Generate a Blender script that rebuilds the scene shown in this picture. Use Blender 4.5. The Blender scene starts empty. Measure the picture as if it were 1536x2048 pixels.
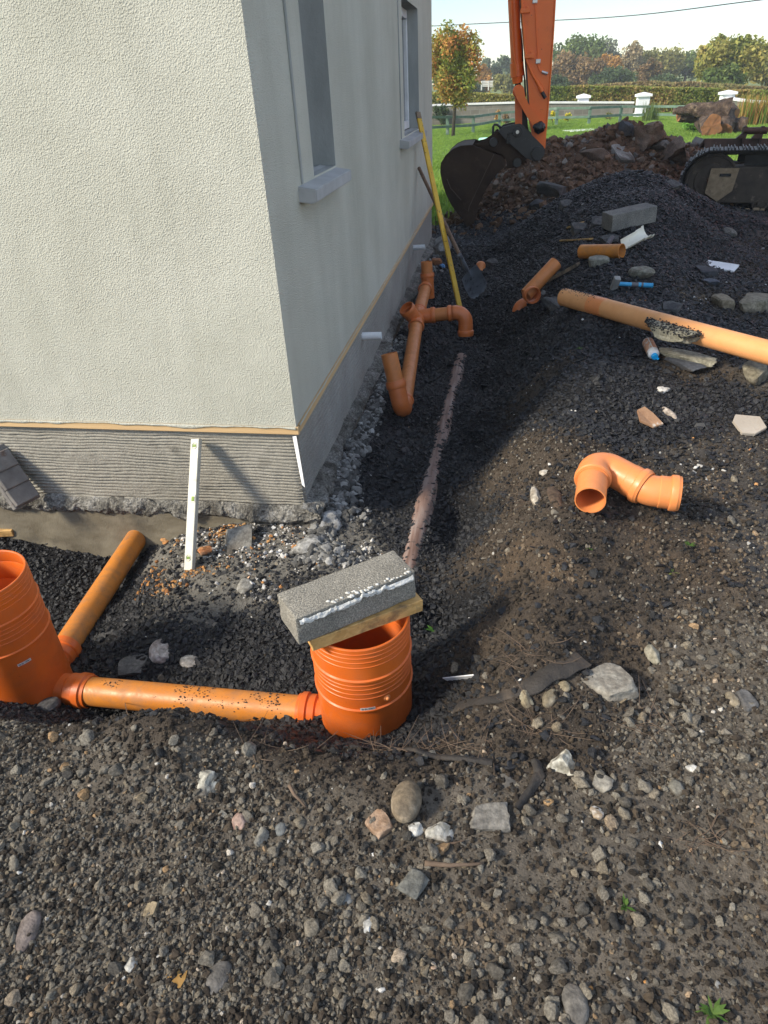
import bpy, bmesh, math, random
import numpy as np
from mathutils import Vector, Matrix, Euler

random.seed(7)
RNG = np.random.default_rng(11)
S = bpy.context.scene
COL = S.collection
R = math.radians

# ------------------------------------------------------------------ camera
F = 1320.0                       # focal length in pixels of the 1536 x 2048 photograph
EYE = np.array([0.0, 0.0, 1.5])
_n = lambda v: np.array(v, float) / np.linalg.norm(v)
_D = _n([112, 2050, F]); _Y = _n([245, -861, F]); _Y = _n(_Y - _D * np.dot(_D, _Y)); _X = np.cross(_D, _Y)
if _X[0] < 0: _X = -_X
ROT = np.array([_X, _Y, -_D])    # rows: world axes seen in camera axes (x right, y down, z forward)
cam = bpy.data.cameras.new('camera'); cam_o = bpy.data.objects.new('camera', cam); COL.objects.link(cam_o)
cam.sensor_fit = 'VERTICAL'; cam.sensor_height = 36.0; cam.lens = 36.0 * F / 2048.0
cam.clip_start = 0.02; cam.clip_end = 2000
m3 = np.stack([ROT[:, 0], -ROT[:, 1], -ROT[:, 2]], axis=1)
cam_o.matrix_world = Matrix.Translation(Vector(EYE)) @ Matrix(m3.tolist()).to_4x4()
S.camera = cam_o

# ------------------------------------------------------------------ sky, sun, exposure
SUN_EL = 35.0
SUN_DIR = np.array([0.86, 0.51])          # where the light travels, seen from above
SUN_DIR = SUN_DIR / np.linalg.norm(SUN_DIR)
w = bpy.data.worlds.new('World'); S.world = w; w.use_nodes = True
nt = w.node_tree; nt.nodes.clear()
out = nt.nodes.new('ShaderNodeOutputWorld'); bg = nt.nodes.new('ShaderNodeBackground')
sky = nt.nodes.new('ShaderNodeTexSky'); sky.sky_type = 'NISHITA'; sky.sun_disc = False
sky.sun_elevation = R(SUN_EL); sky.sun_rotation = math.atan2(-SUN_DIR[0], -SUN_DIR[1])
sky.air_density = 1.0; sky.dust_density = 0.2; sky.ozone_density = 2.2
tc = nt.nodes.new('ShaderNodeTexCoord'); mp = nt.nodes.new('ShaderNodeMapping'); mp.inputs['Scale'].default_value = (1.0, 1.0, 3.2)
no = nt.nodes.new('ShaderNodeTexNoise'); no.inputs['Scale'].default_value = 2.3; no.inputs['Detail'].default_value = 7; no.inputs['Roughness'].default_value = 0.55
rp = nt.nodes.new('ShaderNodeValToRGB'); rp.color_ramp.elements[0].position = 0.46; rp.color_ramp.elements[1].position = 0.70
mx = nt.nodes.new('ShaderNodeMix'); mx.data_type = 'RGBA'
mx.inputs['B'].default_value = (9.2, 10.0, 11.2, 1)       # sunlit cloud, in the sky texture's own units
nt.links.new(tc.outputs['Generated'], mp.inputs['Vector']); nt.links.new(mp.outputs['Vector'], no.inputs['Vector'])
nt.links.new(no.outputs['Fac'], rp.inputs['Fac']); nt.links.new(rp.outputs['Color'], mx.inputs['Factor'])
nt.links.new(sky.outputs['Color'], mx.inputs['A']); nt.links.new(mx.outputs['Result'], bg.inputs['Color'])
bg.inputs['Strength'].default_value = 0.125
nt.links.new(bg.outputs['Background'], out.inputs['Surface'])

sl = bpy.data.lights.new('sun', 'SUN'); so = bpy.data.objects.new('sun', sl); COL.objects.link(so)
sl.energy = 4.0; sl.angle = R(10.0); sl.color = (1.0, 0.90, 0.74)
ld = Vector((SUN_DIR[0] * math.cos(R(SUN_EL)), SUN_DIR[1] * math.cos(R(SUN_EL)), -math.sin(R(SUN_EL))))
so.rotation_euler = ld.to_track_quat('-Z', 'Y').to_euler(); so.location = (-8, -6, 9)

S.view_settings.view_transform = 'Standard'; S.view_settings.look = 'None'
S.view_settings.exposure = 0.66; S.view_settings.gamma = 1.0; S.view_settings.use_curve_mapping = False
S.cycles.max_bounces = 6; S.cycles.diffuse_bounces = 3; S.cycles.transparent_max_bounces = 8

# ------------------------------------------------------------------ surveying: from a photo pixel to a point of the place
def ray(px, py): return ROT @ np.array([(px - 768) / F, (py - 1024) / F, 1.0])
def on_z(px, py, z): r = ray(px, py); return EYE + r * ((z - EYE[2]) / r[2])
def on_x(px, py, x): r = ray(px, py); return EYE + r * (x / r[0])
def on_y(px, py, y): r = ray(px, py); return EYE + r * (y / r[1])
def depth(p): return float((ROT.T @ (np.array(p) - EYE))[2])

# ------------------------------------------------------------------ noise
def _hash(ix, iy, iz, seed):
    h = (ix.astype(np.int64) * 374761393 + iy.astype(np.int64) * 668265263 + iz.astype(np.int64) * 2147483647 + seed * 1274126177) & 0x7fffffff
    h = ((h ^ (h >> 13)) * 1274126177) & 0x7fffffff
    return ((h ^ (h >> 16)) & 0xffff) / 65535.0
def vnoise(p, seed=0):
    p = np.asarray(p, float); i = np.floor(p).astype(np.int64); f = p - i; f = f * f * (3 - 2 * f)
    r = 0
    for dx in (0, 1):
        for dy in (0, 1):
            for dz in (0, 1):
                wgt = (f[..., 0] if dx else 1 - f[..., 0]) * (f[..., 1] if dy else 1 - f[..., 1]) * (f[..., 2] if dz else 1 - f[..., 2])
                r = r + wgt * _hash(i[..., 0] + dx, i[..., 1] + dy, i[..., 2] + dz, seed)
    return r
def fbm(p, octaves=4, seed=0, gain=0.5):
    a, s, t = 1.0, 0.0, 0.0; p = np.asarray(p, float)
    for k in range(octaves):
        s = s + a * (vnoise(p, seed + k) - 0.5); t += a; a *= gain; p = p * 2.03
    return s / t * 2
def fbm2(x, y, sc, octaves=4, seed=0, gain=0.5):
    return fbm(np.stack([np.asarray(x) * sc, np.asarray(y) * sc, np.zeros_like(np.asarray(x, float)) + 0.37], -1), octaves, seed, gain)

# ------------------------------------------------------------------ objects
WO = {}
def link(o):
    COL.objects.link(o); return o
def meta(o, label=None, cat=None, group=None, kind=None):
    if label: o['label'] = label
    if cat: o['category'] = cat
    if group: o['group'] = group
    if kind: o['kind'] = kind
    return o
def thing(name, label, cat, loc, group=None):
    o = bpy.data.objects.new(name, None); o.empty_display_size = 0.1; o.location = Vector(loc); link(o)
    WO[o.name] = np.array(loc, float); return meta(o, label, cat, group)
def mesh_data(name, V, Fc, mats=None, smooth=False, cols=None):
    me = bpy.data.meshes.new(name)
    V = np.asarray(V, float)
    me.from_pydata(V.tolist(), [], Fc if isinstance(Fc, list) else [tuple(f) for f in Fc])
    if mats is not None:
        for m in (mats if isinstance(mats, (list, tuple)) else [mats]): me.materials.append(m)
    if smooth: me.polygons.foreach_set('use_smooth', [True] * len(me.polygons))
    if cols is not None:
        a = me.color_attributes.new('tint', 'FLOAT_COLOR', 'POINT')
        c = np.ones((len(V), 4), np.float32); c[:, :3] = cols; a.data.foreach_set('color', c.ravel())
    me.update(); return me
def mobj(name, geo, mat, parent=None, smooth=False, loc=None, cols=None):
    """one mesh object from (verts, faces) in world metres"""
    V, Fc = geo; V = np.asarray(V, float)
    if parent is not None: o0 = WO[parent.name]
    elif loc is not None: o0 = np.array(loc, float)
    else: o0 = np.array([*(V.mean(0)[:2]), V[:, 2].min()])
    me = mesh_data(name, V - o0, Fc, mat, smooth, cols)
    o = bpy.data.objects.new(name, me); link(o)
    if parent is not None: o.parent = parent
    else: o.location = Vector(o0)
    WO[o.name] = o0; return o
def autosmooth(o, ang=35):
    o.data.polygons.foreach_set('use_smooth', [True] * len(o.data.polygons))
    try: o.data.set_sharp_from_angle(angle=R(ang))
    except Exception: pass
    return o
def copy_tree(o, parent=None):
    c = o.copy(); link(c)
    if parent is not None: c.parent = parent
    for ch in list(o.children): copy_tree(ch, c)
    return c
def joing(*gs):
    V, Fc, k = [], [], 0
    for v, f in gs:
        V.append(np.asarray(v, float)); Fc += [tuple(int(i) + k for i in q) for q in f]; k += len(v)
    return np.concatenate(V), Fc
def frame(z, xhint=(1, 0, 0)):
    z = _n(z); x = np.array(xhint, float)
    if abs(np.dot(x, z)) > 0.95: x = np.array([0, 1, 0.])
    x = _n(x - z * np.dot(x, z)); y = np.cross(z, x); return x, y, z

# ------------------------------------------------------------------ shapes
def box(c, size, ax=None, bev=0.0, jit=0.0, cuts=0, seed=0):
    bm = bmesh.new(); bmesh.ops.create_cube(bm, size=1.0)
    for v in bm.verts: v.co = Vector((v.co.x * size[0], v.co.y * size[1], v.co.z * size[2]))
    if bev: bmesh.ops.bevel(bm, geom=bm.edges[:], offset=bev, segments=2 if bev > 0.004 else 1, affect='EDGES', profile=0.6)
    if cuts: bmesh.ops.subdivide_edges(bm, edges=bm.edges[:], cuts=cuts, use_grid_fill=True)
    V = np.array([v.co[:] for v in bm.verts]); bm.verts.index_update(); Fc = [tuple(v.index for v in f.verts) for f in bm.faces]; bm.free()
    if jit:
        V = V + jit * np.stack([fbm(V * 30 + 5, 3, seed), fbm(V * 30 + 25, 3, seed + 9), fbm(V * 30 + 45, 3, seed + 5)], -1)
    if ax is not None: V = V @ np.array(ax)
    return V + np.array(c), Fc
def rotz(a, tilt=0.0, roll=0.0):
    return np.array(Euler((roll, tilt, a)).to_matrix()).T
def beam(p0, p1, wid, thick, up=(0, 0, 1), bev=0.002, jit=0.0, cuts=0, seed=0):
    p0 = np.array(p0, float); p1 = np.array(p1, float); d = p1 - p0; L = np.linalg.norm(d)
    x = d / L; z = np.array(up, float); z = z - x * np.dot(x, z); z = _n(z); y = np.cross(z, x)
    return box((p0 + p1) / 2, (L, wid, thick), np.array([x, y, z]), bev, jit, cuts, seed)
def lathe(prof, c=(0, 0, 0), n=48, axis=None):
    """prof: list of (r, h); closed loop left to the caller"""
    V = []; Fc = []
    x, y, z = frame(axis if axis is not None else (0, 0, 1))
    for r, h in prof:
        for k in range(n):
            a = 2 * math.pi * k / n; V.append(np.array(c) + x * r * math.cos(a) + y * r * math.sin(a) + z * h)
    for i in range(len(prof) - 1):
        for k in range(n):
            Fc.append((i * n + k, i * n + (k + 1) % n, (i + 1) * n + (k + 1) % n, (i + 1) * n + k))
    return np.array(V), Fc
def sweep(path, rad, n=24, wall=None, cap=True):
    """ring swept along path; rad scalar or list; wall = thickness gives an open hollow pipe"""
    P = np.array(path, float); m = len(P)
    rad = [rad] * m if np.isscalar(rad) else list(rad)
    T = np.zeros_like(P)
    for i in range(m):
        a = P[max(i - 1, 0)]; b = P[min(i + 1, m - 1)]; t = b - a
        if np.linalg.norm(t) < 1e-9: t = P[min(i + 2, m - 1)] - P[max(i - 2, 0)]
        T[i] = _n(t)
    x, y, _ = frame(T[0]); V = []; Fc = []; X = x
    rings = []
    for i in range(m):
        X = _n(X - T[i] * np.dot(X, T[i])); Yv = np.cross(T[i], X); rings.append((P[i], X.copy(), Yv))
    def add(rr, order):
        base = []
        for i in order:
            p, a, b = rings[i]
            base.append(len(V))
            for k in range(n):
                t = 2 * math.pi * k / n; V.append(p + rr[i] * (a * math.cos(t) + b * math.sin(t)))
        return base
    o = add(rad, range(m))
    seq = o
    if wall: seq = o + add([r - wall for r in rad], range(m - 1, -1, -1)); seq = seq + [seq[0]]
    for i in range(len(seq) - 1):
        for k in range(n): Fc.append((seq[i] + k, seq[i] + (k + 1) % n, seq[i + 1] + (k + 1) % n, seq[i + 1] + k))
    if not wall and cap:
        Fc.append(tuple(o[0] + k for k in range(n - 1, -1, -1))); Fc.append(tuple(o[-1] + k for k in range(n)))
    return np.array(V), Fc
def seg_path(p0, p1, radii):
    """straight run with (fraction, radius) stations"""
    p0 = np.array(p0, float); p1 = np.array(p1, float)
    return [p0 + (p1 - p0) * t for t, _ in radii], [r for _, r in radii]
def arc_bend(p, d0, d1, r, n=9):
    """points of a bend that leaves p along d0 and turns to d1 with radius r"""
    d0 = _n(d0); d1 = _n(d1); ax = np.cross(d0, d1); ang = math.acos(max(-1, min(1, np.dot(d0, d1)))); ax = _n(ax)
    nrm = np.cross(ax, d0); c = np.array(p) + nrm * r; pts = []
    for k in range(n):
        a = ang * k / (n - 1); pts.append(c + (-nrm * math.cos(a) + d0 * math.sin(a)) * r)
    return pts
def plate(poly, thick, axis=(0, 1, 0), bev=0.0):
    """prism from a polygon of world points, pushed along axis"""
    P = np.array(poly, float); n = len(P); Q = P + _n(axis) * thick
    bm = bmesh.new(); vs = [bm.verts.new(p) for p in P]; f = bm.faces.new(vs)
    r = bmesh.ops.extrude_face_region(bm, geom=[f])
    bmesh.ops.translate(bm, verts=[e for e in r['geom'] if isinstance(e, bmesh.types.BMVert)], vec=Vector(_n(axis) * thick))
    bmesh.ops.recalc_face_normals(bm, faces=bm.faces[:])
    if bev: bmesh.ops.bevel(bm, geom=[e for e in bm.edges if len(e.link_faces) == 2 and e.calc_face_angle(0) > 0.8], offset=bev, segments=2, affect='EDGES')
    bm.verts.index_update(); V = np.array([v.co[:] for v in bm.verts]); Fc = [tuple(v.index for v in f.verts) for f in bm.faces]; bm.free()
    return V, Fc
def stone_geo(seed, size=(1, 1, 1), kind='angular', detail=2, rough=0.12):
    """unit-ish stone of half extents size"""
    rs = np.random.default_rng(seed)
    bm = bmesh.new()
    if kind == 'hull':
        for _ in range(rs.integers(11, 17)):
            p = rs.normal(size=3); p = p / np.linalg.norm(p) * rs.uniform(0.75, 1.0); p = np.sign(p) * np.abs(p) ** 0.8
            bm.verts.new(p)
        r = bmesh.ops.convex_hull(bm, input=bm.verts[:])
        junk = [g for g in r['geom_interior'] if isinstance(g, bmesh.types.BMVert)]
        if junk: bmesh.ops.delete(bm, geom=junk, context='VERTS')
        V = np.array([v.co[:] for v in bm.verts])
    else:
        bmesh.ops.create_icosphere(bm, subdivisions=detail, radius=1.0)
        V = np.array([v.co[:] for v in bm.verts])
        if kind == 'angular':
            for _ in range(rs.integers(7, 12)):
                nn = rs.normal(size=3); nn /= np.linalg.norm(nn); d = rs.uniform(0.52, 0.86)
                over = V @ nn - d; V = V - np.outer(np.maximum(over, 0), nn) * 0.97
        elif kind == 'crag':
            for _ in range(rs.integers(16, 24)):
                nn = rs.normal(size=3); nn /= np.linalg.norm(nn); d = rs.uniform(0.42, 0.8)
                over = V @ nn - d; V = V - np.outer(np.maximum(over, 0), nn) * 0.97
        elif kind == 'slab':
            for ax_ in range(3):
                for sg in (-1, 1):
                    nn = np.zeros(3); nn[ax_] = sg; nn += rs.normal(size=3) * 0.13; nn /= np.linalg.norm(nn); d = rs.uniform(0.55, 0.66)
                    over = V @ nn - d; V = V - np.outer(np.maximum(over, 0), nn) * 0.97
            for _ in range(3):
                nn = rs.normal(size=3); nn /= np.linalg.norm(nn); over = V @ nn - 0.8; V = V - np.outer(np.maximum(over, 0), nn)
        V = V * (1 + rough * fbm(V * 1.3 + seed * 7.1, 3, seed)[:, None]) + 0.3 * rough * np.stack([fbm(V * 4 + k * 9 + seed, 3, seed + k) for k in range(3)], -1)
        V = V / np.abs(V).max(0)
    bm.verts.index_update(); Fc = [tuple(v.index for v in f.verts) for f in bm.faces]; bm.free()
    return V * np.array(size), Fc

# ------------------------------------------------------------------ materials
class NT:
    def __init__(s, name):
        s.m = bpy.data.materials.new(name); s.m.use_nodes = True; s.t = s.m.node_tree
        s.b = s.t.nodes['Principled BSDF']; s.coord = s.t.nodes.new('ShaderNodeTexCoord'); s.src = s.coord.outputs['Object']
    def n(s, typ, **kw):
        o = s.t.nodes.new(typ)
        for k, v in kw.items():
            if hasattr(o, k): setattr(o, k, v)
            else: o.inputs[k.replace('_', ' ')].default_value = v
        return o
    def l(s, a, b): s.t.links.new(a, b)
    def noise(s, scale, detail=5, rough=0.55, stretch=None, dist=0.0, src=None):
        o = s.n('ShaderNodeTexNoise'); o.inputs['Scale'].default_value = scale; o.inputs['Detail'].default_value = detail
        o.inputs['Roughness'].default_value = rough; o.inputs['Distortion'].default_value = dist
        v = src or s.src
        if stretch is not None:
            mpn = s.n('ShaderNodeMapping'); mpn.inputs['Scale'].default_value = stretch; s.l(v, mpn.inputs['Vector']); v = mpn.outputs['Vector']
        s.l(v, o.inputs['Vector']); return o.outputs['Fac']
    def ramp(s, fac, stops, interp='LINEAR'):
        o = s.n('ShaderNodeValToRGB'); cr = o.color_ramp; cr.interpolation = interp
        while len(cr.elements) < len(stops): cr.elements.new(0.5)
        for e, (p, c) in zip(cr.elements, stops): e.position = p; e.color = (*c, 1) if len(c) == 3 else c
        s.l(fac, o.inputs['Fac']); return o.outputs['Color']
    def mix(s, fac, a, b, mode='MIX'):
        o = s.n('ShaderNodeMix'); o.data_type = 'RGBA'; o.blend_type = mode
        for sock, v in (('Factor', fac), ('A', a), ('B', b)):
            if isinstance(v, (int, float)): o.inputs[sock].default_value = v
            elif isinstance(v, (tuple, list)): o.inputs[sock].default_value = (*v, 1) if len(v) == 3 else v
            else: s.l(v, o.inputs[sock])
        return o.outputs['Result']
    def bump(s, h, dist, strength=1.0, prev=None):
        o = s.n('ShaderNodeBump'); o.inputs['Distance'].default_value = dist; o.inputs['Strength'].default_value = strength
        s.l(h, o.inputs['Height'])
        if prev is not None: s.l(prev, o.inputs['Normal'])
        return o.outputs['Normal']
def surf(name, stops, scale=8, rough=0.7, bump=None, dirt=None, metal=0.0, tint=False, stretch=None, spec=0.5, fine=None, detail=5, rvar=0.0, coat=0.0):
    """stops: colours along a noise; bump: list of (scale, height); dirt: list of (colour, scale, lo, hi, roughness)"""
    t = NT(name)
    if len(stops) == 1: stops = [tuple(c * 0.85 for c in stops[0]), tuple(min(1, c * 1.15) for c in stops[0])]
    lo, hi = 0.34, 0.66
    st = [(lo + (hi - lo) * i / (len(stops) - 1), c) for i, c in enumerate(stops)]
    c = t.ramp(t.noise(scale, detail, stretch=stretch), st)
    if fine:
        c = t.mix(fine[1], c, t.ramp(t.noise(fine[0], 3, 0.6), [(0.36, (0.25,) * 3), (0.5, (0.5,) * 3), (0.64, (0.85,) * 3)]), 'OVERLAY')
    ro = rough
    if rvar: ro = t.ramp(t.noise(scale * 2.3, 4), [(0.35, (max(0, rough - rvar),) * 3), (0.65, (min(1, rough + rvar),) * 3)])
    for k, (dc, ds, dlo, dhi) in enumerate(dirt or []):
        f = t.ramp(t.noise(ds, 6, 0.62), [(dlo, (0, 0, 0)), (dhi, (1, 1, 1))])
        c = t.mix(f, c, dc)
    if tint:
        a = t.n('ShaderNodeAttribute'); a.attribute_name = 'tint'; c = t.mix(1.0, c, a.outputs['Color'], 'MULTIPLY')
    t.l(c, t.b.inputs['Base Color'])
    if isinstance(ro, float) or isinstance(ro, int): t.b.inputs['Roughness'].default_value = ro
    else: t.l(ro, t.b.inputs['Roughness'])
    t.b.inputs['Metallic'].default_value = metal; t.b.inputs['Specular IOR Level'].default_value = spec
    if coat: t.b.inputs['Coat Weight'].default_value = coat; t.b.inputs['Coat Roughness'].default_value = 0.2
    nrm = None
    for bs, bh in (bump or []): nrm = t.bump(t.noise(bs, 5, 0.6), bh, prev=nrm)
    if nrm is not None: t.l(nrm, t.b.inputs['Normal'])
    return t.m

def roughcast(name, a, b):
    t = NT(name)
    c = t.ramp(t.noise(1.6, 6, 0.6), [(0.3, a), (0.7, b)])
    # rain streaks run down the wall
    st = t.ramp(t.noise(2.2, 5, 0.6, stretch=(3.0, 3.0, 0.16)), [(0.46, (1, 1, 1)), (0.70, (0.93, 0.93, 0.925))])
    c = t.mix(1.0, c, st, 'MULTIPLY')
    patch = t.ramp(t.noise(0.9, 6, 0.62), [(0.42, (1, 1, 1)), (0.68, (0.90, 0.90, 0.88))]); c = t.mix(1.0, c, patch, 'MULTIPLY')
    pits = t.noise(150, 3, 0.6)
    c = t.mix(t.ramp(pits, [(0.30, (0.45,) * 3), (0.42, (0, 0, 0))]), c, tuple(q * 0.7 for q in a))
    t.l(c, t.b.inputs['Base Color']); t.b.inputs['Roughness'].default_value = 0.92; t.b.inputs['Specular IOR Level'].default_value = 0.25
    h = t.noise(165, 4, 0.62); vz = t.n('ShaderNodeTexVoronoi'); vz.inputs['Scale'].default_value = 170; t.l(t.src, vz.inputs['Vector'])
    nrm = t.bump(h, 0.0055, 1.0); nrm = t.bump(vz.outputs['Distance'], 0.003, 0.8, nrm); nrm = t.bump(t.noise(5, 4), 0.010, 0.6, nrm)
    t.l(nrm, t.b.inputs['Normal']); return t.m

def plastic(name, a, b, rough=0.32, dust=0.35, specks=0.5):
    """orange drain plastic with dust and dark grit on it"""
    t = NT(name)
    c = t.ramp(t.noise(7, 5, 0.6), [(0.35, a), (0.65, b)])
    df = t.ramp(t.noise(16, 7, 0.7, dist=0.4), [(0.45, (0, 0, 0)), (0.75, (dust,) * 3)])
    c = t.mix(df, c, (0.20, 0.13, 0.085))
    sp = t.ramp(t.noise(140, 4, 0.65), [(0.675 - 0.03 * specks, (0, 0, 0)), (0.73, (specks,) * 3)])
    reg = t.ramp(t.noise(9, 3), [(0.42, (0, 0, 0)), (0.6, (1, 1, 1))])
    spm = t.mix(1.0, sp, reg, 'MULTIPLY'); c = t.mix(spm, c, (0.03, 0.027, 0.026))
    t.l(c, t.b.inputs['Base Color'])
    t.l(t.ramp(t.noise(16, 7, 0.7, dist=0.4), [(0.4, (rough,) * 3), (0.7, (min(1, rough + 0.3),) * 3)]), t.b.inputs['Roughness'])
    t.l(t.bump(t.noise(40, 4), 0.0008, 0.6), t.b.inputs['Normal'])
    return t.m

def tinted(name, rough=0.8, bumps=None, inst=False, fine=None, trans=0.0, spec=0.4, stops=None):
    """colour comes with the mesh (tint) or with each scattered piece (tone)"""
    t = NT(name)
    a = t.n('ShaderNodeAttribute')
    if inst:
        a.attribute_type = 'INSTANCER'; a.attribute_name = 'tone'; c = t.ramp(a.outputs['Fac'], stops)
    else:
        a.attribute_name = 'tint'; c = a.outputs['Color']
    if fine:
        c = t.mix(fine[1], c, t.ramp(t.noise(fine[0], 4, 0.65), [(0.34, (0.2,) * 3), (0.5, (0.5,) * 3), (0.66, (0.85,) * 3)]), 'OVERLAY')
    t.l(c, t.b.inputs['Base Color']); t.b.inputs['Roughness'].default_value = rough; t.b.inputs['Specular IOR Level'].default_value = spec
    nrm = None
    for bs, bh in (bumps or []): nrm = t.bump(t.noise(bs, 5, 0.65), bh, prev=nrm)
    if nrm is not None: t.l(nrm, t.b.inputs['Normal'])
    if trans:
        tr = t.n('ShaderNodeBsdfTranslucent'); t.l(c, tr.inputs['Color']); ms = t.n('ShaderNodeMixShader'); ms.inputs['Fac'].default_value = trans
        o = t.t.nodes['Material Output']; t.l(t.b.outputs[0], ms.inputs[1]); t.l(tr.outputs[0], ms.inputs[2]); t.l(ms.outputs[0], o.inputs['Surface'])
    return t.m

def wood(name, a, b, dirt=None, sc=(2, 40, 40), rough=0.7):
    t = NT(name)
    c = t.ramp(t.noise(1.0, 6, 0.6, stretch=sc, dist=0.6), [(0.3, a), (0.7, b)])
    if dirt: c = t.mix(t.ramp(t.noise(18, 6, 0.65), [(0.5, (0, 0, 0)), (0.66, (0.8,) * 3)]), c, dirt)
    t.l(c, t.b.inputs['Base Color']); t.b.inputs['Roughness'].default_value = rough
    t.l(t.bump(t.noise(1.0, 5, 0.6, stretch=sc), 0.0025, 0.8), t.b.inputs['Normal']); return t.m

M = {}
M['roughcast'] = roughcast('roughcast_render', (0.51, 0.505, 0.425), (0.60, 0.595, 0.51))
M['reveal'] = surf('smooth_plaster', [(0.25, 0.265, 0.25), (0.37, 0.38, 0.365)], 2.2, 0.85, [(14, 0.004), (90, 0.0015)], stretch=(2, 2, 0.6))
M['scratch'] = surf('scratch_coat', [(0.245, 0.228, 0.185), (0.335, 0.315, 0.265)], 1.6, 0.9, [(90, 0.004), (320, 0.0015)], dirt=[((0.13, 0.12, 0.095), 7, 0.58, 0.75)], fine=(160, 0.35))
M['mortar'] = surf('rough_mortar', [(0.095, 0.087, 0.072), (0.19, 0.18, 0.155), (0.29, 0.28, 0.255)], 9, 0.95, [(45, 0.02), (150, 0.008)], fine=(90, 0.85), dirt=[((0.05, 0.045, 0.038), 22, 0.56, 0.68)])
M['scratch_side'] = surf('scratch_coat_side', [(0.265, 0.255, 0.22), (0.35, 0.34, 0.30)], 2.5, 0.9, [(90, 0.004), (320, 0.0015)], fine=(160, 0.35))  # lighter, greyer copy of the scratch coat, for the side plinth
M['footing'] = surf('footing_concrete', [(0.125, 0.105, 0.07), (0.20, 0.175, 0.125)], 5, 0.9, [(30, 0.003), (120, 0.0015)], stretch=(1, 1, 3), dirt=[((0.09, 0.08, 0.06), 6, 0.55, 0.72)])
M['batten'] = wood('batten_wood', (0.52, 0.34, 0.16), (0.68, 0.47, 0.24), sc=(1, 1, 26))
M['sill'] = surf('sill_concrete', [(0.33, 0.335, 0.33), (0.42, 0.425, 0.42)], 6, 0.85, [(120, 0.0015)])
M['white_upvc'] = surf('white_frame_plastic', [(0.78, 0.79, 0.80)], 4, 0.35)
M['white_bead'] = surf('white_corner_bead', [(0.8, 0.8, 0.79)], 6, 0.5)
M['orange'] = plastic('orange_chamber_plastic', (0.62, 0.115, 0.012), (0.68, 0.14, 0.016), 0.32, 0.22, 0.5)
M['orange_in'] = plastic('orange_chamber_plastic_wet', (0.62, 0.115, 0.012), (0.68, 0.14, 0.016), 0.4, 0.10, 0.3)
M['pipe'] = plastic('orange_pipe_plastic', (0.54, 0.185, 0.025), (0.60, 0.22, 0.036), 0.38, 0.62, 0.9)
M['pipe2'] = plastic('terracotta_pipe_plastic', (0.56, 0.185, 0.045), (0.62, 0.22, 0.06), 0.38, 0.3, 0.55)
M['fitting'] = plastic('terracotta_fitting_plastic', (0.60, 0.16, 0.04), (0.66, 0.185, 0.05), 0.28, 0.15, 0.3)
M['peach'] = plastic('peach_pipe_plastic', (0.70, 0.31, 0.11), (0.75, 0.35, 0.135), 0.45, 0.10, 0.4)
M['elbow'] = plastic('bright_bend_plastic', (0.72, 0.235, 0.068), (0.76, 0.265, 0.082), 0.33, 0.12, 0.35)
M['dustpipe'] = surf('dusty_buried_pipe_plastic', [(0.15, 0.085, 0.062), (0.23, 0.15, 0.12), (0.30, 0.235, 0.205)], 9, 0.75, [(90, 0.002)], stretch=(5, 0.35, 5), dirt=[((0.04, 0.035, 0.033), 28, 0.58, 0.70)])
M['cream'] = surf('cream_plastic', [(0.74, 0.68, 0.55), (0.80, 0.76, 0.66)], 5, 0.5, dirt=[((0.15, 0.13, 0.11), 40, 0.63, 0.72)])
M['sticker'] = surf('sticker_white', [(0.72, 0.72, 0.70)], 8, 0.5)
M['ink'] = surf('black_ink', [(0.02, 0.02, 0.03)], 8, 0.5)
M['block'] = surf('dense_concrete_block', [(0.20, 0.185, 0.155), (0.27, 0.25, 0.21)], 9, 0.95, [(170, 0.006), (60, 0.003)], fine=(210, 0.75))
M['block_dark'] = surf('dark_concrete_block', [(0.13, 0.125, 0.115), (0.20, 0.19, 0.17)], 9, 0.95, [(170, 0.005)], fine=(150, 0.6))  # darker copy of the block concrete
M['white_mortar'] = surf('white_mortar_smear', [(0.55, 0.54, 0.50), (0.70, 0.69, 0.65)], 25, 0.9, [(70, 0.006), (200, 0.003)])
M['timber'] = wood('wet_timber', (0.44, 0.24, 0.07), (0.64, 0.40, 0.15), (0.16, 0.10, 0.05), sc=(3, 60, 60))
M['oldwood'] = wood('weathered_timber', (0.17, 0.12, 0.075), (0.30, 0.22, 0.14), (0.06, 0.05, 0.04), sc=(3, 50, 50))
M['alu'] = surf('level_aluminium', [(0.42, 0.41, 0.35), (0.52, 0.51, 0.445)], 9, 0.5, [(120, 0.0008)], dirt=[((0.3, 0.28, 0.22), 24, 0.6, 0.72), ((0.10, 0.09, 0.08), 60, 0.68, 0.74)], metal=0.15)
M['vial'] = surf('green_vial', [(0.13, 0.20, 0.02), (0.19, 0.28, 0.035)], 30, 0.2)
M['yellow'] = surf('worn_yellow_paint', [(0.62, 0.36, 0.02), (0.72, 0.45, 0.04)], 8, 0.5, dirt=[((0.10, 0.075, 0.04), 30, 0.6, 0.68)])
M['shaft'] = wood('shovel_shaft_wood', (0.12, 0.07, 0.045), (0.24, 0.15, 0.095), (0.06, 0.045, 0.035), sc=(20, 20, 2))
M['steel'] = surf('shovel_steel', [(0.11, 0.12, 0.135), (0.18, 0.195, 0.215)], 7, 0.45, metal=0.15, dirt=[((0.03, 0.03, 0.032), 18, 0.55, 0.68)])
M['hammer'] = surf('hammer_head_steel', [(0.24, 0.235, 0.22), (0.34, 0.33, 0.31)], 30, 0.6, metal=0.3)
M['blue'] = surf('blue_handle', [(0.03, 0.30, 0.56), (0.05, 0.40, 0.68)], 20, 0.45)
M['greyrub'] = surf('grey_rubber', [(0.13, 0.13, 0.14)], 20, 0.7)
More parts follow.
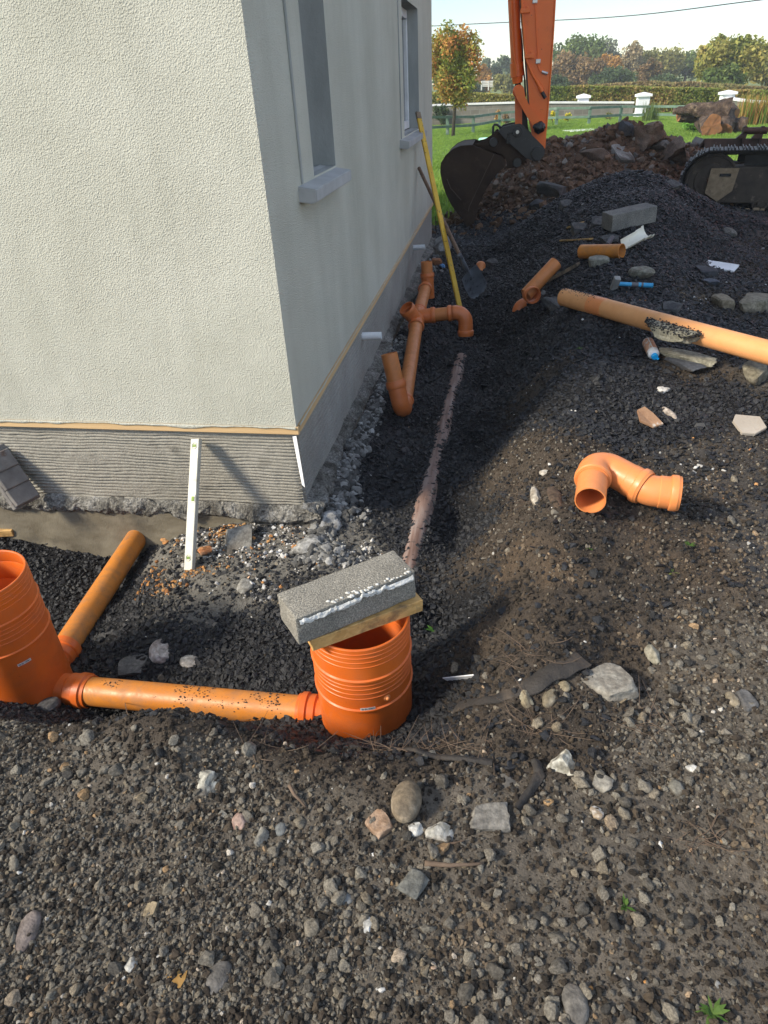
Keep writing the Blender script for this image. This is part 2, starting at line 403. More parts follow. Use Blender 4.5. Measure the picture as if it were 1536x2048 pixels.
M['bottle'] = surf('bottle_white', [(0.72, 0.72, 0.72)], 20, 0.4, dirt=[((0.35, 0.28, 0.22), 40, 0.55, 0.68)])
M['label'] = surf('bottle_label', [(0.42, 0.19, 0.11), (0.52, 0.28, 0.17)], 40, 0.5, dirt=[((0.5, 0.47, 0.42), 60, 0.56, 0.6)])
M['bluecap'] = surf('blue_cap', [(0.01, 0.36, 0.80)], 20, 0.35)
M['exc_orange'] = surf('excavator_orange_paint', [(0.80, 0.145, 0.014), (0.86, 0.17, 0.018)], 3, 0.38, [(25, 0.001)], dirt=[((0.50, 0.10, 0.02), 4, 0.58, 0.8), ((0.05, 0.035, 0.03), 16, 0.69, 0.72)])
M['exc_dark'] = surf('bucket_steel', [(0.032, 0.020, 0.014), (0.055, 0.036, 0.025)], 4, 0.85, [(40, 0.002)], metal=0.0, spec=0.25, dirt=[((0.075, 0.05, 0.036), 9, 0.56, 0.75)])
M['hitch'] = surf('hitch_black_paint', [(0.018, 0.018, 0.018), (0.032, 0.031, 0.030)], 6, 0.45, dirt=[((0.06, 0.05, 0.042), 10, 0.58, 0.72)])
M['grease'] = surf('black_grease', [(0.008, 0.008, 0.009)], 30, 0.25, [(60, 0.006)])
M['track'] = surf('track_steel', [(0.012, 0.011, 0.011), (0.030, 0.027, 0.025)], 9, 0.6, metal=0.2, dirt=[((0.08, 0.062, 0.05), 12, 0.6, 0.72)])
M['trackmud'] = surf('muddy_track_frame', [(0.036, 0.027, 0.020), (0.066, 0.051, 0.037)], 7, 0.85, [(60, 0.006)], dirt=[((0.16, 0.125, 0.085), 12, 0.58, 0.74)])
M['mudtan'] = surf('tan_muddy_plate', [(0.19, 0.135, 0.08), (0.29, 0.215, 0.135)], 14, 0.9, [(60, 0.006)], dirt=[((0.09, 0.066, 0.045), 20, 0.58, 0.72)])
M['rustbucket'] = surf('brown_bucket_steel', [(0.050, 0.034, 0.026), (0.10, 0.070, 0.052)], 6, 0.6, metal=0.2, dirt=[((0.16, 0.13, 0.11), 16, 0.62, 0.74)])
M['chrome'] = surf('bare_fitting_metal', [(0.55, 0.54, 0.52)], 20, 0.35, metal=0.7)
M['glass'] = surf('window_glass', [(0.03, 0.035, 0.04)], 2, 0.06)
M['slate'] = surf('slate_chip', [(0.05, 0.055, 0.065), (0.085, 0.09, 0.10)], 14, 0.5, [(40, 0.003)])
M['fence'] = surf('green_fence_paint', [(0.085, 0.15, 0.105), (0.145, 0.225, 0.165)], 6, 0.7, dirt=[((0.24, 0.27, 0.235), 5, 0.56, 0.76)])
M['pier'] = surf('white_pier_paint', [(0.76, 0.77, 0.79), (0.82, 0.83, 0.84)], 2, 0.8, [(30, 0.003)])
M['cap'] = surf('wall_coping_paint', [(0.66, 0.66, 0.64), (0.76, 0.76, 0.75)], 2, 0.8)
M['bark'] = surf('bark', [(0.055, 0.042, 0.030), (0.11, 0.088, 0.065)], 8, 0.9, [(30, 0.02)], stretch=(1, 1, 0.2))
M['logbark'] = surf('log_bark', [(0.028, 0.018, 0.013), (0.070, 0.045, 0.032), (0.14, 0.098, 0.068)], 4, 0.9, [(9, 0.08), (25, 0.03)], dirt=[((0.30, 0.22, 0.14), 4, 0.60, 0.70), ((0.03, 0.02, 0.016), 7, 0.58, 0.66)])
M['logcut'] = surf('sawn_log_end', [(0.20, 0.085, 0.035), (0.32, 0.14, 0.055)], 6, 0.8, dirt=[((0.2, 0.10, 0.05), 8, 0.55, 0.7)])
M['poly'] = surf('white_foam_board', [(0.70, 0.70, 0.70), (0.78, 0.78, 0.78)], 6, 0.8, dirt=[((0.3, 0.28, 0.26), 22, 0.64, 0.72)])
M['tile'] = surf('beige_tile', [(0.36, 0.31, 0.25), (0.45, 0.40, 0.335)], 5, 0.7, [(60, 0.002)], dirt=[((0.3, 0.24, 0.2), 16, 0.58, 0.7)])
M['clay'] = surf('broken_clay', [(0.24, 0.13, 0.07), (0.34, 0.20, 0.115)], 12, 0.8, [(60, 0.003)], dirt=[((0.5, 0.46, 0.4), 14, 0.6, 0.66)])
M['orangeclay'] = surf('orange_clay', [(0.50, 0.20, 0.05), (0.62, 0.30, 0.10)], 20, 0.7, [(60, 0.004)])
M['membrane'] = surf('torn_black_membrane', [(0.020, 0.017, 0.015), (0.040, 0.033, 0.027)], 10, 0.75, [(120, 0.003)], dirt=[((0.075, 0.056, 0.040), 12, 0.50, 0.64)])
M['coping'] = surf('coping_concrete', [(0.135, 0.125, 0.115), (0.215, 0.20, 0.185)], 12, 0.9, [(90, 0.003)], dirt=[((0.10, 0.055, 0.035), 14, 0.6, 0.72)])
M['root'] = surf('dry_root', [(0.09, 0.06, 0.04), (0.16, 0.11, 0.075)], 20, 0.9)
M['wire'] = surf('black_cable', [(0.02, 0.02, 0.02)], 2, 0.7)
M['mint'] = surf('mint_plastic', [(0.32, 0.66, 0.48)], 4, 0.4)
M['board'] = surf('pale_board', [(0.60, 0.62, 0.58), (0.7, 0.72, 0.68)], 2, 0.7)
M['farfence'] = surf('pale_gate_paint', [(0.62, 0.62, 0.58)], 2, 0.7)
M['leaf'] = tinted('foliage', 0.7, trans=0.3, spec=0.25)
M['tintstone'] = tinted('loose_stone', 0.85, [(40, 0.004), (150, 0.0015)], fine=(60, 0.6))

# ------------------------------------------------------------------ ground: heights surveyed from the photograph
XW, YW = -0.88, 2.65            # planes of the house's side wall and front wall
YEND = 9.4                      # far end of the side wall
PTS = []
def cp(l, zone=None):
    for q in l: PTS.append((*on_z(q[0], q[1], q[2])[:2], q[2], q[3]))
cp([(0, 2040, 0, 'S'), (768, 2040, 0, 'S'), (1536, 2040, 0, 'S'), (0, 1800, 0, 'S'), (400, 1800, 0.0, 'S'), (768, 1800, 0, 'S'), (1150, 1800, 0, 'S'), (1536, 1800, 0, 'S'),
    (0, 1600, 0, 'S'), (300, 1600, 0.01, 'S'), (600, 1620, 0, 'S'), (900, 1620, 0, 'S'), (1200, 1620, 0, 'S'), (1536, 1600, 0.02, 'S'),
    (20, 1440, -0.02, 'S'), (140, 1448, 0.0, 'D'), (215, 1432, 0.025, 'D'), (290, 1418, 0.08, 'D'), (360, 1428, 0.06, 'D'), (430, 1446, 0.05, 'D'), (560, 1490, 0.02, 'D'), (650, 1496, -0.01, 'D'), (760, 1496, -0.03, 'D'), (880, 1505, -0.03, 'D'), (1000, 1430, 0, 'D'),
    (200, 1500, 0.02, 'S'), (450, 1530, 0.0, 'S'), (1100, 1500, 0.0, 'D'), (1300, 1480, 0.01, 'S'),
    (915, 1250, -0.36, 'B'), (990, 1250, -0.04, 'D'), (1080, 1250, 0.09, 'D'), (935, 1050, -0.45, 'B'), (1005, 1050, -0.04, 'D'), (1070, 1050, 0.15, 'D'),
    (950, 900, -0.47, 'B'), (1030, 900, -0.04, 'D'), (1100, 890, 0.15, 'D'), (975, 780, -0.48, 'B'), (1075, 760, 0.03, 'D'), (1150, 760, 0.17, 'B'),
    (995, 680, -0.46, 'B'), (1095, 660, 0.05, 'B'), (1180, 660, 0.19, 'B'), (1200, 1100, 0.10, 'D'), (1400, 1100, 0.06, 'D'), (1536, 1100, 0.04, 'K'),
    (1250, 950, 0.085, 'D'), (1400, 900, 0.08, 'K'), (1536, 900, 0.07, 'K'), (1300, 800, 0.10, 'B'), (1450, 800, 0.09, 'B'), (1536, 780, 0.09, 'K'),
    (1200, 1300, 0.0, 'D'), (1400, 1350, 0, 'S'), (1536, 1350, 0.02, 'S'), (1200, 800, 0.13, 'B'), (1140, 830, 0.11, 'B'), (1260, 760, 0.13, 'B'), (1350, 850, 0.09, 'B'), (1230, 870, 0.10, 'B'), (1420, 690, 0.11, 'B'), (1250, 700, 0.12, 'B'), (1400, 730, 0.12, 'D'), (1536, 745, 0.13, 'K'),
    (1130, 615, 0.15, 'B'), (1200, 600, 0.16, 'B'), (1300, 610, 0.15, 'B'), (1430, 600, 0.10, 'K'), (1536, 620, 0.08, 'K'), (1480, 540, 0.03, 'K'), (1536, 470, -0.02, 'K'), (1460, 480, 0.02, 'K'),
    (1150, 560, 0.15, 'B'), (1100, 550, 0.05, 'B'), (1060, 610, -0.14, 'B'), (1020, 625, -0.2, 'B'), (1180, 520, 0.22, 'B'), (1250, 520, 0.25, 'B'), (1340, 520, 0.2, 'B'), (1400, 520, 0.1, 'B'),
    (1120, 500, 0.1, 'B'), (1040, 520, -0.2, 'B'), (990, 520, -0.33, 'B'), (1000, 480, -0.25, 'B'), (1080, 470, 0.05, 'B'), (1255, 450, 0.38, 'B'), (1180, 450, 0.28, 'B'), (1340, 450, 0.32, 'B'), (1420, 450, 0.1, 'B'),
    (1280, 400, 0.5, 'B'), (1200, 395, 0.4, 'B'), (1350, 400, 0.42, 'B'), (1420, 415, 0.15, 'B')])
PTS += [(-0.35, 1.27, -0.195, 'B'), (-0.5, 1.30, -0.25, 'B'), (-0.62, 1.36, -0.275, 'B'), (-0.78, 1.36, -0.325, 'B'), (-0.15, 1.35, -0.22, 'B'), (-0.35, 1.75, -0.30, 'B'), (-0.62, 1.60, -0.32, 'B'), (-0.85, 1.60, -0.365, 'B'), (-1.0, 1.36, -0.43, 'B'), (-1.25, 1.36, -0.49, 'B'),
        (-1.0, 1.60, -0.40, 'B'), (-1.35, 1.62, -0.48, 'B'), (-1.0, 1.85, -0.39, 'B'), (-0.7, 1.8, -0.335, 'B'), (-0.6, 2.05, -0.29, 'B'), (-1.1, 2.1, -0.36, 'R'), (-1.35, 2.25, -0.345, 'R'), (-1.0, 2.45, -0.34, 'R'), (-0.72, 2.35, -0.30, 'R'), (-0.6, 2.5, -0.33, 'R'),
        (-2.1, 2.3, -0.56, 'B'), (-2.4, 2.0, -0.56, 'B'), (-1.95, 2.0, -0.54, 'B'), (-2.6, 2.5, -0.50, 'B'), (-1.55, 2.0, -0.42, 'B'), (-1.60, 2.5, -0.42, 'R'), (-1.9, 2.58, -0.58, 'B'), (-1.78, 2.3, -0.55, 'B'), (-3.2, 2.2, -0.4, 'B'), (-1.68, 1.6, -0.46, 'B'),
        (-2.2, 1.6, -0.45, 'B'), (-2.3, 1.15, -0.03, 'S'), (-3.0, 1.2, -0.02, 'S'),
        (-0.35, 2.0, -0.30, 'B'), (-0.35, 2.6, -0.32, 'B'), (-0.30, 3.5, -0.345, 'B'), (-0.28, 4.5, -0.36, 'B'), (-0.25, 5.5, -0.39, 'B'), (-0.2, 6.5, -0.40, 'B'), (-0.2, 7.5, -0.41, 'B'), (-0.3, 8.5, -0.38, 'B'), (-0.4, 9.5, -0.30, 'B'), (-0.4, 10.4, -0.24, 'B'),
        (-0.8, 3.0, -0.29, 'B'), (-0.8, 4.0, -0.36, 'B'), (-0.58, 3.75, -0.375, 'B'), (-0.55, 4.2, -0.375, 'B'), (-0.75, 5.0, -0.38, 'B'), (-0.5, 5.2, -0.38, 'B'), (-0.8, 6.0, -0.37, 'B'), (-0.8, 8.0, -0.36, 'B'), (-0.85, 9.3, -0.3, 'B'),
        (-0.13, 2.6, -0.41, 'B'), (-0.10, 3.5, -0.44, 'B'), (-0.05, 4.5, -0.45, 'B'), (0.02, 5.5, -0.44, 'B'), (0.1, 6.5, -0.30, 'B'),
        (1.45, 8.6, 0.57, 'B'), (1.0, 8.7, 0.44, 'B'), (1.9, 8.6, 0.46, 'B'), (2.3, 8.5, 0.27, 'B'), (2.8, 8.3, 0.06, 'B'), (0.5, 8.8, 0.18, 'B'), (0.2, 8.9, -0.06, 'B'), (0, 9.2, -0.2, 'B'),
        (1.5, 9.6, 0.33, 'B'), (2.5, 9.6, 0.08, 'K'), (1.2, 10.3, 0.15, 'E'), (3.2, 9.5, -0.03, 'K'), (4.5, 9.5, -0.06, 'K'), (4.5, 7, 0, 'K'), (4, 5, 0.05, 'K'), (3.5, 3.5, 0.05, 'K'), (3, 2, 0.03, 'K'), (3, 0.5, 0.0, 'S'), (6, 8, -0.05, 'K'), (6, 4, 0, 'K'),
        (1.75, 12, 0.84, 'E'), (1.25, 12, 0.62, 'E'), (2.3, 12, 0.70, 'E'), (2.9, 11.9, 0.5, 'E'), (0.75, 12.2, 0.66, 'E'), (0.3, 12.2, 0.52, 'E'), (0, 11.6, 0.2, 'E'), (-0.2, 11.2, -0.1, 'E'), (0.6, 11.1, 0.2, 'E'), (1.2, 11.1, 0.32, 'E'), (2.2, 11, 0.32, 'E'), (3.3, 11.2, 0.2, 'E'), (3.8, 11.6, -0.05, 'K'),
        (1.5, 13.2, 0.15, 'E'), (0.3, 13.2, 0.10, 'E'), (3.0, 13, -0.05, 'G'), (-0.9, 12, -0.28, 'G'), (-1.6, 11, -0.3, 'G'), (-1.5, 13, -0.32, 'G'), (5, 13, -0.25, 'G'), (-3, 12, -0.3, 'G'), (0.5, 14.2, -0.32, 'G'), (3, 14.2, -0.33, 'G'), (-3, 5, -0.3, 'B'), (-4, 9, -0.3, 'B'), (0, -1.5, 0, 'S'), (-3, -1.5, 0, 'S'), (3, -1.5, 0, 'S')]
CPX = np.array([p[:3] for p in PTS]); CZ = [p[3] for p in PTS]
def _tps(r): return np.where(r > 1e-9, r * r * np.log(np.maximum(r, 1e-9)), 0)
_d = np.linalg.norm(CPX[:, None, :2] - CPX[None, :, :2], axis=2); _N = len(CPX)
_A = np.zeros((_N + 3, _N + 3)); _A[:_N, :_N] = _tps(_d) + np.eye(_N) * 0.008; _A[:_N, _N] = 1; _A[:_N, _N + 1:] = CPX[:, :2]; _A[_N, :_N] = 1; _A[_N + 1:, :_N] = CPX[:, :2].T
_C = np.linalg.solve(_A, np.concatenate([CPX[:, 2], [0, 0, 0]]))
def smoothstep(a, b, x): t = np.clip((x - a) / (b - a), 0, 1); return t * t * (3 - 2 * t)
def base_height(x, y):
    x = np.asarray(x, float); y = np.asarray(y, float); sh = x.shape; x = x.ravel(); y = y.ravel()
    far = np.full_like(x, -0.35) + smoothstep(95, 170, y) * 1.4 + 0.06 * fbm2(x, y, 0.12, 2, 3)
    far = np.where(y < 13, np.where(y < 2.5, 0, -0.2 + 0 * x), far)
    near = (x > -5) & (x < 7) & (y > -2.2) & (y < 15.2)
    z = far.copy()
    xn, yn = x[near], y[near]; zz = np.zeros_like(xn)
    for k in range(0, len(xn), 20000):
        a = slice(k, k + 20000)
        rr = np.hypot(xn[a, None] - CPX[None, :, 0], yn[a, None] - CPX[None, :, 1])
        zz[a] = _tps(rr) @ _C[:_N] + _C[_N] + xn[a] * _C[_N + 1] + yn[a] * _C[_N + 2]
    wgt = smoothstep(15, 13.6, yn) * smoothstep(-5, -3.4, xn) * smoothstep(7, 5.2, xn) * smoothstep(-2.2, -1.2, yn)
    z[near] = zz * wgt + far[near] * (1 - wgt)
    return z.reshape(sh)
ZONES = {'S': (0.120, 0.102, 0.081), 'B': (0.010, 0.010, 0.0115), 'D': (0.066, 0.051, 0.038), 'E': (0.125, 0.074, 0.045), 'G': (0.11, 0.19, 0.035), 'K': (0.068, 0.060, 0.052), 'R': (0.155, 0.145, 0.125)}
ZK = list(ZONES)
_zi = np.array([ZK.index(c) for c in CZ])
def zone_weights(x, y):
    x = np.asarray(x, float).ravel(); y = np.asarray(y, float).ravel()
    xj = x + 0.10 * fbm2(x, y, 5, 3, 40); yj = y + 0.10 * fbm2(x, y, 5, 3, 60)
    W = np.zeros((len(x), len(ZK)))
    for k in range(0, len(x), 20000):
        a = slice(k, k + 20000)
        d2 = (xj[a, None] - CPX[None, :, 0]) ** 2 + (yj[a, None] - CPX[None, :, 1]) ** 2
        wt = 1 / (d2 + 0.002) ** 2.2
        for j in range(len(ZK)): W[a, j] = wt[:, _zi == j].sum(1)
    W /= W.sum(1, keepdims=True)
    fg = smoothstep(13.6, 14.4, y + 0.4 * fbm2(x, y, 1.5, 3, 12)); g = ZK.index('G')
    W *= (1 - fg)[:, None]; W[:, g] += fg
    return W
def grow(a, b, s0, ratio, smax):
    o = [a]; s = s0
    while o[-1] < b: o.append(o[-1] + s); s = min(s * ratio, smax)
    return o
gx = sorted([-v for v in grow(2.6, 420, 0.03, 1.09, 40)[1:]] + list(np.arange(-2.6, 2.6, 0.024)) + grow(2.6, 420, 0.03, 1.05, 40))
gy = sorted(set(list(np.arange(-3, 0.3, 0.15)) + list(np.arange(0.3, 4.2, 0.020)) + grow(4.2, 15.0, 0.022, 1.006, 0.08) + grow(15.1, 900, 0.1, 1.12, 60)))
GX, GY = np.array(gx), np.array(gy)
XX, YY = np.meshgrid(GX, GY)
ZB = base_height(XX, YY)
nearm = smoothstep(16, 12, YY) * smoothstep(9, 5, np.abs(XX))
WT = zone_weights(XX, YY).reshape(*XX.shape, len(ZK))
wS, wB, wD, wE, wG, wK, wR = [WT[..., ZK.index(k)] for k in 'SBDEGKR']
rel = 0.020 * fbm2(XX, YY, 3.1, 4, 5) + 0.014 * fbm2(XX, YY, 13, 3, 15) + 0.012 * np.maximum(fbm2(XX, YY, 27, 2, 25), -0.2)
rel = rel * (0.8 + 1.1 * wD + 0.3 * wR - 0.35 * wB - 0.25 * wS) + wE * (0.20 * fbm2(XX, YY, 1.6, 4, 31, 0.6) + 0.05 * np.abs(fbm2(XX, YY, 6, 3, 35)))
ZG = ZB + rel * nearm
SXL = np.interp(YY, [1.74, 5.15], [-0.352, -0.272]); szl = -0.302 - 0.020 * (YY - 1.74)   # the bed of the buried pipe is raked to one even fall
_sw = np.exp(-((XX - SXL) / 0.11) ** 2) * smoothstep(1.6, 1.9, YY) * smoothstep(5.6, 5.1, YY); ZG = ZG * (1 - _sw) + (szl + 0.12 * (rel * nearm)) * _sw
def ground_z(x, y):
    x = np.asarray(x, float); y = np.asarray(y, float)
    i = np.clip(np.searchsorted(GX, x) - 1, 0, len(GX) - 2); j = np.clip(np.searchsorted(GY, y) - 1, 0, len(GY) - 2)
    u = (x - GX[i]) / (GX[i + 1] - GX[i]); v = (y - GY[j]) / (GY[j + 1] - GY[j])
    return ZG[j, i] * (1 - u) * (1 - v) + ZG[j, i + 1] * u * (1 - v) + ZG[j + 1, i] * (1 - u) * v + ZG[j + 1, i + 1] * u * v
def on_ground(px, py, zg=0.0):
    """where the sight line of a photo pixel meets the ground"""
    r = ray(px, py); t = np.linspace(0.3, 60, 12000); p = EYE + r * t[:, None]
    d = p[:, 2] - ground_z(p[:, 0], p[:, 1]) - zg; k = int(np.argmax(d < 0)); return p[k]
gc = sum(WT[..., k, None] * np.array(ZONES[z])[None, None] for k, z in enumerate(ZK))
var = 1 + 0.30 * fbm2(XX, YY, 2.2, 4, 51)[..., None] + 0.25 * fbm2(XX, YY, 11, 3, 55)[..., None]
gc = gc * var
rust = np.clip(fbm2(XX, YY, 4.3, 4, 61) * 2.2 - 0.35, 0, 1)[..., None] * (wD + 0.35 * wS + 0.2 * wR)[..., None] * nearm[..., None]
gc = gc * (1 - 0.6 * rust) + np.array([0.15, 0.095, 0.052]) * 0.6 * rust
fieldn = smoothstep(42, 50, YY)[..., None]
gc = gc * (1 - fieldn) + fieldn * (np.array([0.15, 0.185, 0.055]) * (1 + 0.3 * fbm2(XX, YY, 0.08, 3, 71)[..., None]))
nx, ny = len(GX), len(GY)
V = np.stack([XX, YY, ZG], -1).reshape(-1, 3)
i0 = (np.arange(ny - 1)[:, None] * nx + np.arange(nx - 1)[None]).ravel()
Q = np.stack([i0, i0 + 1, i0 + nx + 1, i0 + nx], -1)
t = NT('ground_soil')
a = t.n('ShaderNodeAttribute'); a.attribute_name = 'tint'
c = t.mix(0.7, a.outputs['Color'], t.ramp(t.noise(60, 6, 0.7), [(0.3, (0.22,) * 3), (0.5, (0.5,) * 3), (0.7, (0.85,) * 3)]), 'OVERLAY')
t.l(c, t.b.inputs['Base Color']); t.b.inputs['Roughness'].default_value = 0.85; t.b.inputs['Specular IOR Level'].default_value = 0.3
t.l(t.bump(t.noise(190, 4, 0.7), 0.004, prev=t.bump(t.noise(55, 5, 0.7), 0.012)), t.b.inputs['Normal'])
gme = bpy.data.meshes.new('ground'); gme.vertices.add(len(V)); gme.vertices.foreach_set('co', V.ravel())
gme.loops.add(len(Q) * 4); gme.loops.foreach_set('vertex_index', Q.ravel()); gme.polygons.add(len(Q))
gme.polygons.foreach_set('loop_start', np.arange(len(Q)) * 4); gme.polygons.foreach_set('loop_total', np.full(len(Q), 4)); gme.polygons.foreach_set('use_smooth', np.ones(len(Q), bool))
ca = gme.color_attributes.new('tint', 'FLOAT_COLOR', 'POINT'); cc = np.ones((len(V), 4), np.float32); cc[:, :3] = np.clip(gc, 0.004, 1).reshape(-1, 3); ca.data.foreach_set('color', cc.ravel())
gme.materials.append(t.m); gme.update(); gme.validate()
ground = link(bpy.data.objects.new('ground', gme)); meta(ground, kind='structure')

# ------------------------------------------------------------------ house
XL, ZT = -8.6, 4.9
house = thing('house', 'grey roughcast house with unfinished plinth, open trench running along its side', 'house', (XW, YW, -0.6))
ZD, ZPB = 0.21, -0.245          # underside of roughcast; ragged foot of the plinth
def wall_with_holes(axis, const, u0, u1, z0, z1, holes, thick, mat, name):
    """wall lying in the plane axis=const, going inwards by thick, with rectangular openings"""
    us = sorted({u0, u1, *[h[0] for h in holes], *[h[1] for h in holes]}); zs = sorted({z0, z1, *[h[2] for h in holes], *[h[3] for h in holes]})
    V, Fc = [], []
    def P(u, z, d): return (const - d, u, z) if axis == 'x' else (u, const + d, z)
    def quad(a, b, c, d): k = len(V); V.extend([a, b, c, d]); Fc.append((k, k + 1, k + 2, k + 3))
    def inside(u, z): return any(h[0] < u < h[1] and h[2] < z < h[3] for h in holes)
    for i in range(len(us) - 1):
        for j in range(len(zs) - 1):
            if not inside((us[i] + us[i + 1]) / 2, (zs[j] + zs[j + 1]) / 2):
                quad(P(us[i], zs[j], 0), P(us[i + 1], zs[j], 0), P(us[i + 1], zs[j + 1], 0), P(us[i], zs[j + 1], 0))
                quad(P(us[i], zs[j], thick), P(us[i], zs[j + 1], thick), P(us[i + 1], zs[j + 1], thick), P(us[i + 1], zs[j], thick))
    for a, b, c, d in holes:
        pass
    quad(P(u0, z0, 0), P(u0, z0, thick), P(u1, z0, thick), P(u1, z0, 0)); quad(P(u0, z1, 0), P(u1, z1, 0), P(u1, z1, thick), P(u0, z1, thick))
    quad(P(u0, z0, 0), P(u0, z1, 0), P(u0, z1, thick), P(u0, z0, thick)); quad(P(u1, z0, 0), P(u1, z0, thick), P(u1, z1, thick), P(u1, z1, 0))
    return mobj(name, (V, Fc), mat, house)
WINS = [(3.40, 3.875, 1.16, 2.35), (6.75, 7.95, 1.12, 2.12)]
wall_with_holes('x', XW, YW + 0.30, YEND, ZD, ZT, WINS, 0.30, M['roughcast'], 'side_wall')
wall_with_holes('y', YW, XL, XW, ZD, ZT, [], 0.30, M['roughcast'], 'front_wall')
# reveals, frames, glass, sills
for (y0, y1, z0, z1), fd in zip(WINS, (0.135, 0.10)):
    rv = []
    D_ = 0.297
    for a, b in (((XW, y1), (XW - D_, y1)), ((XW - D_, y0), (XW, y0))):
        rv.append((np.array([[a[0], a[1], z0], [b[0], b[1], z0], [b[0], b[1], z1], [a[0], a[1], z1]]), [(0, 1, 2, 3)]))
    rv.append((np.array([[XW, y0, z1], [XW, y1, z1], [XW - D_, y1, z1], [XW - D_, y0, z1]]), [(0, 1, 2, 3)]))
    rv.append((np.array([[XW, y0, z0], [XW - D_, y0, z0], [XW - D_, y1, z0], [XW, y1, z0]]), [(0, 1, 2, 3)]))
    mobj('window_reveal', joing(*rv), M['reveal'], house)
    xi = XW - fd - 0.035
    win = mobj('window', joing(box((xi, (y0 + y1) / 2, z0 + 0.045), (0.065, y1 - y0 - 0.01, 0.07), bev=0.004), box((xi, (y0 + y1) / 2, z1 - 0.04), (0.065, y1 - y0 - 0.01, 0.07), bev=0.004),
                               box((xi, y0 + 0.04, (z0 + z1) / 2), (0.065, 0.07, z1 - z0 - 0.16), bev=0.004), box((xi, y1 - 0.04, (z0 + z1) / 2), (0.065, 0.07, z1 - z0 - 0.16), bev=0.004)), M['white_upvc'], house)
    mobj('pane', box((xi - 0.01, (y0 + y1) / 2, (z0 + z1) / 2), (0.02, y1 - y0 - 0.148, z1 - z0 - 0.148)), M['glass'], win)
# sloping concrete sills with square ends
for y0, y1, z0 in ((3.10, 3.885, 1.155), (6.42, 7.96, 1.115)):
    prof = [(XW + 0.080, z0 - 0.068), (XW + 0.080, z0 - 0.018), (XW - 0.09, z0 + 0.012), (XW - 0.09, z0 - 0.055), (XW + 0.055, z0 - 0.076)]
    autosmooth(mobj('window_sill', plate([(px_, y0, pz) for px_, pz in prof], y1 - y0, bev=0.004), M['sill'], house), 20)
# the strip of render beside the near window stands back from the main coat
for ya, z0, z1 in ((3.165, 1.155, ZT - 0.3), (6.5, 1.115, 2.4)):
    mobj('render_bead', beam((XW + 0.004, ya, z0), (XW + 0.004, ya - 0.0, z1), 0.018, 0.009, up=(1, 0, 0)), M['reveal'], house)
# combed scratch coat of the plinth: real grooves
def combed(uv, n_u, n_z, u0, u1, z0, z1, seed, skew=0.0):
    U = np.linspace(0, 1, n_u); Z = np.linspace(0, 1, n_z); UU, ZZ = np.meshgrid(U, Z)
    uu = u0 + (u1 - u0) * UU; zz = z0 + (z1 - z0) * ZZ
    lo = 0.02 * fbm2(uu, uu * 0, 9, 4, seed + 1); zz = zz + lo * (1 - ZZ) ** 3
    wob = 0.030 * fbm2(uu, zz * 2, 1.6, 4, seed) + 0.008 * fbm2(uu, zz * 2, 8, 3, seed + 3)
    ph = (zz + wob + skew * uu) / 0.0175
    ridge = np.abs((ph % 1) - 0.5) * 2
    strength = np.clip(0.60 + 1.5 * fbm2(uu, zz * 5, 4, 4, seed + 5), 0.05, 1.3)
    d = -0.0095 * strength * (1 - smoothstep(0.1, 0.62, ridge)) + 0.0025 * fbm2(uu, zz, 30, 3, seed + 7) + 0.004 * fbm2(uu, zz, 3, 3, seed + 8)
    return uu, zz, d
def gridfaces(nu, nz): return [(r * nu + c, r * nu + c + 1, (r + 1) * nu + c + 1, (r + 1) * nu + c) for r in range(nz - 1) for c in range(nu - 1)]
uu, zz, d = combed(None, 260, 210, -3.4, XW - 0.004, ZPB, ZD - 0.038, 101)
edge = np.clip((uu - (XW - 0.05)) / 0.046, 0, 1)
mobj('front_plinth', (np.stack([uu, YW + 0.012 - d + 0.015 * edge ** 2, zz], -1).reshape(-1, 3), gridfaces(260, 210)), M['scratch'], house, True)
uu, zz, d = combed(None, 300, 210, 0, 1, ZPB + 0.02, ZD - 0.038, 131, skew=0.0)
yy = YW + 0.012 + (YEND - YW - 0.012) * uu ** 1.6
uu2, zz2, d = combed(None, 300, 210, 0, 1, ZPB + 0.02, ZD - 0.038, 131)
ph = (zz + 0.020 * fbm2(yy, zz, 1.8, 3, 231) + 0.006 * fbm2(yy, zz, 9, 3, 233)) / 0.027
d = -0.018 * np.clip(0.85 + 0.9 * fbm2(yy, zz * 3, 4, 3, 235), 0.25, 1.2) * (1 - smoothstep(0.06, 0.34, np.abs((ph % 1) - 0.5) * 2)) + 0.0035 * fbm2(yy, zz, 30, 3, 237) + 0.004 * fbm2(yy, zz, 3, 3, 238)
mobj('side_plinth', (np.stack([XW - 0.012 + d, yy, zz], -1).reshape(-1, 3), gridfaces(300, 210)), M['scratch_side'], house, True)
mobj('wall_core', box(((XL + XW - 0.04) / 2, (YW + 0.04 + YEND) / 2, -0.25), (XW - 0.04 - XL, YEND - YW - 0.04, 0.84)), M['footing'], house)
# timber battens the roughcast stops on
def batten(p0, p1, name):
    mobj(name, beam(p0, p1, 0.024, 0.036, bev=0.003, jit=0.0015, cuts=3), M['batten'], house)
batten((-8.4, YW + 0.004, ZD - 0.019), (XW + 0.012, YW + 0.004, ZD - 0.019), 'batten')
batten((XW - 0.0015, YW + 0.03, ZD - 0.020), (XW - 0.0015, 5.2, ZD - 0.019), 'batten'); batten((XW - 0.0015, 5.215, ZD - 0.018), (XW - 0.0015, YEND, ZD - 0.019), 'batten')
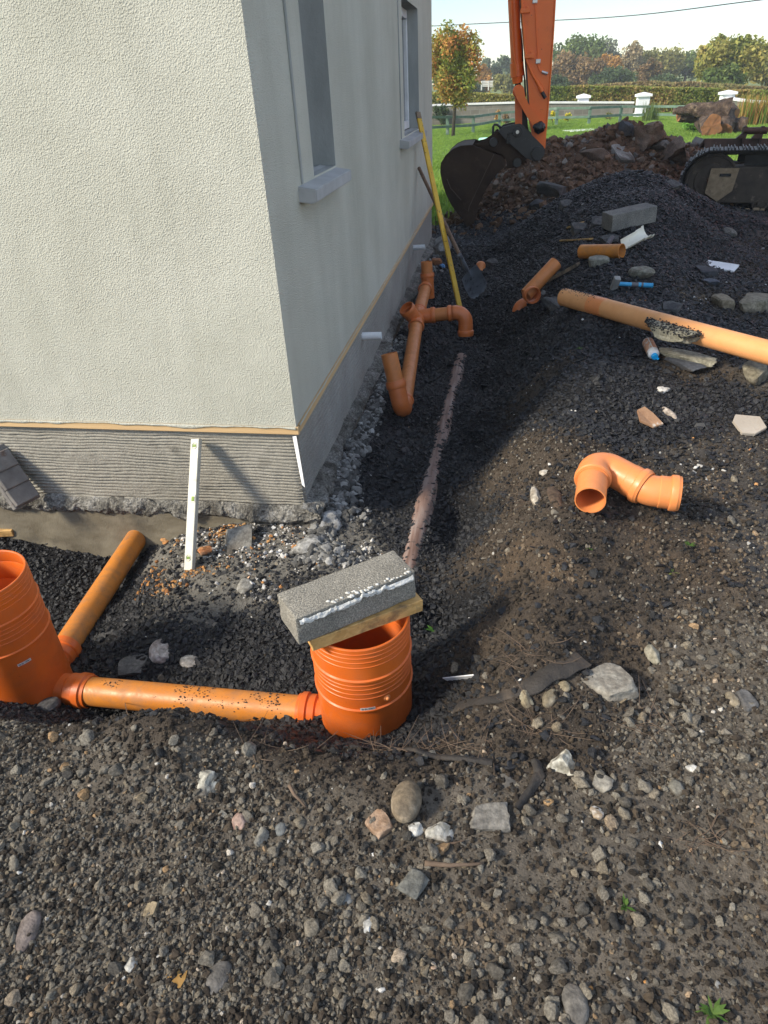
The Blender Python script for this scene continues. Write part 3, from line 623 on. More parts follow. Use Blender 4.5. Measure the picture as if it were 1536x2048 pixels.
# render that slopped down over the battens, with a ragged lower edge
def slop(P0, P1, nrm, n, seed, bias):
    U = np.linspace(0, 1, n); L = np.linalg.norm(np.array(P1) - np.array(P0)); dep = np.clip(0.009 + bias + 0.036 * fbm2(U * L, U * 0, 2.2, 3, seed) + 0.010 * fbm2(U * L, U * 0, 16, 3, seed + 1), 0.001, 0.037)
    Vs = []
    for fr, off in ((0, 0.0), (0.0, 0.004), (0.5, 0.0045), (0.85, 0.0035), (1.0, 0.0005)):
        Vs.append(np.array(P0) + (np.array(P1) - np.array(P0)) * U[:, None] + np.array(nrm) * (off + 0.0012 * fbm2(U * L, U * 0 + fr, 40, 2, seed + 2))[:, None] - np.array([0, 0, 1]) * (dep * fr)[:, None] + np.array([0, 0, 0.003]))
    return np.array(Vs).reshape(-1, 3), gridfaces(n, 5)
mobj('slopped_render', slop((-3.4, YW - 0.0085, ZD), (XW + 0.0, YW - 0.0085, ZD), (0, -1, 0), 420, 5, 0.004), M['roughcast'], house, True)
mobj('slopped_render', slop((XW + 0.011, YW + 0.02, ZD), (XW + 0.011, YEND, ZD), (1, 0, 0), 420, 6, -0.010), M['roughcast'], house, True)
# white corner bead sticking out of the plinth edge
mobj('corner_bead', plate([(XW - 0.026, YW + 0.006, ZD - 0.05), (XW - 0.004, YW - 0.004, ZD - 0.045), (XW + 0.006, YW - 0.004, -0.11), (XW - 0.010, YW + 0.004, -0.10), (XW - 0.018, YW + 0.004, 0.03)], 0.004), M['white_bead'], house)
# rough mortar lip under the plinth and the footing below it
def lip(fn, n_u, n_v, seed):
    U, Vv = np.meshgrid(np.linspace(0, 1, n_u), np.linspace(0, 1, n_v)); P = fn(U, Vv)
    nz = np.stack([fbm(P * 26 + k * 11, 4, seed + k, 0.6) for k in range(3)], -1) * np.array([0.030, 0.030, 0.024]); big = fbm(P * 8, 3, seed + 7)[..., None] * np.array([0.024, 0.024, 0.035])
    return (P + (nz + big) * np.sin(np.pi * np.clip(Vv, 0.06, 0.94))[..., None] ** 0.5).reshape(-1, 3), gridfaces(n_u, n_v)
def lip_front(U, Vv):
    x = -3.4 + (XW + 0.06 + 3.4) * U; a = Vv * math.pi
    return np.stack([x, YW + 0.02 - 0.042 * np.sin(a) - 0.012 * Vv, ZPB + 0.022 - 0.10 * Vv], -1)
def lip_side(U, Vv):
    y = YW - 0.04 + (YEND - YW) * U ** 1.5; a = Vv * math.pi
    return np.stack([XW - 0.02 + (0.075 + 0.02 * np.sin(y * 3)) * np.sin(a), y, ZPB + 0.035 - (0.10 + 0.03 * np.sin(y * 2.2)) * Vv], -1)
mobj('mortar_lip', lip(lip_front, 420, 26, 301), M['mortar'], house, True)
mobj('mortar_lip', lip(lip_side, 480, 26, 311), M['mortar'], house, True)
def foot_front(U, Vv): return np.stack([-8.4 + (XW - 0.02 + 8.4) * U ** 0.5, YW - 0.005 - 0.05 * Vv, -0.30 - 0.34 * Vv], -1)
def foot_side(U, Vv): return np.stack([XW + 0.015 + 0.06 * Vv, YW + (YEND - YW) * U ** 1.4, -0.28 - 0.3 * Vv], -1)
for fn, nu in ((foot_front, 260), (foot_side, 160)):
    U, Vv = np.meshgrid(np.linspace(0, 1, nu), np.linspace(0, 1, 24)); P = fn(U, Vv); P = P + 0.012 * np.stack([0 * U, fbm(P * 7, 4, 3), 0 * U], -1)
    mobj('footing', (P.reshape(-1, 3), gridfaces(nu, 24)), M['footing'], house, True)
# white waste pipes through the plinth
for px_, py_ in ((728, 672), (829, 495)):
    p = on_x(px_, py_, XW); wp = mobj('waste_pipe', sweep([p + np.array([-0.03, 0, 0]), p + np.array([0.12 if py_ > 600 else 0.11, -0.0, 0.004])], 0.0245, 20, wall=0.003), M['white_upvc'], house); autosmooth(wp)
# roof over it all
rz = [(XL - 0.3, YW - 0.3, ZT), (XW + 0.3, YW - 0.3, ZT), (XW + 0.3, YEND + 0.3, ZT), (XL - 0.3, YEND + 0.3, ZT), ((XL + XW) / 2 - 0.2, YW + 3.0, ZT + 2.4), ((XL + XW) / 2 + 0.2, YEND - 3.0, ZT + 2.4)]
mobj('roof', (np.array(rz), [(0, 1, 4), (1, 2, 5, 4), (2, 3, 5), (3, 0, 4, 5), (3, 2, 1, 0)]), M['slate'], house)
mobj('back_wall', joing(box(((XL + XW) / 2, YEND - 0.15, (ZD + ZT) / 2), (XW - XL - 0.62, 0.3, ZT - ZD - 0.004)), box((XL + 0.15, (YW + YEND) / 2, (ZD + ZT) / 2), (0.3, YEND - YW - 0.64, ZT - ZD - 0.004))), M['roughcast'], house)

# ------------------------------------------------------------------ orange inspection chambers and the drains between them
CH1 = on_z(717, 1229, 0.125); CH2 = np.array([CH1[0] - 1.375, CH1[1] + 0.06, 0.125])
def chamber(name, label, c, R0, zb, sockets, tag_ang, tag_text, boss_ang=None, fill=-0.12):
    root = thing(name, label, 'inspection chamber', (c[0], c[1], zb))
    h = c[2] - zb
    prof = [(R0 - 0.002, 0)]
    def rib(z, a=0.0022, s=0.0016): prof.extend([(R0, z - s * 1.6), (R0 + a, z - s * 0.7), (R0 + a, z + s * 0.7), (R0, z + s * 1.6)])
    def at_top(d): return h - d
    ribs = [(0.258, 0.005, 0.004), (0.206, 0.0014, 0.0012), (0.186, 0.0014, 0.0012), (0.166, 0.0014, 0.0012), (0.150, 0.0014, 0.0012), (0.130, 0.005, 0.004), (0.072, 0.0014, 0.0012), (0.052, 0.0014, 0.0012), (0.034, 0.0014, 0.0012), (0.018, 0.0014, 0.0012)]
    for dd, a, s in ribs:
        if at_top(dd) > 0.01: rib(at_top(dd), a, s)
    prof += [(R0, h - 0.003), (R0 - 0.002, h), (R0 - 0.006, h), (R0 - 0.008, h - 0.003)]
    for dd in (0.05, 0.13): prof += [(R0 - 0.008, h - dd + 0.004), (R0 - 0.006, h - dd), (R0 - 0.008, h - dd - 0.004)]
    prof += [(R0 - 0.008, 0.0), (0.001, -0.002)]
    b = mobj('chamber_shell', lathe(prof, (c[0], c[1], zb), 96), M['orange'], root); autosmooth(b, 30)
    for d_, z_, ln in sockets:
        d_ = _n((*d_, 0)); p = np.array([c[0], c[1], z_]) + d_ * (R0 - 0.012)
        pth, rr = seg_path(p, p + d_ * ln, [(0, 0.058), (0.30, 0.058), (0.36, 0.064), (0.62, 0.064), (0.66, 0.070), (0.86, 0.070), (0.9, 0.064), (1, 0.063)])
        autosmooth(mobj('socket', sweep(pth, rr, 40, wall=0.005), M['fitting'] if False else M['orange'], root), 30)
    # printed tape curved round the shell
    a0, zt, wd = tag_ang; zt = c[2] - zt
    na = 10; rr = R0 + 0.0035
    vs = []
    for k in range(na + 1):
        an = a0 + (k / na - 0.5) * wd / R0
        for q in (-0.0058, 0.0058): vs.append((c[0] + rr * math.cos(an), c[1] + rr * math.sin(an), zt + q))
    fs = [(2 * k, 2 * k + 2, 2 * k + 3, 2 * k + 1) for k in range(na)]
    tape = mobj('tape', (np.array(vs), fs), M['sticker'], root); tape['label'] = 'white printed tape'
    cu = bpy.data.curves.new('tape_text', 'FONT'); cu.body = tag_text; cu.size = 0.0092; cu.align_x = 'CENTER'; cu.align_y = 'CENTER'; cu.resolution_u = 2; cu.offset = 0.00025
    tmp = bpy.data.objects.new('tape_text', cu); link(tmp); dg = bpy.context.evaluated_depsgraph_get(); me = bpy.data.meshes.new_from_object(tmp.evaluated_get(dg)); bpy.data.objects.remove(tmp)
    co = np.array([v.co[:] for v in me.vertices]); sc = min(1.0, (wd - 0.006) / (np.ptp(co[:, 0]) + 1e-6)); an = a0 + co[:, 0] * sc / R0; r2 = rr + 0.0006
    me2 = mesh_data('print', np.stack([c[0] + r2 * np.cos(an), c[1] + r2 * np.sin(an), zt + co[:, 1]], -1) - WO[root.name], [tuple(p.vertices) for p in me.polygons], M['ink'])
    to = bpy.data.objects.new('print', me2); link(to); to.parent = tape
    if boss_ang is not None:
        an, dz = boss_ang; d_ = np.array([math.cos(an), math.sin(an), 0]); p = np.array([c[0], c[1], c[2] - dz]) + d_ * R0
        mobj('boss', lathe([(0.0115, -0.002), (0.0115, 0.001), (0.0095, 0.0015), (0.0065, 0.0015), (0.0062, 0.006), (0.004, 0.009), (0.0005, 0.0095)], p, 24, d_), M['elbow'], root, True)
    return root
ang = lambda dx, dy: math.atan2(dy, dx)
TV = np.array([0 - CH1[0], 0 - CH1[1]]); tv = ang(*TV)         # direction from the chamber towards the viewer
chamber('inspection_chamber', 'orange ribbed chamber with a concrete block and timber laid across its rim', CH1, 0.158, -0.46,
        [((-1, -0.03), -0.345, 0.10), ((0.0, 1), -0.36, 0.09)], (tv + 0.02, 0.247, 0.046), 'AJn EN 13598-2', (tv + 0.43, 0.225))
chamber('inspection_chamber', 'orange ribbed chamber cut off by the left edge of the photo, wet inside', CH2, 0.158, -0.60,
        [((1, -0.04), -0.415, 0.13), ((0.0, 1), -0.46, 0.11)], (ang(-CH2[0], -CH2[1]) + 0.10, 0.312, 0.046), 'AJn EN 13598-1')
dr = thing('drain_pipe', 'grit strewn orange pipe joining the two upright chambers', 'drain pipe', (CH1[0] - 0.7, CH1[1], -0.4))
p0 = np.array([CH2[0] + 0.21, CH2[1] - 0.008, -0.415]); p1 = np.array([CH1[0] - 0.2, CH1[1] - 0.006, -0.345])
autosmooth(mobj('pipe', sweep([p0 + (p1 - p0) * k / 8 for k in range(9)], 0.055, 40, wall=0.004), M['pipe'], dr))
rs = np.random.default_rng(31); gg = []; dpp = p1 - p0
for k in range(760):
    tpos = 1 - rs.random() ** 1.2 * 0.62 if k > 90 else rs.uniform(0.1, 0.22); an = rs.normal(0.1, 0.6); s = 0.0009 + 0.0042 * rs.random() ** 2.5
    if vnoise(np.array([[tpos * 14, an * 1.6, 0.5]]), 3)[0] < 0.52: continue
    pnt = p0 + dpp * tpos + np.array([0, -0.055 * math.sin(an), 0.0555 * math.cos(an)]); v, f = stone_geo(int(rs.integers(40)) + 3000, (s, s * 0.9, s * 0.55), 'hull'); gg.append((v + pnt, f))
meta(mobj('grit_crust', joing(*gg), M['track'], dr), kind='stuff')
dr2 = thing('drain_pipe', 'orange pipe running from left chamber into the house footing', 'drain pipe', (CH2[0], CH2[1] + 0.5, -0.5))
p0 = np.array([CH2[0] + 0.0, CH2[1] + 0.2, -0.46]); p1 = np.array([CH2[0] - 0.09, YW + 0.03, -0.465])
autosmooth(mobj('pipe', sweep([p0 + (p1 - p0) * k / 8 for k in range(9)], 0.055, 40, wall=0.004), M['pipe'], dr2))
tr = thing('drain_pipe', 'dusty half buried pipe lying along the trench floor', 'drain pipe', (-0.35, 3.5, -0.4))
pts = [(-0.352 + 0.080 * (y_ - 1.74) / 3.41, y_, -0.302 - 0.020 * (y_ - 1.74) - 0.044 - 0.003 * math.sin(y_ * 2.1) - 0.02 * max(0, y_ - 4.9)) for y_ in np.linspace(1.74, 5.3, 20)]
autosmooth(mobj('pipe', sweep(pts, 0.055, 40, wall=0.004), M['dustpipe'], tr))

# ------------------------------------------------------------------ scattered gravel, soil crumbs and grass (nobody could count them)
def scatter(name, P, scale, tone, protos, mat, label, rot=None, seed=0):
    """one object: points carrying size, turn and tone, a small stone set on each"""
    rs = np.random.default_rng(seed); n = len(P)
    me = bpy.data.meshes.new(name); me.vertices.add(n); me.vertices.foreach_set('co', np.asarray(P, float).ravel())
    a = me.attributes.new('scl', 'FLOAT_VECTOR', 'POINT'); a.data.foreach_set('vector', np.asarray(scale, float).ravel())
    a = me.attributes.new('turn', 'FLOAT_VECTOR', 'POINT')
    if rot is None: rot = np.stack([rs.uniform(-0.7, 0.7, n), rs.uniform(-0.7, 0.7, n), rs.uniform(0, 6.283, n)], -1)
    a.data.foreach_set('vector', np.asarray(rot, float).ravel())
    a = me.attributes.new('tone', 'FLOAT', 'POINT'); a.data.foreach_set('value', np.asarray(tone, float))
    a = me.attributes.new('pick', 'INT', 'POINT'); a.data.foreach_set('value', rs.integers(0, len(protos), n).astype(np.int32))
    coll = bpy.data.collections.new(name + '_kinds')
    for i, g in enumerate(protos):
        k = bpy.data.objects.new(f'{name}_kind', mesh_data(f'{name}_kind', g[0], g[1], mat, smooth=g[2] if len(g) > 2 else False)); coll.objects.link(k)
    ng = bpy.data.node_groups.new(name, 'GeometryNodeTree'); ng.interface.new_socket('Geometry', in_out='INPUT', socket_type='NodeSocketGeometry'); ng.interface.new_socket('Geometry', in_out='OUTPUT', socket_type='NodeSocketGeometry')
    N = ng.nodes; gi = N.new('NodeGroupInput'); go = N.new('NodeGroupOutput'); ip = N.new('GeometryNodeInstanceOnPoints'); ci = N.new('GeometryNodeCollectionInfo')
    ci.inputs['Collection'].default_value = coll; ci.inputs['Separate Children'].default_value = True; ci.inputs['Reset Children'].default_value = True
    def na(nm, ty): q = N.new('GeometryNodeInputNamedAttribute'); q.data_type = ty; q.inputs['Name'].default_value = nm; return q.outputs['Attribute']
    L = ng.links.new
    L(gi.outputs[0], ip.inputs['Points']); L(ci.outputs[0], ip.inputs['Instance']); ip.inputs['Pick Instance'].default_value = True
    L(na('pick', 'INT'), ip.inputs['Instance Index']); L(na('scl', 'FLOAT_VECTOR'), ip.inputs['Scale'])
    er = N.new('FunctionNodeEulerToRotation'); L(na('turn', 'FLOAT_VECTOR'), er.inputs[0]); L(er.outputs[0], ip.inputs['Rotation'])
    L(ip.outputs[0], go.inputs[0])
    o = link(bpy.data.objects.new(name, me)); o.modifiers.new('scatter', 'NODES').node_group = ng
    me.materials.append(mat); return meta(o, label, None, None, 'stuff')
FRUST = (-768 / F, 768 / F)
def in_view(x, y, z, pad=0.08):
    p = np.stack([x, y, z], -1) - EYE; c = p @ ROT
    return (c[:, 2] > 0.2) & (np.abs(c[:, 0] / c[:, 2]) < 768 / F * (1 + pad) + 0.03) & (np.abs(c[:, 1] / c[:, 2]) < 1024 / F * (1 + pad) + 0.03)
def sample(n, x0, x1, y0, y1, wfun, ybias=1.0, seed=0):
    rs = np.random.default_rng(seed); x = rs.uniform(x0, x1, n); y = y0 + (y1 - y0) * rs.random(n) ** ybias
    z = ground_z(x, y); k = in_view(x, y, z) & ~((x < XW + 0.03) & (y > YW - 0.02) & (y < YEND + 0.1)); x, y, z = x[k], y[k], z[k]
    k = ~((np.abs(x - np.interp(y, [1.74, 5.15], [-0.352, -0.272])) < 0.013 + 0.014 * fbm2(x, y, 9, 2, 99)) & (y > 1.7) & (y < 4.95)); x, y, z = x[k], y[k], z[k]
    W = zone_weights(x, y); wt = wfun({c: W[:, i] for i, c in enumerate(ZK)}, x, y); k = rs.random(len(x)) < wt
    return x[k], y[k], z[k]
hull = [(*stone_geo(900 + k, kind='hull'), False) for k in range(14)]
peb = [(*stone_geo(700 + k, kind='angular', detail=3, rough=0.42), True) for k in range(9)] + [(*stone_geo(740 + k, kind='angular', detail=2, rough=0.3), False) for k in range(5)] + [(*stone_geo(760 + k, kind='hull'), False) for k in range(4)]
crumb = [(*stone_geo(800 + k, kind='angular', detail=2, rough=0.8), False) for k in range(8)] + [(*stone_geo(830 + k, kind='hull'), False) for k in range(3)]
t_black = [(0.0, (0.005, 0.005, 0.006)), (0.5, (0.009, 0.0095, 0.0115)), (0.85, (0.018, 0.019, 0.023)), (0.97, (0.050, 0.049, 0.047)), (1.0, (0.26, 0.25, 0.23))]
t_peb = [(0.0, (0.036, 0.035, 0.034)), (0.2, (0.110, 0.098, 0.081)), (0.5, (0.168, 0.150, 0.123)), (0.78, (0.205, 0.185, 0.150)), (0.90, (0.20, 0.16, 0.108)), (0.965, (0.23, 0.21, 0.175)), (0.985, (0.31, 0.19, 0.09)), (1.0, (0.55, 0.53, 0.48))]
t_crumb = [(0.0, (0.030, 0.025, 0.020)), (0.5, (0.060, 0.047, 0.036)), (0.85, (0.105, 0.080, 0.055)), (1.0, (0.19, 0.145, 0.10))]
t_white = [(0.0, (0.30, 0.29, 0.27)), (0.6, (0.62, 0.60, 0.56)), (0.82, (0.74, 0.72, 0.68)), (0.9, (0.55, 0.27, 0.09)), (1.0, (0.42, 0.19, 0.08))]
def mk(mname, stops, rough, spec, fine): return tinted(mname, rough, [(160, 0.0015)], True, fine, 0, spec, stops)
m_black = mk('black_stone', t_black, 0.5, 0.5, (60, 0.5)); m_peb = mk('pebble', t_peb, 0.92, 0.2, (3.5, 0.75)); m_cr = mk('soil_crumb', t_crumb, 0.92, 0.2, (50, 0.5)); m_wh = mk('white_chip', t_white, 0.85, 0.3, (40, 0.35))
def stones(n, lo, hi, sk, flat, rs):
    s = lo * (hi / lo) ** (rs.random(n) ** sk); r = rs.uniform(0.75, 1.3, (n, 3)); r[:, 2] *= flat; return s[:, None] * r
def put(name, xyz, lo, hi, sk, flat, protos, mat, label, seed, tonefun=None, sink=0.25, far=None):
    rs = np.random.default_rng(seed); x, y, z = xyz; n = len(x); s = stones(n, lo, hi, sk, flat, rs)
    if far is not None: s = s * (1 + np.clip(y - far[0], 0, 99) * far[1])[:, None]
    P = np.stack([x, y, z + s[:, 2] * (0.6 - sink * rs.random(n) * 2)], -1)
    tn = rs.random(n) if tonefun is None else tonefun(rs, x, y)
    print(name, n)
    return scatter(name, P, s, tn, protos, mat, label, None, seed)
# crushed black stone: trench bed and heaps
put('black_gravel', sample(420000, -2.8, 3.4, 1.1, 10.6, lambda w, x, y: np.clip(w['B'] * 1.6 + 0.18 * w['K'] + 0.07 * w['D'] + 0.2 * w['R'], 0, 1), 1.5, 21), 0.0040, 0.0180, 2.0, 0.62, hull, m_black, 'crushed black stone bedding the trench and heaped beyond it', 21, far=(3.0, 0.075),
    tonefun=lambda rs, x, y: np.clip(0.5 + 0.42 * (rs.random(len(x)) - 0.5) * 2 + 0.0, 0, 1) * np.where(rs.random(len(x)) < 0.012, 1.05, 0.93))
put('foreground_gravel', sample(260000, -1.6, 2.6, 0.38, 3.4, lambda w, x, y: np.clip(w['S'] * 1.1 + 0.16 * w['D'] + 0.22 * w['K'] + 0.5 * w['R'], 0, 1) * (0.15 + 0.85 * smoothstep(-0.25, 0.3, fbm2(x, y, 1.6, 4, 87))), 1.3, 22), 0.0018, 0.0078, 1.9, 0.75, peb, m_peb, 'fine grey gravel trodden into the soil in the foreground', 22)
put('pebbles', sample(11500, -1.4, 2.2, 0.4, 2.6, lambda w, x, y: np.clip(w['S'] * 1.0 + 0.10 * w['D'] + 0.15 * w['K'] + 0.3 * w['R'], 0, 1) * np.clip(0.75 - 0.45 * (x - 0.2), 0.25, 1) * (0.12 + 0.88 * smoothstep(-0.2, 0.3, fbm2(x, y, 1.5, 4, 88))), 1.1, 23), 0.007, 0.020, 1.9, 0.72, peb, m_peb, 'rounded grey and brown pebbles scattered over the foreground soil', 23, sink=0.3)
put('soil_crumbs', sample(420000, -2.4, 4.2, 0.38, 8.0, lambda w, x, y: np.clip(w['D'] * 1.2 + 0.55 * w['S'] + 0.6 * w['K'], 0, 1), 1.6, 24), 0.0018, 0.0105, 2.3, 0.8, crumb, m_cr, 'dark crumbled soil on the trench bank', 24, far=(3.0, 0.09),
    tonefun=lambda rs, x, y: np.clip(rs.random(len(x)) ** 1.3 * 0.75 + 0.55 * smoothstep(0.12, 0.45, fbm2(x, y, 4.3, 4, 61)), 0, 1))
put('earth_clods', sample(60000, -1.2, 4.2, 9.8, 13.6, lambda w, x, y: np.clip(w['E'] * 1.2 + 0.2 * w['B'], 0, 1), 1.0, 25), 0.007, 0.075, 7.5, 0.7, hull, tinted('earth_clod', 0.9, [(20, 0.006)], True, (18, 0.6), 0, 0.25, [(0.0, (0.07, 0.043, 0.027)), (0.5, (0.135, 0.080, 0.048)), (0.8, (0.20, 0.125, 0.078)), (0.92, (0.22, 0.20, 0.17)), (1.0, (0.06, 0.06, 0.062))]), 'brown earth clods on the far spoil heap', 25)
put('white_rubble', sample(120000, -1.7, 2.8, 1.5, 6.0, lambda w, x, y: np.clip(0.8 * w['R'] * smoothstep(0.35, 0.8, w['R']) * smoothstep(-0.25, 0.25, fbm2(x, y, 5, 3, 90)) + (0.22 * (w['K'] + w['D'] + 0.4 * w['B'])) * (y > 2.1) * smoothstep(0.10, 0.4, fbm2(x, y, 2.6, 3, 91)) * (x > 0.2), 0, 1), 1.2, 26), 0.002, 0.013, 2.4, 0.6, peb, m_wh, 'white mortar crumbs and orange chips strewn near the house corner', 26)
put('debris_chips', sample(1500, -1.7, 3.0, 0.5, 8.0, lambda w, x, y: 0.5 + 0 * x, 1.2, 27), 0.003, 0.008, 2.0, 0.5, peb, m_wh, 'tiny pale chips dotted over the dark soil', 27)
put('mortar_rubble', sample(160000, XW + 0.03, -0.45, 2.3, 9.4, lambda w, x, y: 0.85 * np.exp(-((x - XW - 0.06) / (0.055 + 0.10 * smoothstep(3.3, 2.5, y))) ** 2) * smoothstep(-0.35, 0.1, fbm2(x, y, 3.5, 3, 97)), 1.3, 30), 0.004, 0.028, 2.6, 0.75, peb, tinted('mortar_chunk', 0.95, [(160, 0.002)], True, (30, 0.6), 0, 0.2, [(0.0, (0.06, 0.058, 0.054)), (0.45, (0.15, 0.147, 0.138)), (0.85, (0.27, 0.265, 0.25)), (1.0, (0.50, 0.49, 0.46))]), 'grey mortar rubble fallen along the foot of the side wall', 30)
put('orange_clay_crumbs', sample(60000, -1.62, -1.0, 2.1, 2.62, lambda w, x, y: 0.10 * smoothstep(-0.1, 0.35, fbm2(x, y, 7, 3, 93)) * smoothstep(0.42, 0.1, np.hypot((x + 1.42), (y - 2.42))), 1.0, 29), 0.003, 0.013, 1.6, 0.7, peb, tinted('orange_crumb', 0.85, [(160, 0.0015)], True, (30, 0.4), 0, 0.3, [(0.0, (0.24, 0.10, 0.035)), (0.6, (0.40, 0.19, 0.06)), (1.0, (0.52, 0.33, 0.16))]), 'orange clay crumbs strewn round the foot of the spirit level', 29)
put('slate_flakes', sample(6000, -0.7, 3.2, 2.6, 10.0, lambda w, x, y: np.clip(w['B'] * 0.5 + 0.5 * w['K'], 0, 1) * (0.2 + 0.8 * smoothstep(0, 0.4, fbm2(x, y, 1.2, 3, 95))), 1.2, 28), 0.014, 0.038, 1.8, 0.32, hull, m_black, 'larger dark flakes among the crushed black stone', 28, far=(4, 0.06))

# ------------------------------------------------------------------ grass
def tuft(seed, nb=7, h=1.0):
    rs = np.random.default_rng(seed); V, Fc = [], []
    for k in range(nb):
        a = rs.uniform(0, 6.28); b = rs.uniform(0, 6.28); r = rs.uniform(0, 0.35); ln = h * rs.uniform(0.5, 1.0); lean = rs.uniform(0.05, 0.5); wd = rs.uniform(0.03, 0.06)
        p = np.array([r * math.cos(a), r * math.sin(a), 0]); dr_ = np.array([math.cos(b), math.sin(b), 0]); sd = np.array([-dr_[1], dr_[0], 0]) * wd; k0 = len(V)
        V += [p - sd, p + sd, p + dr_ * lean * 0.4 * ln + np.array([0, 0, ln * 0.6]) + sd * 0.7, p + dr_ * lean * 0.4 * ln + np.array([0, 0, ln * 0.6]) - sd * 0.7, p + dr_ * lean * ln + np.array([0, 0, ln])]
        Fc += [(k0, k0 + 1, k0 + 2, k0 + 3), (k0 + 3, k0 + 2, k0 + 4)]
    return np.array(V), Fc, False
tufts = [tuft(60 + k) for k in range(6)]
m_grass = tinted('grass_blade', 0.6, None, True, None, 0.35, 0.3, [(0.0, (0.14, 0.25, 0.035)), (0.5, (0.24, 0.38, 0.06)), (0.85, (0.33, 0.45, 0.08)), (1.0, (0.36, 0.37, 0.12))])
rs = np.random.default_rng(44)
x, y, z = sample(150000, -4, 16, 10.5, 43, lambda w, x, y: np.clip(w['G'] * 1.2 - 0.15, 0, 1), 0.9, 41)
sc_ = rs.uniform(0.035, 0.075, len(x)) * (1 + 0.6 * (fbm2(x, y, 0.5, 3, 45) > 0.15)) * np.where((x < 0.4) & (y < 17), 1.9, 1)
rot_ = np.stack([rs.uniform(-.2, .2, len(x)), rs.uniform(-.2, .2, len(x)), rs.uniform(0, 6.28, len(x))], -1)
scatter('lawn_grass', np.stack([x, y, z - 0.005], -1), np.stack([sc_ * 1.5, sc_ * 1.5, sc_], -1), np.clip(0.5 + 0.35 * fbm2(x, y, 0.35, 3, 46) + rs.uniform(-.3, .3, len(x)), 0, 1), tufts, m_grass, 'bright green lawn grass beyond the spoil heaps', rot_, 47)

# ------------------------------------------------------------------ drain fittings beside the wall
def pipe_part(name, p0, p1, root, mat, r=0.055, wall=0.004, n=36, nseg=1, smooth=True):
    p0 = np.array(p0); p1 = np.array(p1)
    return autosmooth(mobj(name, sweep([p0 + (p1 - p0) * k / nseg for k in range(nseg + 1)], r, n, wall=wall), mat, root), 40)
def collar(p, d, root, mat, ln=0.075, r=0.062, name='collar'):
    """a push-fit socket: plain sleeve with a fatter seal ring at its mouth"""
    d = _n(d); pth, rr = seg_path(p, np.array(p) + d * ln, [(0, r - 0.004), (0.06, r), (0.52, r), (0.56, r + 0.0055), (0.60, r + 0.007), (0.86, r + 0.007), (0.92, r + 0.004), (1, r + 0.003)])
    return autosmooth(mobj(name, sweep(pth, rr, 36, wall=0.0055), mat, root), 30)
st = thing('drain_branch_run', 'terracotta drain run with two risers and a side branch along the house wall', 'drain run', (-0.55, 5.2, -0.4))
A = on_y(806, 790, 4.12); B = on_y(852, 570, 6.45)
A = np.array([A[0], 4.12, -0.325]); A[0] = on_z(806, 795, -0.325)[0]
rb = on_z(800, 803, -0.285); rt = on_y(778, 707, rb[1] + 0.07)
d_r = _n(rt - rb)
Tj = on_z(835, 636, -0.185); Bd = on_z(850, 580, -0.165)
run0 = rb + np.array([0.03, 0.30, 0.06]); dirm = _n(Tj - run0)
# lower bend: comes down the riser, turns and heads along the wall
bend = [rb + d_r * 0.05, rb + d_r * 0.01] + arc_bend(rb + d_r * 0.0, -d_r, dirm, 0.062, 10)
bend.append(bend[-1] + dirm * 0.06)
autosmooth(mobj('bend', sweep(bend, 0.060, 36, wall=0.004), M['fitting'], st), 40)
collar(rb + d_r * 0.035, d_r, st, M['fitting'], 0.11, 0.061)
pipe_part('riser', rb + d_r * 0.08, rt, st, M['pipe2'])
collar(bend[-1] - dirm * 0.03, dirm, st, M['fitting'], 0.10, 0.061)
e0 = bend[-1] + dirm * 0.02
dirm = _n(Tj - e0)
pipe_part('pipe', e0, Tj - dirm * 0.12, st, M['pipe'] if False else M['pipe2'], nseg=4)
collar(Tj - dirm * 0.10, -dirm, st, M['fitting'], 0.09, 0.061)
d2 = _n(Bd - Tj)
pipe_part('branch_fitting', Tj - dirm * 0.13, Tj + d2 * 0.16, st, M['fitting'], 0.060, nseg=3)
# upward inlet on the near left of the junction
u0 = Tj - dirm * 0.07; up = _n(on_y(814, 618, u0[1] - 0.06) - u0)
pipe_part('inlet', u0, u0 + up * 0.11, st, M['fitting'], 0.059)
collar(u0 + up * 0.07, up, st, M['fitting'], 0.10, 0.062)
# branch out into the trench with a bend that drops
s0 = Tj + d2 * 0.03; e1 = on_y(905, 626, Tj[1] + 0.03); db = _n(e1 - s0)
pipe_part('branch_arm', s0, s0 + db * 0.10, st, M['fitting'], 0.060)
collar(s0 + db * 0.07, db, st, M['fitting'], 0.085, 0.061)
pipe_part('pipe', s0 + db * 0.12, e1, st, M['pipe2'])
dn = _n((0.03, -0.16, -1.0)); eb = [e1 - db * 0.04, e1 + db * 0.01] + arc_bend(e1 + db * 0.02, db, dn, 0.085, 12); eb.append(eb[-1] + dn * 0.05)
collar(e1 + db * 0.035, -db, st, M['fitting'], 0.075, 0.061)
autosmooth(mobj('bend', sweep(eb, 0.061, 36, wall=0.005), M['fitting'], st), 40)
collar(eb[-1] - dn * 0.04, dn, st, M['fitting'], 0.10, 0.062)
# far end of the run: second riser
pipe_part('pipe', Tj + d2 * 0.14, Bd, st, M['pipe2'], nseg=3)
collar(Tj + d2 * 0.13, d2, st, M['fitting'], 0.07, 0.061)
r2b = on_z(857, 596, -0.29); r2t = on_y(853, 523, r2b[1] + 0.03); d3 = _n(r2t - r2b)
pipe_part('bend', r2b, r2b + d3 * 0.22, st, M['fitting'], 0.060)
collar(Bd + d2 * 0.08, -d2, st, M['fitting'], 0.085, 0.062)
collar(r2b + d3 * 0.15, d3, st, M['fitting'], 0.09, 0.062)
pipe_part('riser', r2b + d3 * 0.2, r2t, st, M['pipe2'])

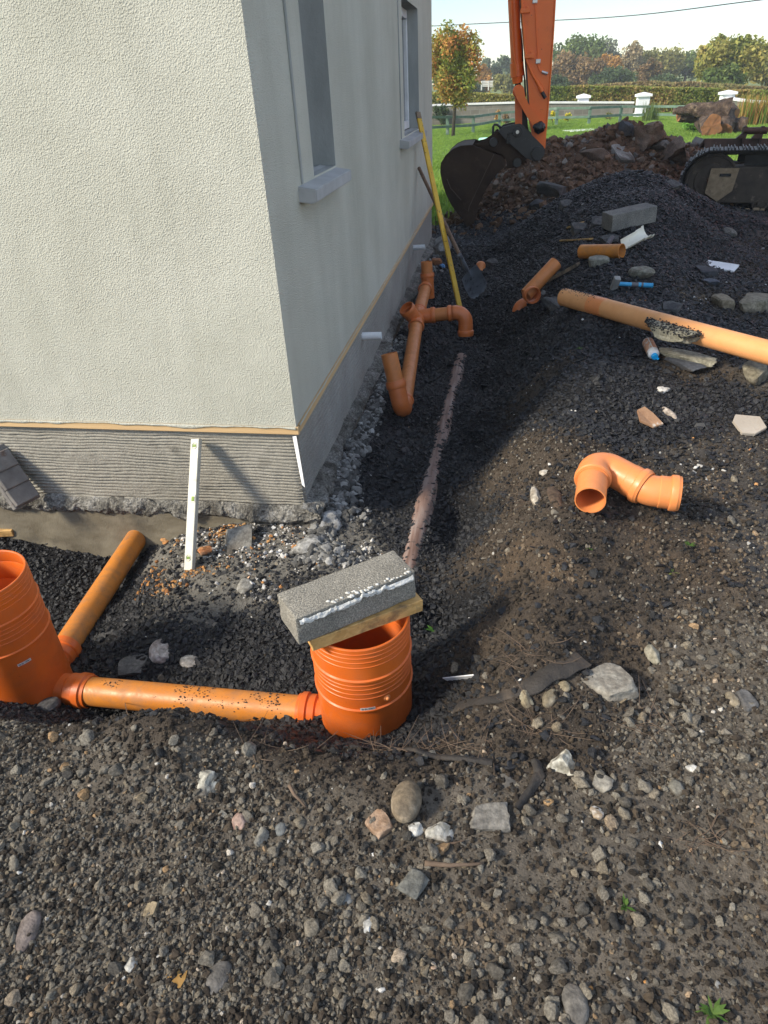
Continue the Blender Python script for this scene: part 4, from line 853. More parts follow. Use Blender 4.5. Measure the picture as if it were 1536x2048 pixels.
def pipe_thing(name, label, cat, loc): return thing(name, label, cat, loc)
# stub that pokes out of the stone behind the shovel
g = on_ground(960, 541); sp = thing('pipe_stub', 'short terracotta pipe end poking out of black stone behind the shovel', 'pipe', g)
ax = _n((0.10, 0.55, 0.75)); autosmooth(mobj('pipe', sweep([g - ax * 0.12, g + ax * 0.06], 0.058, 32, wall=0.004), M['elbow'], sp))
autosmooth(mobj('domed_end', lathe([(0.058, 0.0), (0.056, 0.02), (0.045, 0.04), (0.022, 0.052), (0.001, 0.055)], g + ax * 0.055, 32, ax), M['elbow'], sp), 60)
# broken length with a bend lying at the trench edge
g0 = on_ground(1040, 612); q0 = on_ground(1052, 590); q1 = on_ground(1080, 560)
b1 = thing('bent_pipe_offcut', 'orange pipe offcut with a side socket lying at the trench edge', 'pipe', g0)
a0 = on_z(1052, 590, q0[2] + 0.15); a1 = on_z(1080, 560, q1[2] + 0.13); a1 = a0 + _n(a1 - a0) * 0.36
pipe_part('pipe', a0, a1, b1, M['pipe2'], 0.056)
dd_ = _n(np.array([0.30, -0.92, 0.10]))
collar(a0 + np.array([0.025, 0.02, 0.005]), dd_, b1, M['fitting'], 0.10, 0.062, 'socket')
g2 = on_ground(1030, 624)
b2 = thing('pipe_stub', 'grit covered orange pipe bend half sunk in the trench slope', 'pipe', g2)
eb2 = arc_bend(g2 + np.array([0.10, 0.03, 0.055]), (-0.9, -0.2, 0.25), (0.05, -0.25, -1), 0.06, 9); autosmooth(mobj('pipe', sweep(eb2, 0.056, 32, wall=0.004), M['fitting'], b2))
# straight offcut on the heap
q0 = on_ground(1160, 522); q1 = on_ground(1240, 517)
q0 = q0 + np.array([0, 0, 0.075]); q1 = q0 + _n(q1 + np.array([0, 0, 0.055]) - q0) * 0.37
oc = thing('pipe_offcut', 'short straight orange pipe offcut with flared end lying on the black heap', 'pipe', (q0 + q1) / 2)
pth, rr = seg_path(q0, q1, [(0, 0.055), (0.95, 0.055), (0.97, 0.058), (1, 0.058)])
autosmooth(mobj('pipe', sweep(pth, rr, 36, wall=0.004), M['pipe'], oc), 40)
# cream half shell of a split socket
g = on_ground(1262, 502); hs = thing('split_pipe_shell', 'cream inner half of a split pipe socket beside the orange offcut', 'pipe', g)
ax_ = _n(np.array([0.80, 0.42, 0.34])); up_ = np.array([-0.25, -0.55, 0.8]); up_ = _n(up_ - ax_ * np.dot(up_, ax_)); sd_ = np.cross(ax_, up_)
Vv, Ff = [], []; hp = [(0, 0.055), (0.15, 0.055), (0.152, 0.062), (0.21, 0.062), (0.212, 0.072), (0.235, 0.072)]
for rr_, off in ((0, 0), (-0.004, 0)):
    for h_, r_ in hp:
        for k in range(15):
            tt = math.pi * (1.02 + 0.96 * k / 14); Vv.append(g + np.array([-0.06, 0, 0.065]) + ax_ * h_ + (r_ + rr_) * (sd_ * math.cos(tt) + up_ * math.sin(tt)))
nh = len(hp)
for L_ in (0, 1):
    for i in range(nh - 1):
        for k in range(14):
            q = (L_ * nh * 15 + i * 15 + k, L_ * nh * 15 + i * 15 + k + 1, L_ * nh * 15 + (i + 1) * 15 + k + 1, L_ * nh * 15 + (i + 1) * 15 + k); Ff.append(q if L_ == 0 else q[::-1])
o_ = nh * 15
for i in range(nh - 1):
    for k in (0, 14): Ff.append((i * 15 + k, (i + 1) * 15 + k, o_ + (i + 1) * 15 + k, o_ + i * 15 + k))
for i in (0, nh - 1):
    for k in range(14): Ff.append((i * 15 + k, i * 15 + k + 1, o_ + i * 15 + k + 1, o_ + i * 15 + k))
autosmooth(mobj('half_shell', (np.array(Vv), Ff), M['cream'], hs), 40)
# long pipe lying on the bank, runs out of the photo
q0 = on_ground(1130, 608); q0 = on_z(1128, 594, q0[2] + 0.15); q1 = on_z(1536, 705, 0.255); _pl = [(q0 + (q1 - q0) * k / 12) for k in range(13)]; _up = max(0.0, float(max(ground_z(p[0], p[1]) + 0.040 - p[2] for p in _pl))); q0 = on_z(1128, 594, q0[2] + _up); q1 = on_z(1536, 705, q1[2] + _up); dl = _n(q1 - q0)
lp = thing('long_pipe', 'long peach coloured drain pipe lying across the right bank, leaving the photo', 'drain pipe', (q0 + q1) / 2)
pth, rr = seg_path(q0, q0 + dl * 3.0, [(0, 0.056), (0.004, 0.0575), (0.03, 0.0575), (0.035, 0.0575), (0.4, 0.0575), (1, 0.0575)])
autosmooth(mobj('pipe', sweep([q0 + dl * 3.0 * k / 10 for k in range(11)], 0.0575, 40, wall=0.004), M['peach'], lp), 40)
autosmooth(mobj('worn_band', sweep([q0 + dl * 0.27, q0 + dl * 0.40], 0.0583, 40, wall=0.0008), M['elbow'], lp), 40)
# grit heaped on the top of the long pipe near its end
rs = np.random.default_rng(8); gg = []
for k in range(260):
    tpos = rs.uniform(0.0, 0.45) ** 1.3; an = rs.normal(0, 0.4); s = 0.0012 + 0.005 * rs.random() ** 2.5
    pnt = q0 + dl * tpos + np.array([0, 0, 1]) * 0.0585 * math.cos(an) + np.cross(dl, (0, 0, 1)) * 0.0585 * math.sin(an); v, f = stone_geo(int(rs.integers(1e6)), (s, s, s * 0.6), 'hull'); gg.append((v + pnt, f))
meta(mobj('grit_crust', joing(*gg), M['track'], lp), kind='stuff')
# the pair of bends lying in the sun
eb_ = thing('bend_pair', 'bright orange pipe bend with two fittings lying in the sun on the bank', 'pipe bend', on_ground(1230, 1010))
pA = on_z(1180, 1003, 0.170); pB = on_z(1187, 945, 0.185); pT = on_z(1203, 915, 0.20); pC = on_z(1290, 962, 0.165); pD = on_z(1350, 983, 0.17)
lift_ = max(0.0, float(max(ground_z(q[0], q[1]) + 0.064 - q[2] for q in (pA, pC, pD)))); pA, pB, pT, pC, pD = [on_z(u_, v_, q[2] + lift_) for (u_, v_), q in zip(((1180, 1003), (1187, 945), (1203, 915), (1290, 962), (1350, 983)), (pA, pB, pT, pC, pD))]
print('lift', lift_)
dA = _n(pB - pA); dC = _n(pC - pT)
bendp = [pB - dA * 0.06, pB - dA * 0.01] + arc_bend(pB, dA, dC, 0.050, 12); bendp += [bendp[-1] + dC * 0.04, bendp[-1] + dC * 0.115]
autosmooth(mobj('bend', sweep(bendp, 0.060, 44, wall=0.005), M['elbow'], eb_), 40)
pipe_part('pipe', pB - dA * 0.02, pA + np.array([0, 0, 0.004]), eb_, M['elbow'], 0.0545)
collar(pB - dA * 0.0, -dA, eb_, M['elbow'], 0.055, 0.0605)
eC = bendp[-1]; collar(eC - dC * 0.05, dC, eb_, M['elbow'], 0.07, 0.062)
dD = _n((0.97, -0.16, 0.02)); b3 = [eC - dC * 0.01] + arc_bend(eC + dC * 0.015, dC, dD, 0.09, 8); b3.append(b3[-1] + dD * 0.02)
autosmooth(mobj('bend', sweep(b3, 0.058, 44, wall=0.005), M['elbow'], eb_), 40)
collar(b3[-1] - dD * 0.015, dD, eb_, M['elbow'], 0.075, 0.0605)

# ------------------------------------------------------------------ concrete block and timber on the chamber
zr = 0.1265
tb = on_z(730, 1250, zr + 0.045); a = on_z(622, 1280, zr + 0.045); b = on_z(845, 1199, zr + 0.045); axx = _n((b - a) * np.array([1, 1, 0])); L_ = np.linalg.norm(b - a)
nrm_ = np.array([-axx[1], axx[0], 0])
tm = mobj('timber_offcut', box((a + b) / 2 + nrm_ * 0.045 - np.array([0, 0, 0.0225]), (L_, 0.095, 0.044), np.array([axx, nrm_, [0, 0, 1.0]]), 0.002, 0.0015, 3), M['timber'])
meta(tm, 'wet sawn timber offcut bridging the open chamber rim under the block', 'timber')
A_ = on_z(554, 1187, zr + 0.045 + 0.103); B_ = on_z(786, 1099, zr + 0.148); D_ = on_z(593, 1243, zr + 0.148)
ax1 = _n(B_ - A_); ax2 = _n(D_ - A_ - ax1 * np.dot(D_ - A_, ax1)); LB = np.linalg.norm(B_ - A_); WB = 0.132
cb = thing('concrete_block', 'grey concrete block with white mortar smear balanced on the timber over the chamber', 'concrete block', A_ + ax1 * LB / 2 + ax2 * WB / 2 - np.array([0, 0, 0.10]))
mobj('block_body', box(A_ + ax1 * LB / 2 + ax2 * WB / 2 - np.array([0, 0, 0.0505]), (LB, WB, 0.100), np.array([ax1, np.cross([0, 0, 1.0], ax1) * (1 if np.dot(np.cross([0, 0, 1.0], ax1), ax2) > 0 else -1), [0, 0, 1.0]]), 0.005, 0.003, 12), M['block'], cb, True)
# ragged mortar along the top of its near face
nu, nv = 120, 12; U, Vv = np.meshgrid(np.linspace(0, 1, nu), np.linspace(0, 1, nv))
hgt = 0.020 + 0.012 * fbm2(U * 0.4, U * 0, 40, 4, 7) ; top = -0.010 + 0.010 * np.maximum(fbm2(U * 0.4, U * 0, 60, 4, 9), -0.1) * 2
P_ = A_ + ax2 * (WB + 0.0015) + ax1 * (0.01 + (LB - 0.02) * U[..., None]) + np.array([0, 0, 1]) * (top - hgt * Vv)[..., None] + ax2 * (0.010 * np.sin(np.pi * Vv) * (0.7 + 0.8 * fbm2(U * 0.4, Vv * 0.1, 50, 3, 3)))[..., None]
mobj('mortar_smear', (P_.reshape(-1, 3), gridfaces(nu, nv)), M['white_mortar'], cb, True)
rs = np.random.default_rng(3); gg = []
for k in range(34):
    s = rs.uniform(0.002, 0.006); v, f = stone_geo(int(rs.integers(1e6)), (s * 1.5, s, s * 0.7), 'angular', 1); u_ = rs.uniform(0.3, 1.0)
    gg.append((v + A_ + ax1 * LB * (0.02 + 0.96 * u_ ** 1.2) + ax2 * (WB - abs(rs.normal(0, 0.012))) + np.array([0, 0, 0.0]), f))
meta(mobj('mortar_crumbs', joing(*gg), M['white_mortar'], cb, True), kind='stuff')

# ------------------------------------------------------------------ spirit level leaning on the plinth
lt = on_y(393, 878, YW - 0.022); lb = on_ground(379, 1141); dl_ = _n(lt - lb); LL = np.linalg.norm(lt - lb)
nz_ = _n(np.array([0.10, -1, 0.5]) - dl_ * np.dot(np.array([0.10, -1, 0.5]), dl_)); sx_ = np.cross(dl_, nz_); rl = math.radians(-34)
fx = sx_ * math.cos(rl) + nz_ * math.sin(rl); fy = np.cross(dl_, fx)
# the wide side faces the viewer's left, the narrow edge the right
fx = _n(np.array([0.93, -0.36, 0]) - dl_ * np.dot(np.array([0.93, -0.36, 0]), dl_)); fy = np.cross(dl_, fx)
sl_ = thing('spirit_level', 'dirty aluminium spirit level leaning against the combed plinth', 'spirit level', lb)
cL = (lb + lt) / 2; AX = np.array([fx, fy, dl_])
mobj('level_body', box(cL, (0.050, 0.024, LL), AX, 0.0025), M['alu'], sl_)
face = -fy if np.dot(fy, -ray(390, 1000)) < 0 else fy
for t_, kind in ((0.055, 'round'), (0.46, 'slot'), (0.905, 'round')):
    c_ = lt - dl_ * LL * t_ + face * 0.0121 + fx * (0.0 if kind == 'round' else 0.010)
    if kind == 'round':
        fr = mobj('vial_ring', lathe([(0.0165, -0.001), (0.0165, 0.0015), (0.012, 0.002), (0.0115, -0.001)], c_, 28, face), M['alu'], sl_, True)
    else:
        fr = mobj('vial_frame', box(c_, (0.024, 0.003, 0.034), AX, 0.001), M['alu'], sl_)
    mobj('vial', box(c_ + face * (0.0022 if kind == 'slot' else 0.0004), (0.019, 0.003, 0.013) if kind == 'round' else (0.017, 0.003, 0.022), AX, 0.0012), M['vial'], fr)

# ------------------------------------------------------------------ yellow staff and shovel leaning on the house
f0 = on_ground(921, 622) ; f1 = on_y(838, 240, 7.75); f1[0] = max(f1[0], XW + 0.0)
f1 = on_x(838, 236, XW + 0.03)
ys = thing('measuring_staff', 'long worn yellow staff leaning from trench floor up to the far window', 'staff', f0)
f0b = f0 - _n(f1 - f0) * 0.05; f1b = f1 + _n(f1 - f0) * 0.06; dx_ = _n(f1b - f0b)
mobj('staff_pole', beam(f0b, f1b - dx_ * 0.07, 0.050, 0.022, up=(0.6, -0.8, 0.1), bev=0.002), M['yellow'], ys)
mobj('staff_cap', beam(f1b - dx_ * 0.07, f1b, 0.052, 0.024, up=(0.6, -0.8, 0.1), bev=0.002), M['oldwood'], ys)
rs = np.random.default_rng(2)
tip = on_ground(962, 592); h1 = on_x(838, 336, XW + 0.02); 
bl = on_ground(937, 545) + np.array([0, 0, 0.10]); dsh = _n(h1 - bl)
shv = thing('shovel', 'long handled shovel with steel blade standing against the house wall', 'shovel', tip)
bl0 = tip + dsh * 0.34
pth = [bl0 + dsh * 0.18 + (h1 - bl0 - dsh * 0.18) * k / 12 for k in range(13)]
autosmooth(mobj('shaft', sweep(pth, [0.0185] * 10 + [0.018, 0.0185, 0.0175], 16), M['shaft'], shv))
sd = _n(np.cross(dsh, (0.25, -1, 0.55))); fr_ = np.cross(sd, dsh)
if np.dot(fr_, (0, -1, 0.5)) < 0: fr_ = -fr_
autosmooth(mobj('ferrule', sweep([bl0 - dsh * 0.05, bl0 + dsh * 0.05, bl0 + dsh * 0.22], [0.012, 0.021, 0.0215], 16), M['steel'], shv))
nu, nv = 13, 15; Vs = []; 
for layer in (0, 1):
    for j in range(nv):
        t_ = j / (nv - 1); wdt = 0.118 * (0.86 + 0.14 * min(1, t_ * 3)) * (1 if t_ < 0.72 else math.sqrt(max(0.0, 1 - ((t_ - 0.72) / 0.30) ** 2)))
        for i in range(nu):
            u_ = i / (nu - 1) * 2 - 1
            dish = 0.022 * u_ * u_ + (0.02 * max(0, 1 - abs(u_) * 3.5) * max(0, 1 - t_ * 1.6)) - 0.012 * math.sin(t_ * math.pi)
            Vs.append(bl0 + sd * u_ * wdt - dsh * (t_ * 0.31) + fr_ * (dish - 0.004 * layer))
Ff = []
for L2 in (0, 1):
    for j in range(nv - 1):
        for i in range(nu - 1):
            q = tuple(L2 * nu * nv + k for k in (j * nu + i, j * nu + i + 1, (j + 1) * nu + i + 1, (j + 1) * nu + i)); Ff.append(q if L2 == 0 else q[::-1])
nn_ = nu * nv
for j in range(nv - 1):
    for i in (0, nu - 1): Ff.append((j * nu + i, (j + 1) * nu + i, nn_ + (j + 1) * nu + i, nn_ + j * nu + i))
for i in range(nu - 1):
    for j in (0, nv - 1): Ff.append((j * nu + i, j * nu + i + 1, nn_ + j * nu + i + 1, nn_ + j * nu + i))
autosmooth(mobj('blade', (np.array(Vs), Ff), M['steel'], shv), 50)

# ------------------------------------------------------------------ excavator: tracks, body, boom, arm, hitch and bucket
YB = 10.1
def ez(l, y): return [on_y(880 + u / 4.358, v / 4.358, y) for u, v in l]
ex = thing('excavator', 'old orange excavator, arm hanging down with dark bucket at the trench end', 'excavator', (4.2, 9.9, -0.1))
# bucket: two side plates and the curved shell between them
bside = [(285, 1263), (180, 1270), (110, 1300), (50, 1352), (8, 1420), (2, 1500), (20, 1600), (55, 1700), (100, 1790), (160, 1870), (235, 1952), (290, 1950), (302, 1925), (340, 1780), (400, 1650), (460, 1565), (505, 1505), (560, 1460), (575, 1415), (545, 1362), (470, 1340)]
BW = 1.05
s0 = ez(bside, YB); mobj('bucket_side', plate(s0, 0.03, bev=0.004), M['exc_dark'], ex)
s1 = [p + np.array([0, BW, 0]) for p in s0]; mobj('bucket_side', plate(s1, 0.03, bev=0.004), M['exc_dark'], ex)
crv = [s0[i] for i in range(0, 12)]
Vs = []; cen = np.mean(crv, axis=0)
for off in (0.0, 0.028):
    for p in crv:
        q = p + (_n(cen - p) * (0.006 + off)); Vs += [q + np.array([0, 0.031, 0]), q + np.array([0, BW - 0.001, 0])]
nC = len(crv); Ff = []
for k in range(nC - 1):
    Ff.append((2 * k, 2 * k + 1, 2 * k + 3, 2 * k + 2)); o = 2 * nC; Ff.append((o + 2 * k, o + 2 * k + 2, o + 2 * k + 3, o + 2 * k + 1))
Ff += [(0, 2 * nC, 2 * nC + 1, 1), (2 * nC - 2, 2 * nC - 1, 4 * nC - 1, 4 * nC - 2)]
autosmooth(mobj('bucket_shell', (np.array(Vs), Ff), M['exc_dark'], ex), 40)
# weld strips on the near side plate
for l in ([(235, 1905), (255, 1800), (470, 1345)], [(60, 1560), (90, 1640), (185, 1745)]):
    P = ez(l, YB - 0.004); mobj('wear_strip', sweep(P, 0.006, 8), M['rustbucket'], ex)
mobj('cutting_edge', plate(ez([(165, 1868), (235, 1952), (292, 1950), (302, 1925), (312, 1880), (255, 1850), (205, 1810)], YB - 0.022), 0.02, bev=0.003), M['exc_dark'], ex)
for k in range(5):
    a_ = s0[10] + np.array([0, 0.1 + (BW - 0.2) * k / 4, 0]); dd_ = _n(s0[10] - s0[8]); mobj('tooth', beam(a_ - dd_ * 0.06, a_ + dd_ * 0.11, 0.07, 0.05, up=(0, 1, 0), bev=0.01), M['exc_dark'], ex)
# ears the hitch grips
ear = [(290, 1268), (380, 1247), (435, 1215), (492, 1152), (560, 1200), (640, 1285), (765, 1392), (742, 1420), (700, 1455), (640, 1482), (585, 1482), (578, 1420), (545, 1362), (470, 1338), (300, 1275)]
for yo in (0.25, 0.74): mobj('bucket_ear', plate([p + np.array([0, yo, 0]) for p in ez(ear, YB)], 0.035, bev=0.004), M['exc_dark'], ex)
def disc(u, v, y, r, ln, mat, name, n=24):
    p = on_y(880 + u / 4.358, v / 4.358, y); return autosmooth(mobj(name, lathe([(0.001, -ln), (r * 0.92, -ln), (r, -ln + 0.008), (r, ln), (0.001, ln)], p, n, (0, 1, 0)), mat, ex), 40)
disc(467, 1237, YB + 0.26, 0.055, 0.05, M['hitch'], 'pin'); disc(672, 1416, YB + 0.26, 0.058, 0.05, M['hitch'], 'pin')
hitch = [(505, 1152), (548, 1116), (620, 1097), (700, 1086), (725, 1100), (800, 1180), (905, 1285), (922, 1320), (917, 1360), (882, 1402), (835, 1420), (790, 1408), (745, 1385), (640, 1290), (560, 1215)]
for yo in (0.20, 0.78): mobj('hitch_plate', plate([p + np.array([0, yo, 0]) for p in ez(hitch, YB)], 0.05, bev=0.006), M['hitch'], ex)
mobj('hitch_body', plate([p + np.array([0, 0.3, 0]) for p in ez([(560, 1150), (700, 1110), (880, 1300), (870, 1370), (760, 1370), (600, 1250)], YB)], 0.42), M['hitch'], ex)
disc(675, 1150, YB + 0.20, 0.055, 0.035, M['hitch'], 'pin'); disc(675, 1150, YB + 0.18, 0.022, 0.035, M['chrome'], 'bolt'); disc(852, 1338, YB + 0.20, 0.085, 0.045, M['hitch'], 'pin')
mobj('raised_pad', plate(ez([(725, 1215), (750, 1205), (790, 1215), (805, 1245), (800, 1290), (780, 1308), (745, 1300), (720, 1265), (715, 1235)], YB + 0.19), 0.015, bev=0.006), M['hitch'], ex)
P = ez([(462, 1170), (462, 1105), (475, 1086), (500, 1088), (535, 1115)], YB + 0.5); autosmooth(mobj('lifting_loop', sweep(P, 0.016, 10), M['hitch'], ex))
for u, v, r in ((600, 1170, 0.02), (597, 1210, 0.028), (640, 1165, 0.02), (590, 1240, 0.02)): disc(u, v, YB + 0.20, r, 0.02, M['grease'], 'bolt', 12)
# arm: boxed plates that taper upward
YA = YB + 0.32
arm_px = [(690, -5), (735, 440), (778, 1050), (805, 1190), (880, 1268), (918, 1300), (930, 1130), (948, 880), (962, 690), (985, 350), (1006, -5)]
top = [on_y(1113, -190, YA), on_y(1032, -190, YA)]
armP = ez(arm_px, YA) + top
mobj('arm', plate(armP, 0.36, bev=0.008), M['exc_orange'], ex)
E_ = ez([(1004, 0), (984, 350), (960, 690), (946, 880), (926, 1130)], YA - 0.004); mobj('arm_flange', sweep(E_, 0.011, 8), M['exc_orange'], ex)
E_ = ez([(697, 0), (740, 440), (782, 1050)], YA - 0.004); mobj('arm_flange', sweep(E_, 0.010, 8), M['hitch'], ex)
# bucket cylinder and its rod
def cyl(pts, r, mat, name): return autosmooth(mobj(name, sweep(pts, r, 28), mat, ex), 40)
c0 = on_y(1020, -150, YA + 0.18); c1 = on_y(880 + 667 / 4.358, 545 / 4.358, YA + 0.18); c2 = on_y(880 + 675 / 4.358, 690 / 4.358, YA + 0.18); c3 = on_y(880 + 683 / 4.358, 790 / 4.358, YA + 0.18); dcy = _n(c3 - c0)
cyl([c0, c1], 0.072, M['exc_orange'], 'cylinder_barrel')
pth, rr = seg_path(c1, c2, [(0, 0.072), (0.02, 0.086), (0.82, 0.088), (0.84, 0.074), (1.0, 0.072), (1.25, 0.064)]); cyl_ = autosmooth(mobj('cylinder_gland', sweep(pth, rr, 28), M['exc_orange'], ex), 30)
cyl([c2, c3], 0.040, M['hitch'], 'cylinder_rod')
P = ez([(620, 0), (640, 420), (668, 620), (665, 660)], YA + 0.085); cyl(P, 0.012, M['exc_orange'], 'hydraulic_pipe')
disc(683, 795, YA + 0.06, 0.075, 0.05, M['exc_orange'], 'rod_eye'); disc(683, 795, YA + 0.02, 0.045, 0.03, M['hitch'], 'pin')
# links between rod, arm and hitch
mobj('tipping_link', plate(ez([(640, 790), (660, 760), (705, 758), (735, 790), (745, 850), (775, 910), (905, 1075), (915, 1130), (870, 1165), (825, 1130), (690, 905), (655, 840)], YA - 0.045), 0.04, bev=0.006), M['exc_orange'], ex)
mobj('bucket_link', plate(ez([(652, 830), (716, 880), (716, 1090), (655, 1090)], YA + 0.08), 0.12, bev=0.008), M['exc_orange'], ex)
mobj('link_shade_plate', plate(ez([(716, 800), (745, 860), (752, 960), (770, 1130), (716, 1090)], YA + 0.2), 0.05), M['hitch'], ex)
rs = np.random.default_rng(5); gp = on_y(880 + 863 / 4.358, 1112 / 4.358, YA - 0.07); v, f = stone_geo(77, (0.085, 0.06, 0.078), 'round', 3, 0.35); mobj('greasy_pin', (v + gp, f), M['grease'], ex, True)
# pipework on the arm's near face
def arm_pipe(l, r, mat=None, name='hydraulic_pipe', off=0.016): return cyl(ez(l, YA - off), r, mat or M['exc_orange'], name)
arm_pipe([(712, -5), (742, 440), (760, 540), (800, 640), (835, 700), (870, 760)], 0.014)
arm_pipe([(828, 20), (842, 300), (855, 530)], 0.006); arm_pipe([(855, 545), (858, 590), (872, 620), (900, 630)], 0.006)
for l, r, m_ in (([(868, 755), (890, 800)], 0.026, 'exc_orange'), ([(890, 800), (918, 855)], 0.022, 'hitch'), ([(838, 700), (872, 762)], 0.019, 'exc_orange')): arm_pipe(l, r, M[m_], 'hose_fitting')
arm_pipe([(888, 626), (938, 642)], 0.018, M['chrome'], 'hose_fitting')
for u, v in ((828, 8), (855, 535)): p = on_y(880 + u / 4.358, v / 4.358, YA - 0.012); mobj('pipe_clamp', box(p, (0.06, 0.03, 0.05), bev=0.006), M['chrome'], ex)
for u, v in ((742, 95), (780, 490)): p = on_y(880 + u / 4.358, v / 4.358, YA - 0.018); mobj('pipe_clamp', joing(box(p, (0.12, 0.045, 0.05), bev=0.008), box(p + np.array([0.03, 0, 0.035]), (0.035, 0.04, 0.03), bev=0.006)), M['exc_orange'], ex)
cyl(ez([(676, -5), (684, 50), (668, 90)], YA + 0.2), 0.02, M['hitch'], 'hose')
cyl(ez([(700, 250), (716, 400), (722, 560), (738, 700), (745, 840)], YA + 0.25), 0.012, M['hitch'], 'hose')
# tracks
ic = on_y(1421, 363, 9.75); TA = math.radians(-14); td = np.array([math.cos(TA), math.sin(TA), 0]); tn = np.array([-math.sin(TA), math.cos(TA), 0])   # along the track; tn points away from the viewer
RT, LT, TWD = 0.338, 2.95, 0.50
def tl(u, v, w_): return ic + td * u + tn * v + np.array([0, 0, w_ - 0.085 * max(v - 0.3, 0)])
per = 2 * LT + 2 * math.pi * RT; NS = 48; shoe_me = None
def track_pos(s):
    s %= per
    if s < LT: return s, RT, 0.0
    s -= LT
    if s < math.pi * RT: a = s / RT; return LT + RT * math.sin(a), RT * math.cos(a), -a
    s -= math.pi * RT
    if s < LT: return LT - s, -RT, math.pi
    s -= LT; a = s / RT; return -RT * math.sin(a), -RT * math.cos(a), math.pi - a
for v0 in (0.0, 2.15):
    for k in range(NS):
        u_, w_, an = track_pos(per * k / NS); sag = 0.0
        if shoe_me is None:
            g_ = joing(box((0, TWD / 2, 0), (per / NS * 0.93, TWD, 0.016), bev=0.004), box((-0.036, TWD / 2, 0.018), (0.012, TWD, 0.03)), box((0.0, TWD / 2, 0.014), (0.012, TWD, 0.022)), box((0.036, TWD / 2, 0.018), (0.012, TWD, 0.03)), box((0, TWD / 2 - 0.06, -0.03), (per / NS * 1.02, 0.03, 0.06), bev=0.012), box((0, TWD / 2 + 0.06, -0.03), (per / NS * 1.02, 0.03, 0.06), bev=0.012))
            shoe_me = mesh_data('track_shoe', g_[0], g_[1], M['track'])
        o = bpy.data.objects.new('track_shoe', shoe_me); link(o); o.parent = ex
        Rm = np.stack([td * math.cos(an) + np.array([0, 0, 1]) * math.sin(an), tn, -td * math.sin(an) + np.array([0, 0, 1]) * math.cos(an)], 1)
        o.matrix_local = Matrix.Translation(Vector(tl(u_, v0 - TWD / 2 + 0.24, w_) - WO[ex.name])) @ Matrix(Rm.tolist()).to_4x4()
    vf = v0 + 0.04
    fr_poly = [tl(0.08, vf, 0.155), tl(1.15, vf, 0.150), tl(1.2, vf, 0.12), tl(LT, vf, 0.12), tl(LT, vf, -0.20), tl(0.95, vf, -0.20), tl(0.75, vf, -0.25), tl(0.10, vf, -0.25), tl(-0.02, vf, -0.12)]
    mobj('track_frame', plate(fr_poly, 0.34, tn, 0.008), M['trackmud'], ex)
    mobj('dark_gap_plate', plate([tl(0.35, v0 + 0.26, -0.15), tl(LT, v0 + 0.26, -0.15), tl(LT, v0 + 0.26, RT - 0.05), tl(0.35, v0 + 0.26, RT - 0.05)], 0.03, tn), M['track'], ex)  # dark plate added to close the see-through gap inside the track loop
    for u_, nm in ((0.0, 'idler_wheel'), (LT, 'drive_sprocket')):
        autosmooth(mobj(nm, lathe([(0.05, -0.07), (0.19, -0.07), (0.2, -0.055), (0.27, -0.055), (0.28, -0.07), (0.30, -0.07), (0.305, 0.07), (0.05, 0.07)], tl(u_, v0 + 0.14, 0), 40, tn), M['track'] if False else M['trackmud'], ex), 30)
    for u_ in (0.62, 1.1, 1.6, 2.1, 2.5): autosmooth(mobj('track_roller', lathe([(0.001, -0.10), (0.035, -0.10), (0.04, -0.075), (0.065, -0.075), (0.075, -0.09), (0.095, -0.09), (0.098, 0.09), (0.001, 0.09)], tl(u_, v0 + 0.13, -0.255), 28, tn), M['trackmud'], ex), 30)
sp_ = [tl(-0.02, 0.025, 0.145), tl(0.30, 0.025, 0.145), tl(0.27, 0.025, -0.11), tl(0.12, 0.025, -0.235), tl(-0.04, 0.025, -0.14)]
cover = mobj('tan_cover_plate', plate(sp_, 0.012, tn, 0.003), M['mudtan'], ex); cover['label'] = 'tan mud caked plate with a dark slot'
mobj('slot', beam(tl(0.09, 0.021, 0.07), tl(0.22, 0.021, 0.07), 0.006, 0.034, bev=0.0), M['grease'], cover)
mobj('mud_patch', plate([tl(0.86, 0.03, 0.115), tl(1.0, 0.03, 0.115), tl(1.0, 0.03, 0.04), tl(0.86, 0.03, 0.045)], 0.012, tn), M['mudtan'], ex)
# links caked with pale mud between the rollers, on the lower run
for k in range(7):
    c_ = tl(0.42 + k * 0.17, 0.03, -0.325); mobj('chain_link', joing(box(c_, (0.075, 0.03, 0.05), np.array([td, tn, [0, 0, 1.0]]), 0.014), box(c_ + td * 0.07, (0.05, 0.03, 0.036), np.array([td, tn, [0, 0, 1.0]]), 0.012)), M['mudtan'], ex)
# upper body stands over the rear of the tracks, right of the photo
bc = tl(2.35, 1.3, 0)
mobj('slew_ring', lathe([(0.6, 0.36), (0.6, 0.62), (0.001, 0.62)], bc, 32), M['trackmud'], ex)
mobj('upper_body', box(bc + np.array([0.85, 0.1, 1.25]), (2.3, 2.4, 1.15), bev=0.08), M['exc_orange'], ex)
mobj('cab', box(bc + np.array([-0.1, -0.75, 1.75]), (1.3, 0.9, 1.7), bev=0.1), M['exc_orange'], ex)
mobj('cab_window', box(bc + np.array([-0.1, -1.205, 2.05]), (1.0, 0.02, 0.85), bev=0.004), M['glass'], ex)
bp = [bc + np.array([-0.35, 0.25, 1.3]), bc + np.array([-1.4, 0.3, 3.9]), np.array([1.9, YA + 0.18, 5.0]), np.array([0.95, YA + 0.18, 4.2])]
for a_, b_, w_ in ((bp[0], bp[1], 0.55), (bp[1], bp[2], 0.6), (bp[2], bp[3], 0.5)): mobj('boom', beam(a_, b_, 0.38, w_, up=(0, 0, 1), bev=0.02), M['exc_orange'], ex)
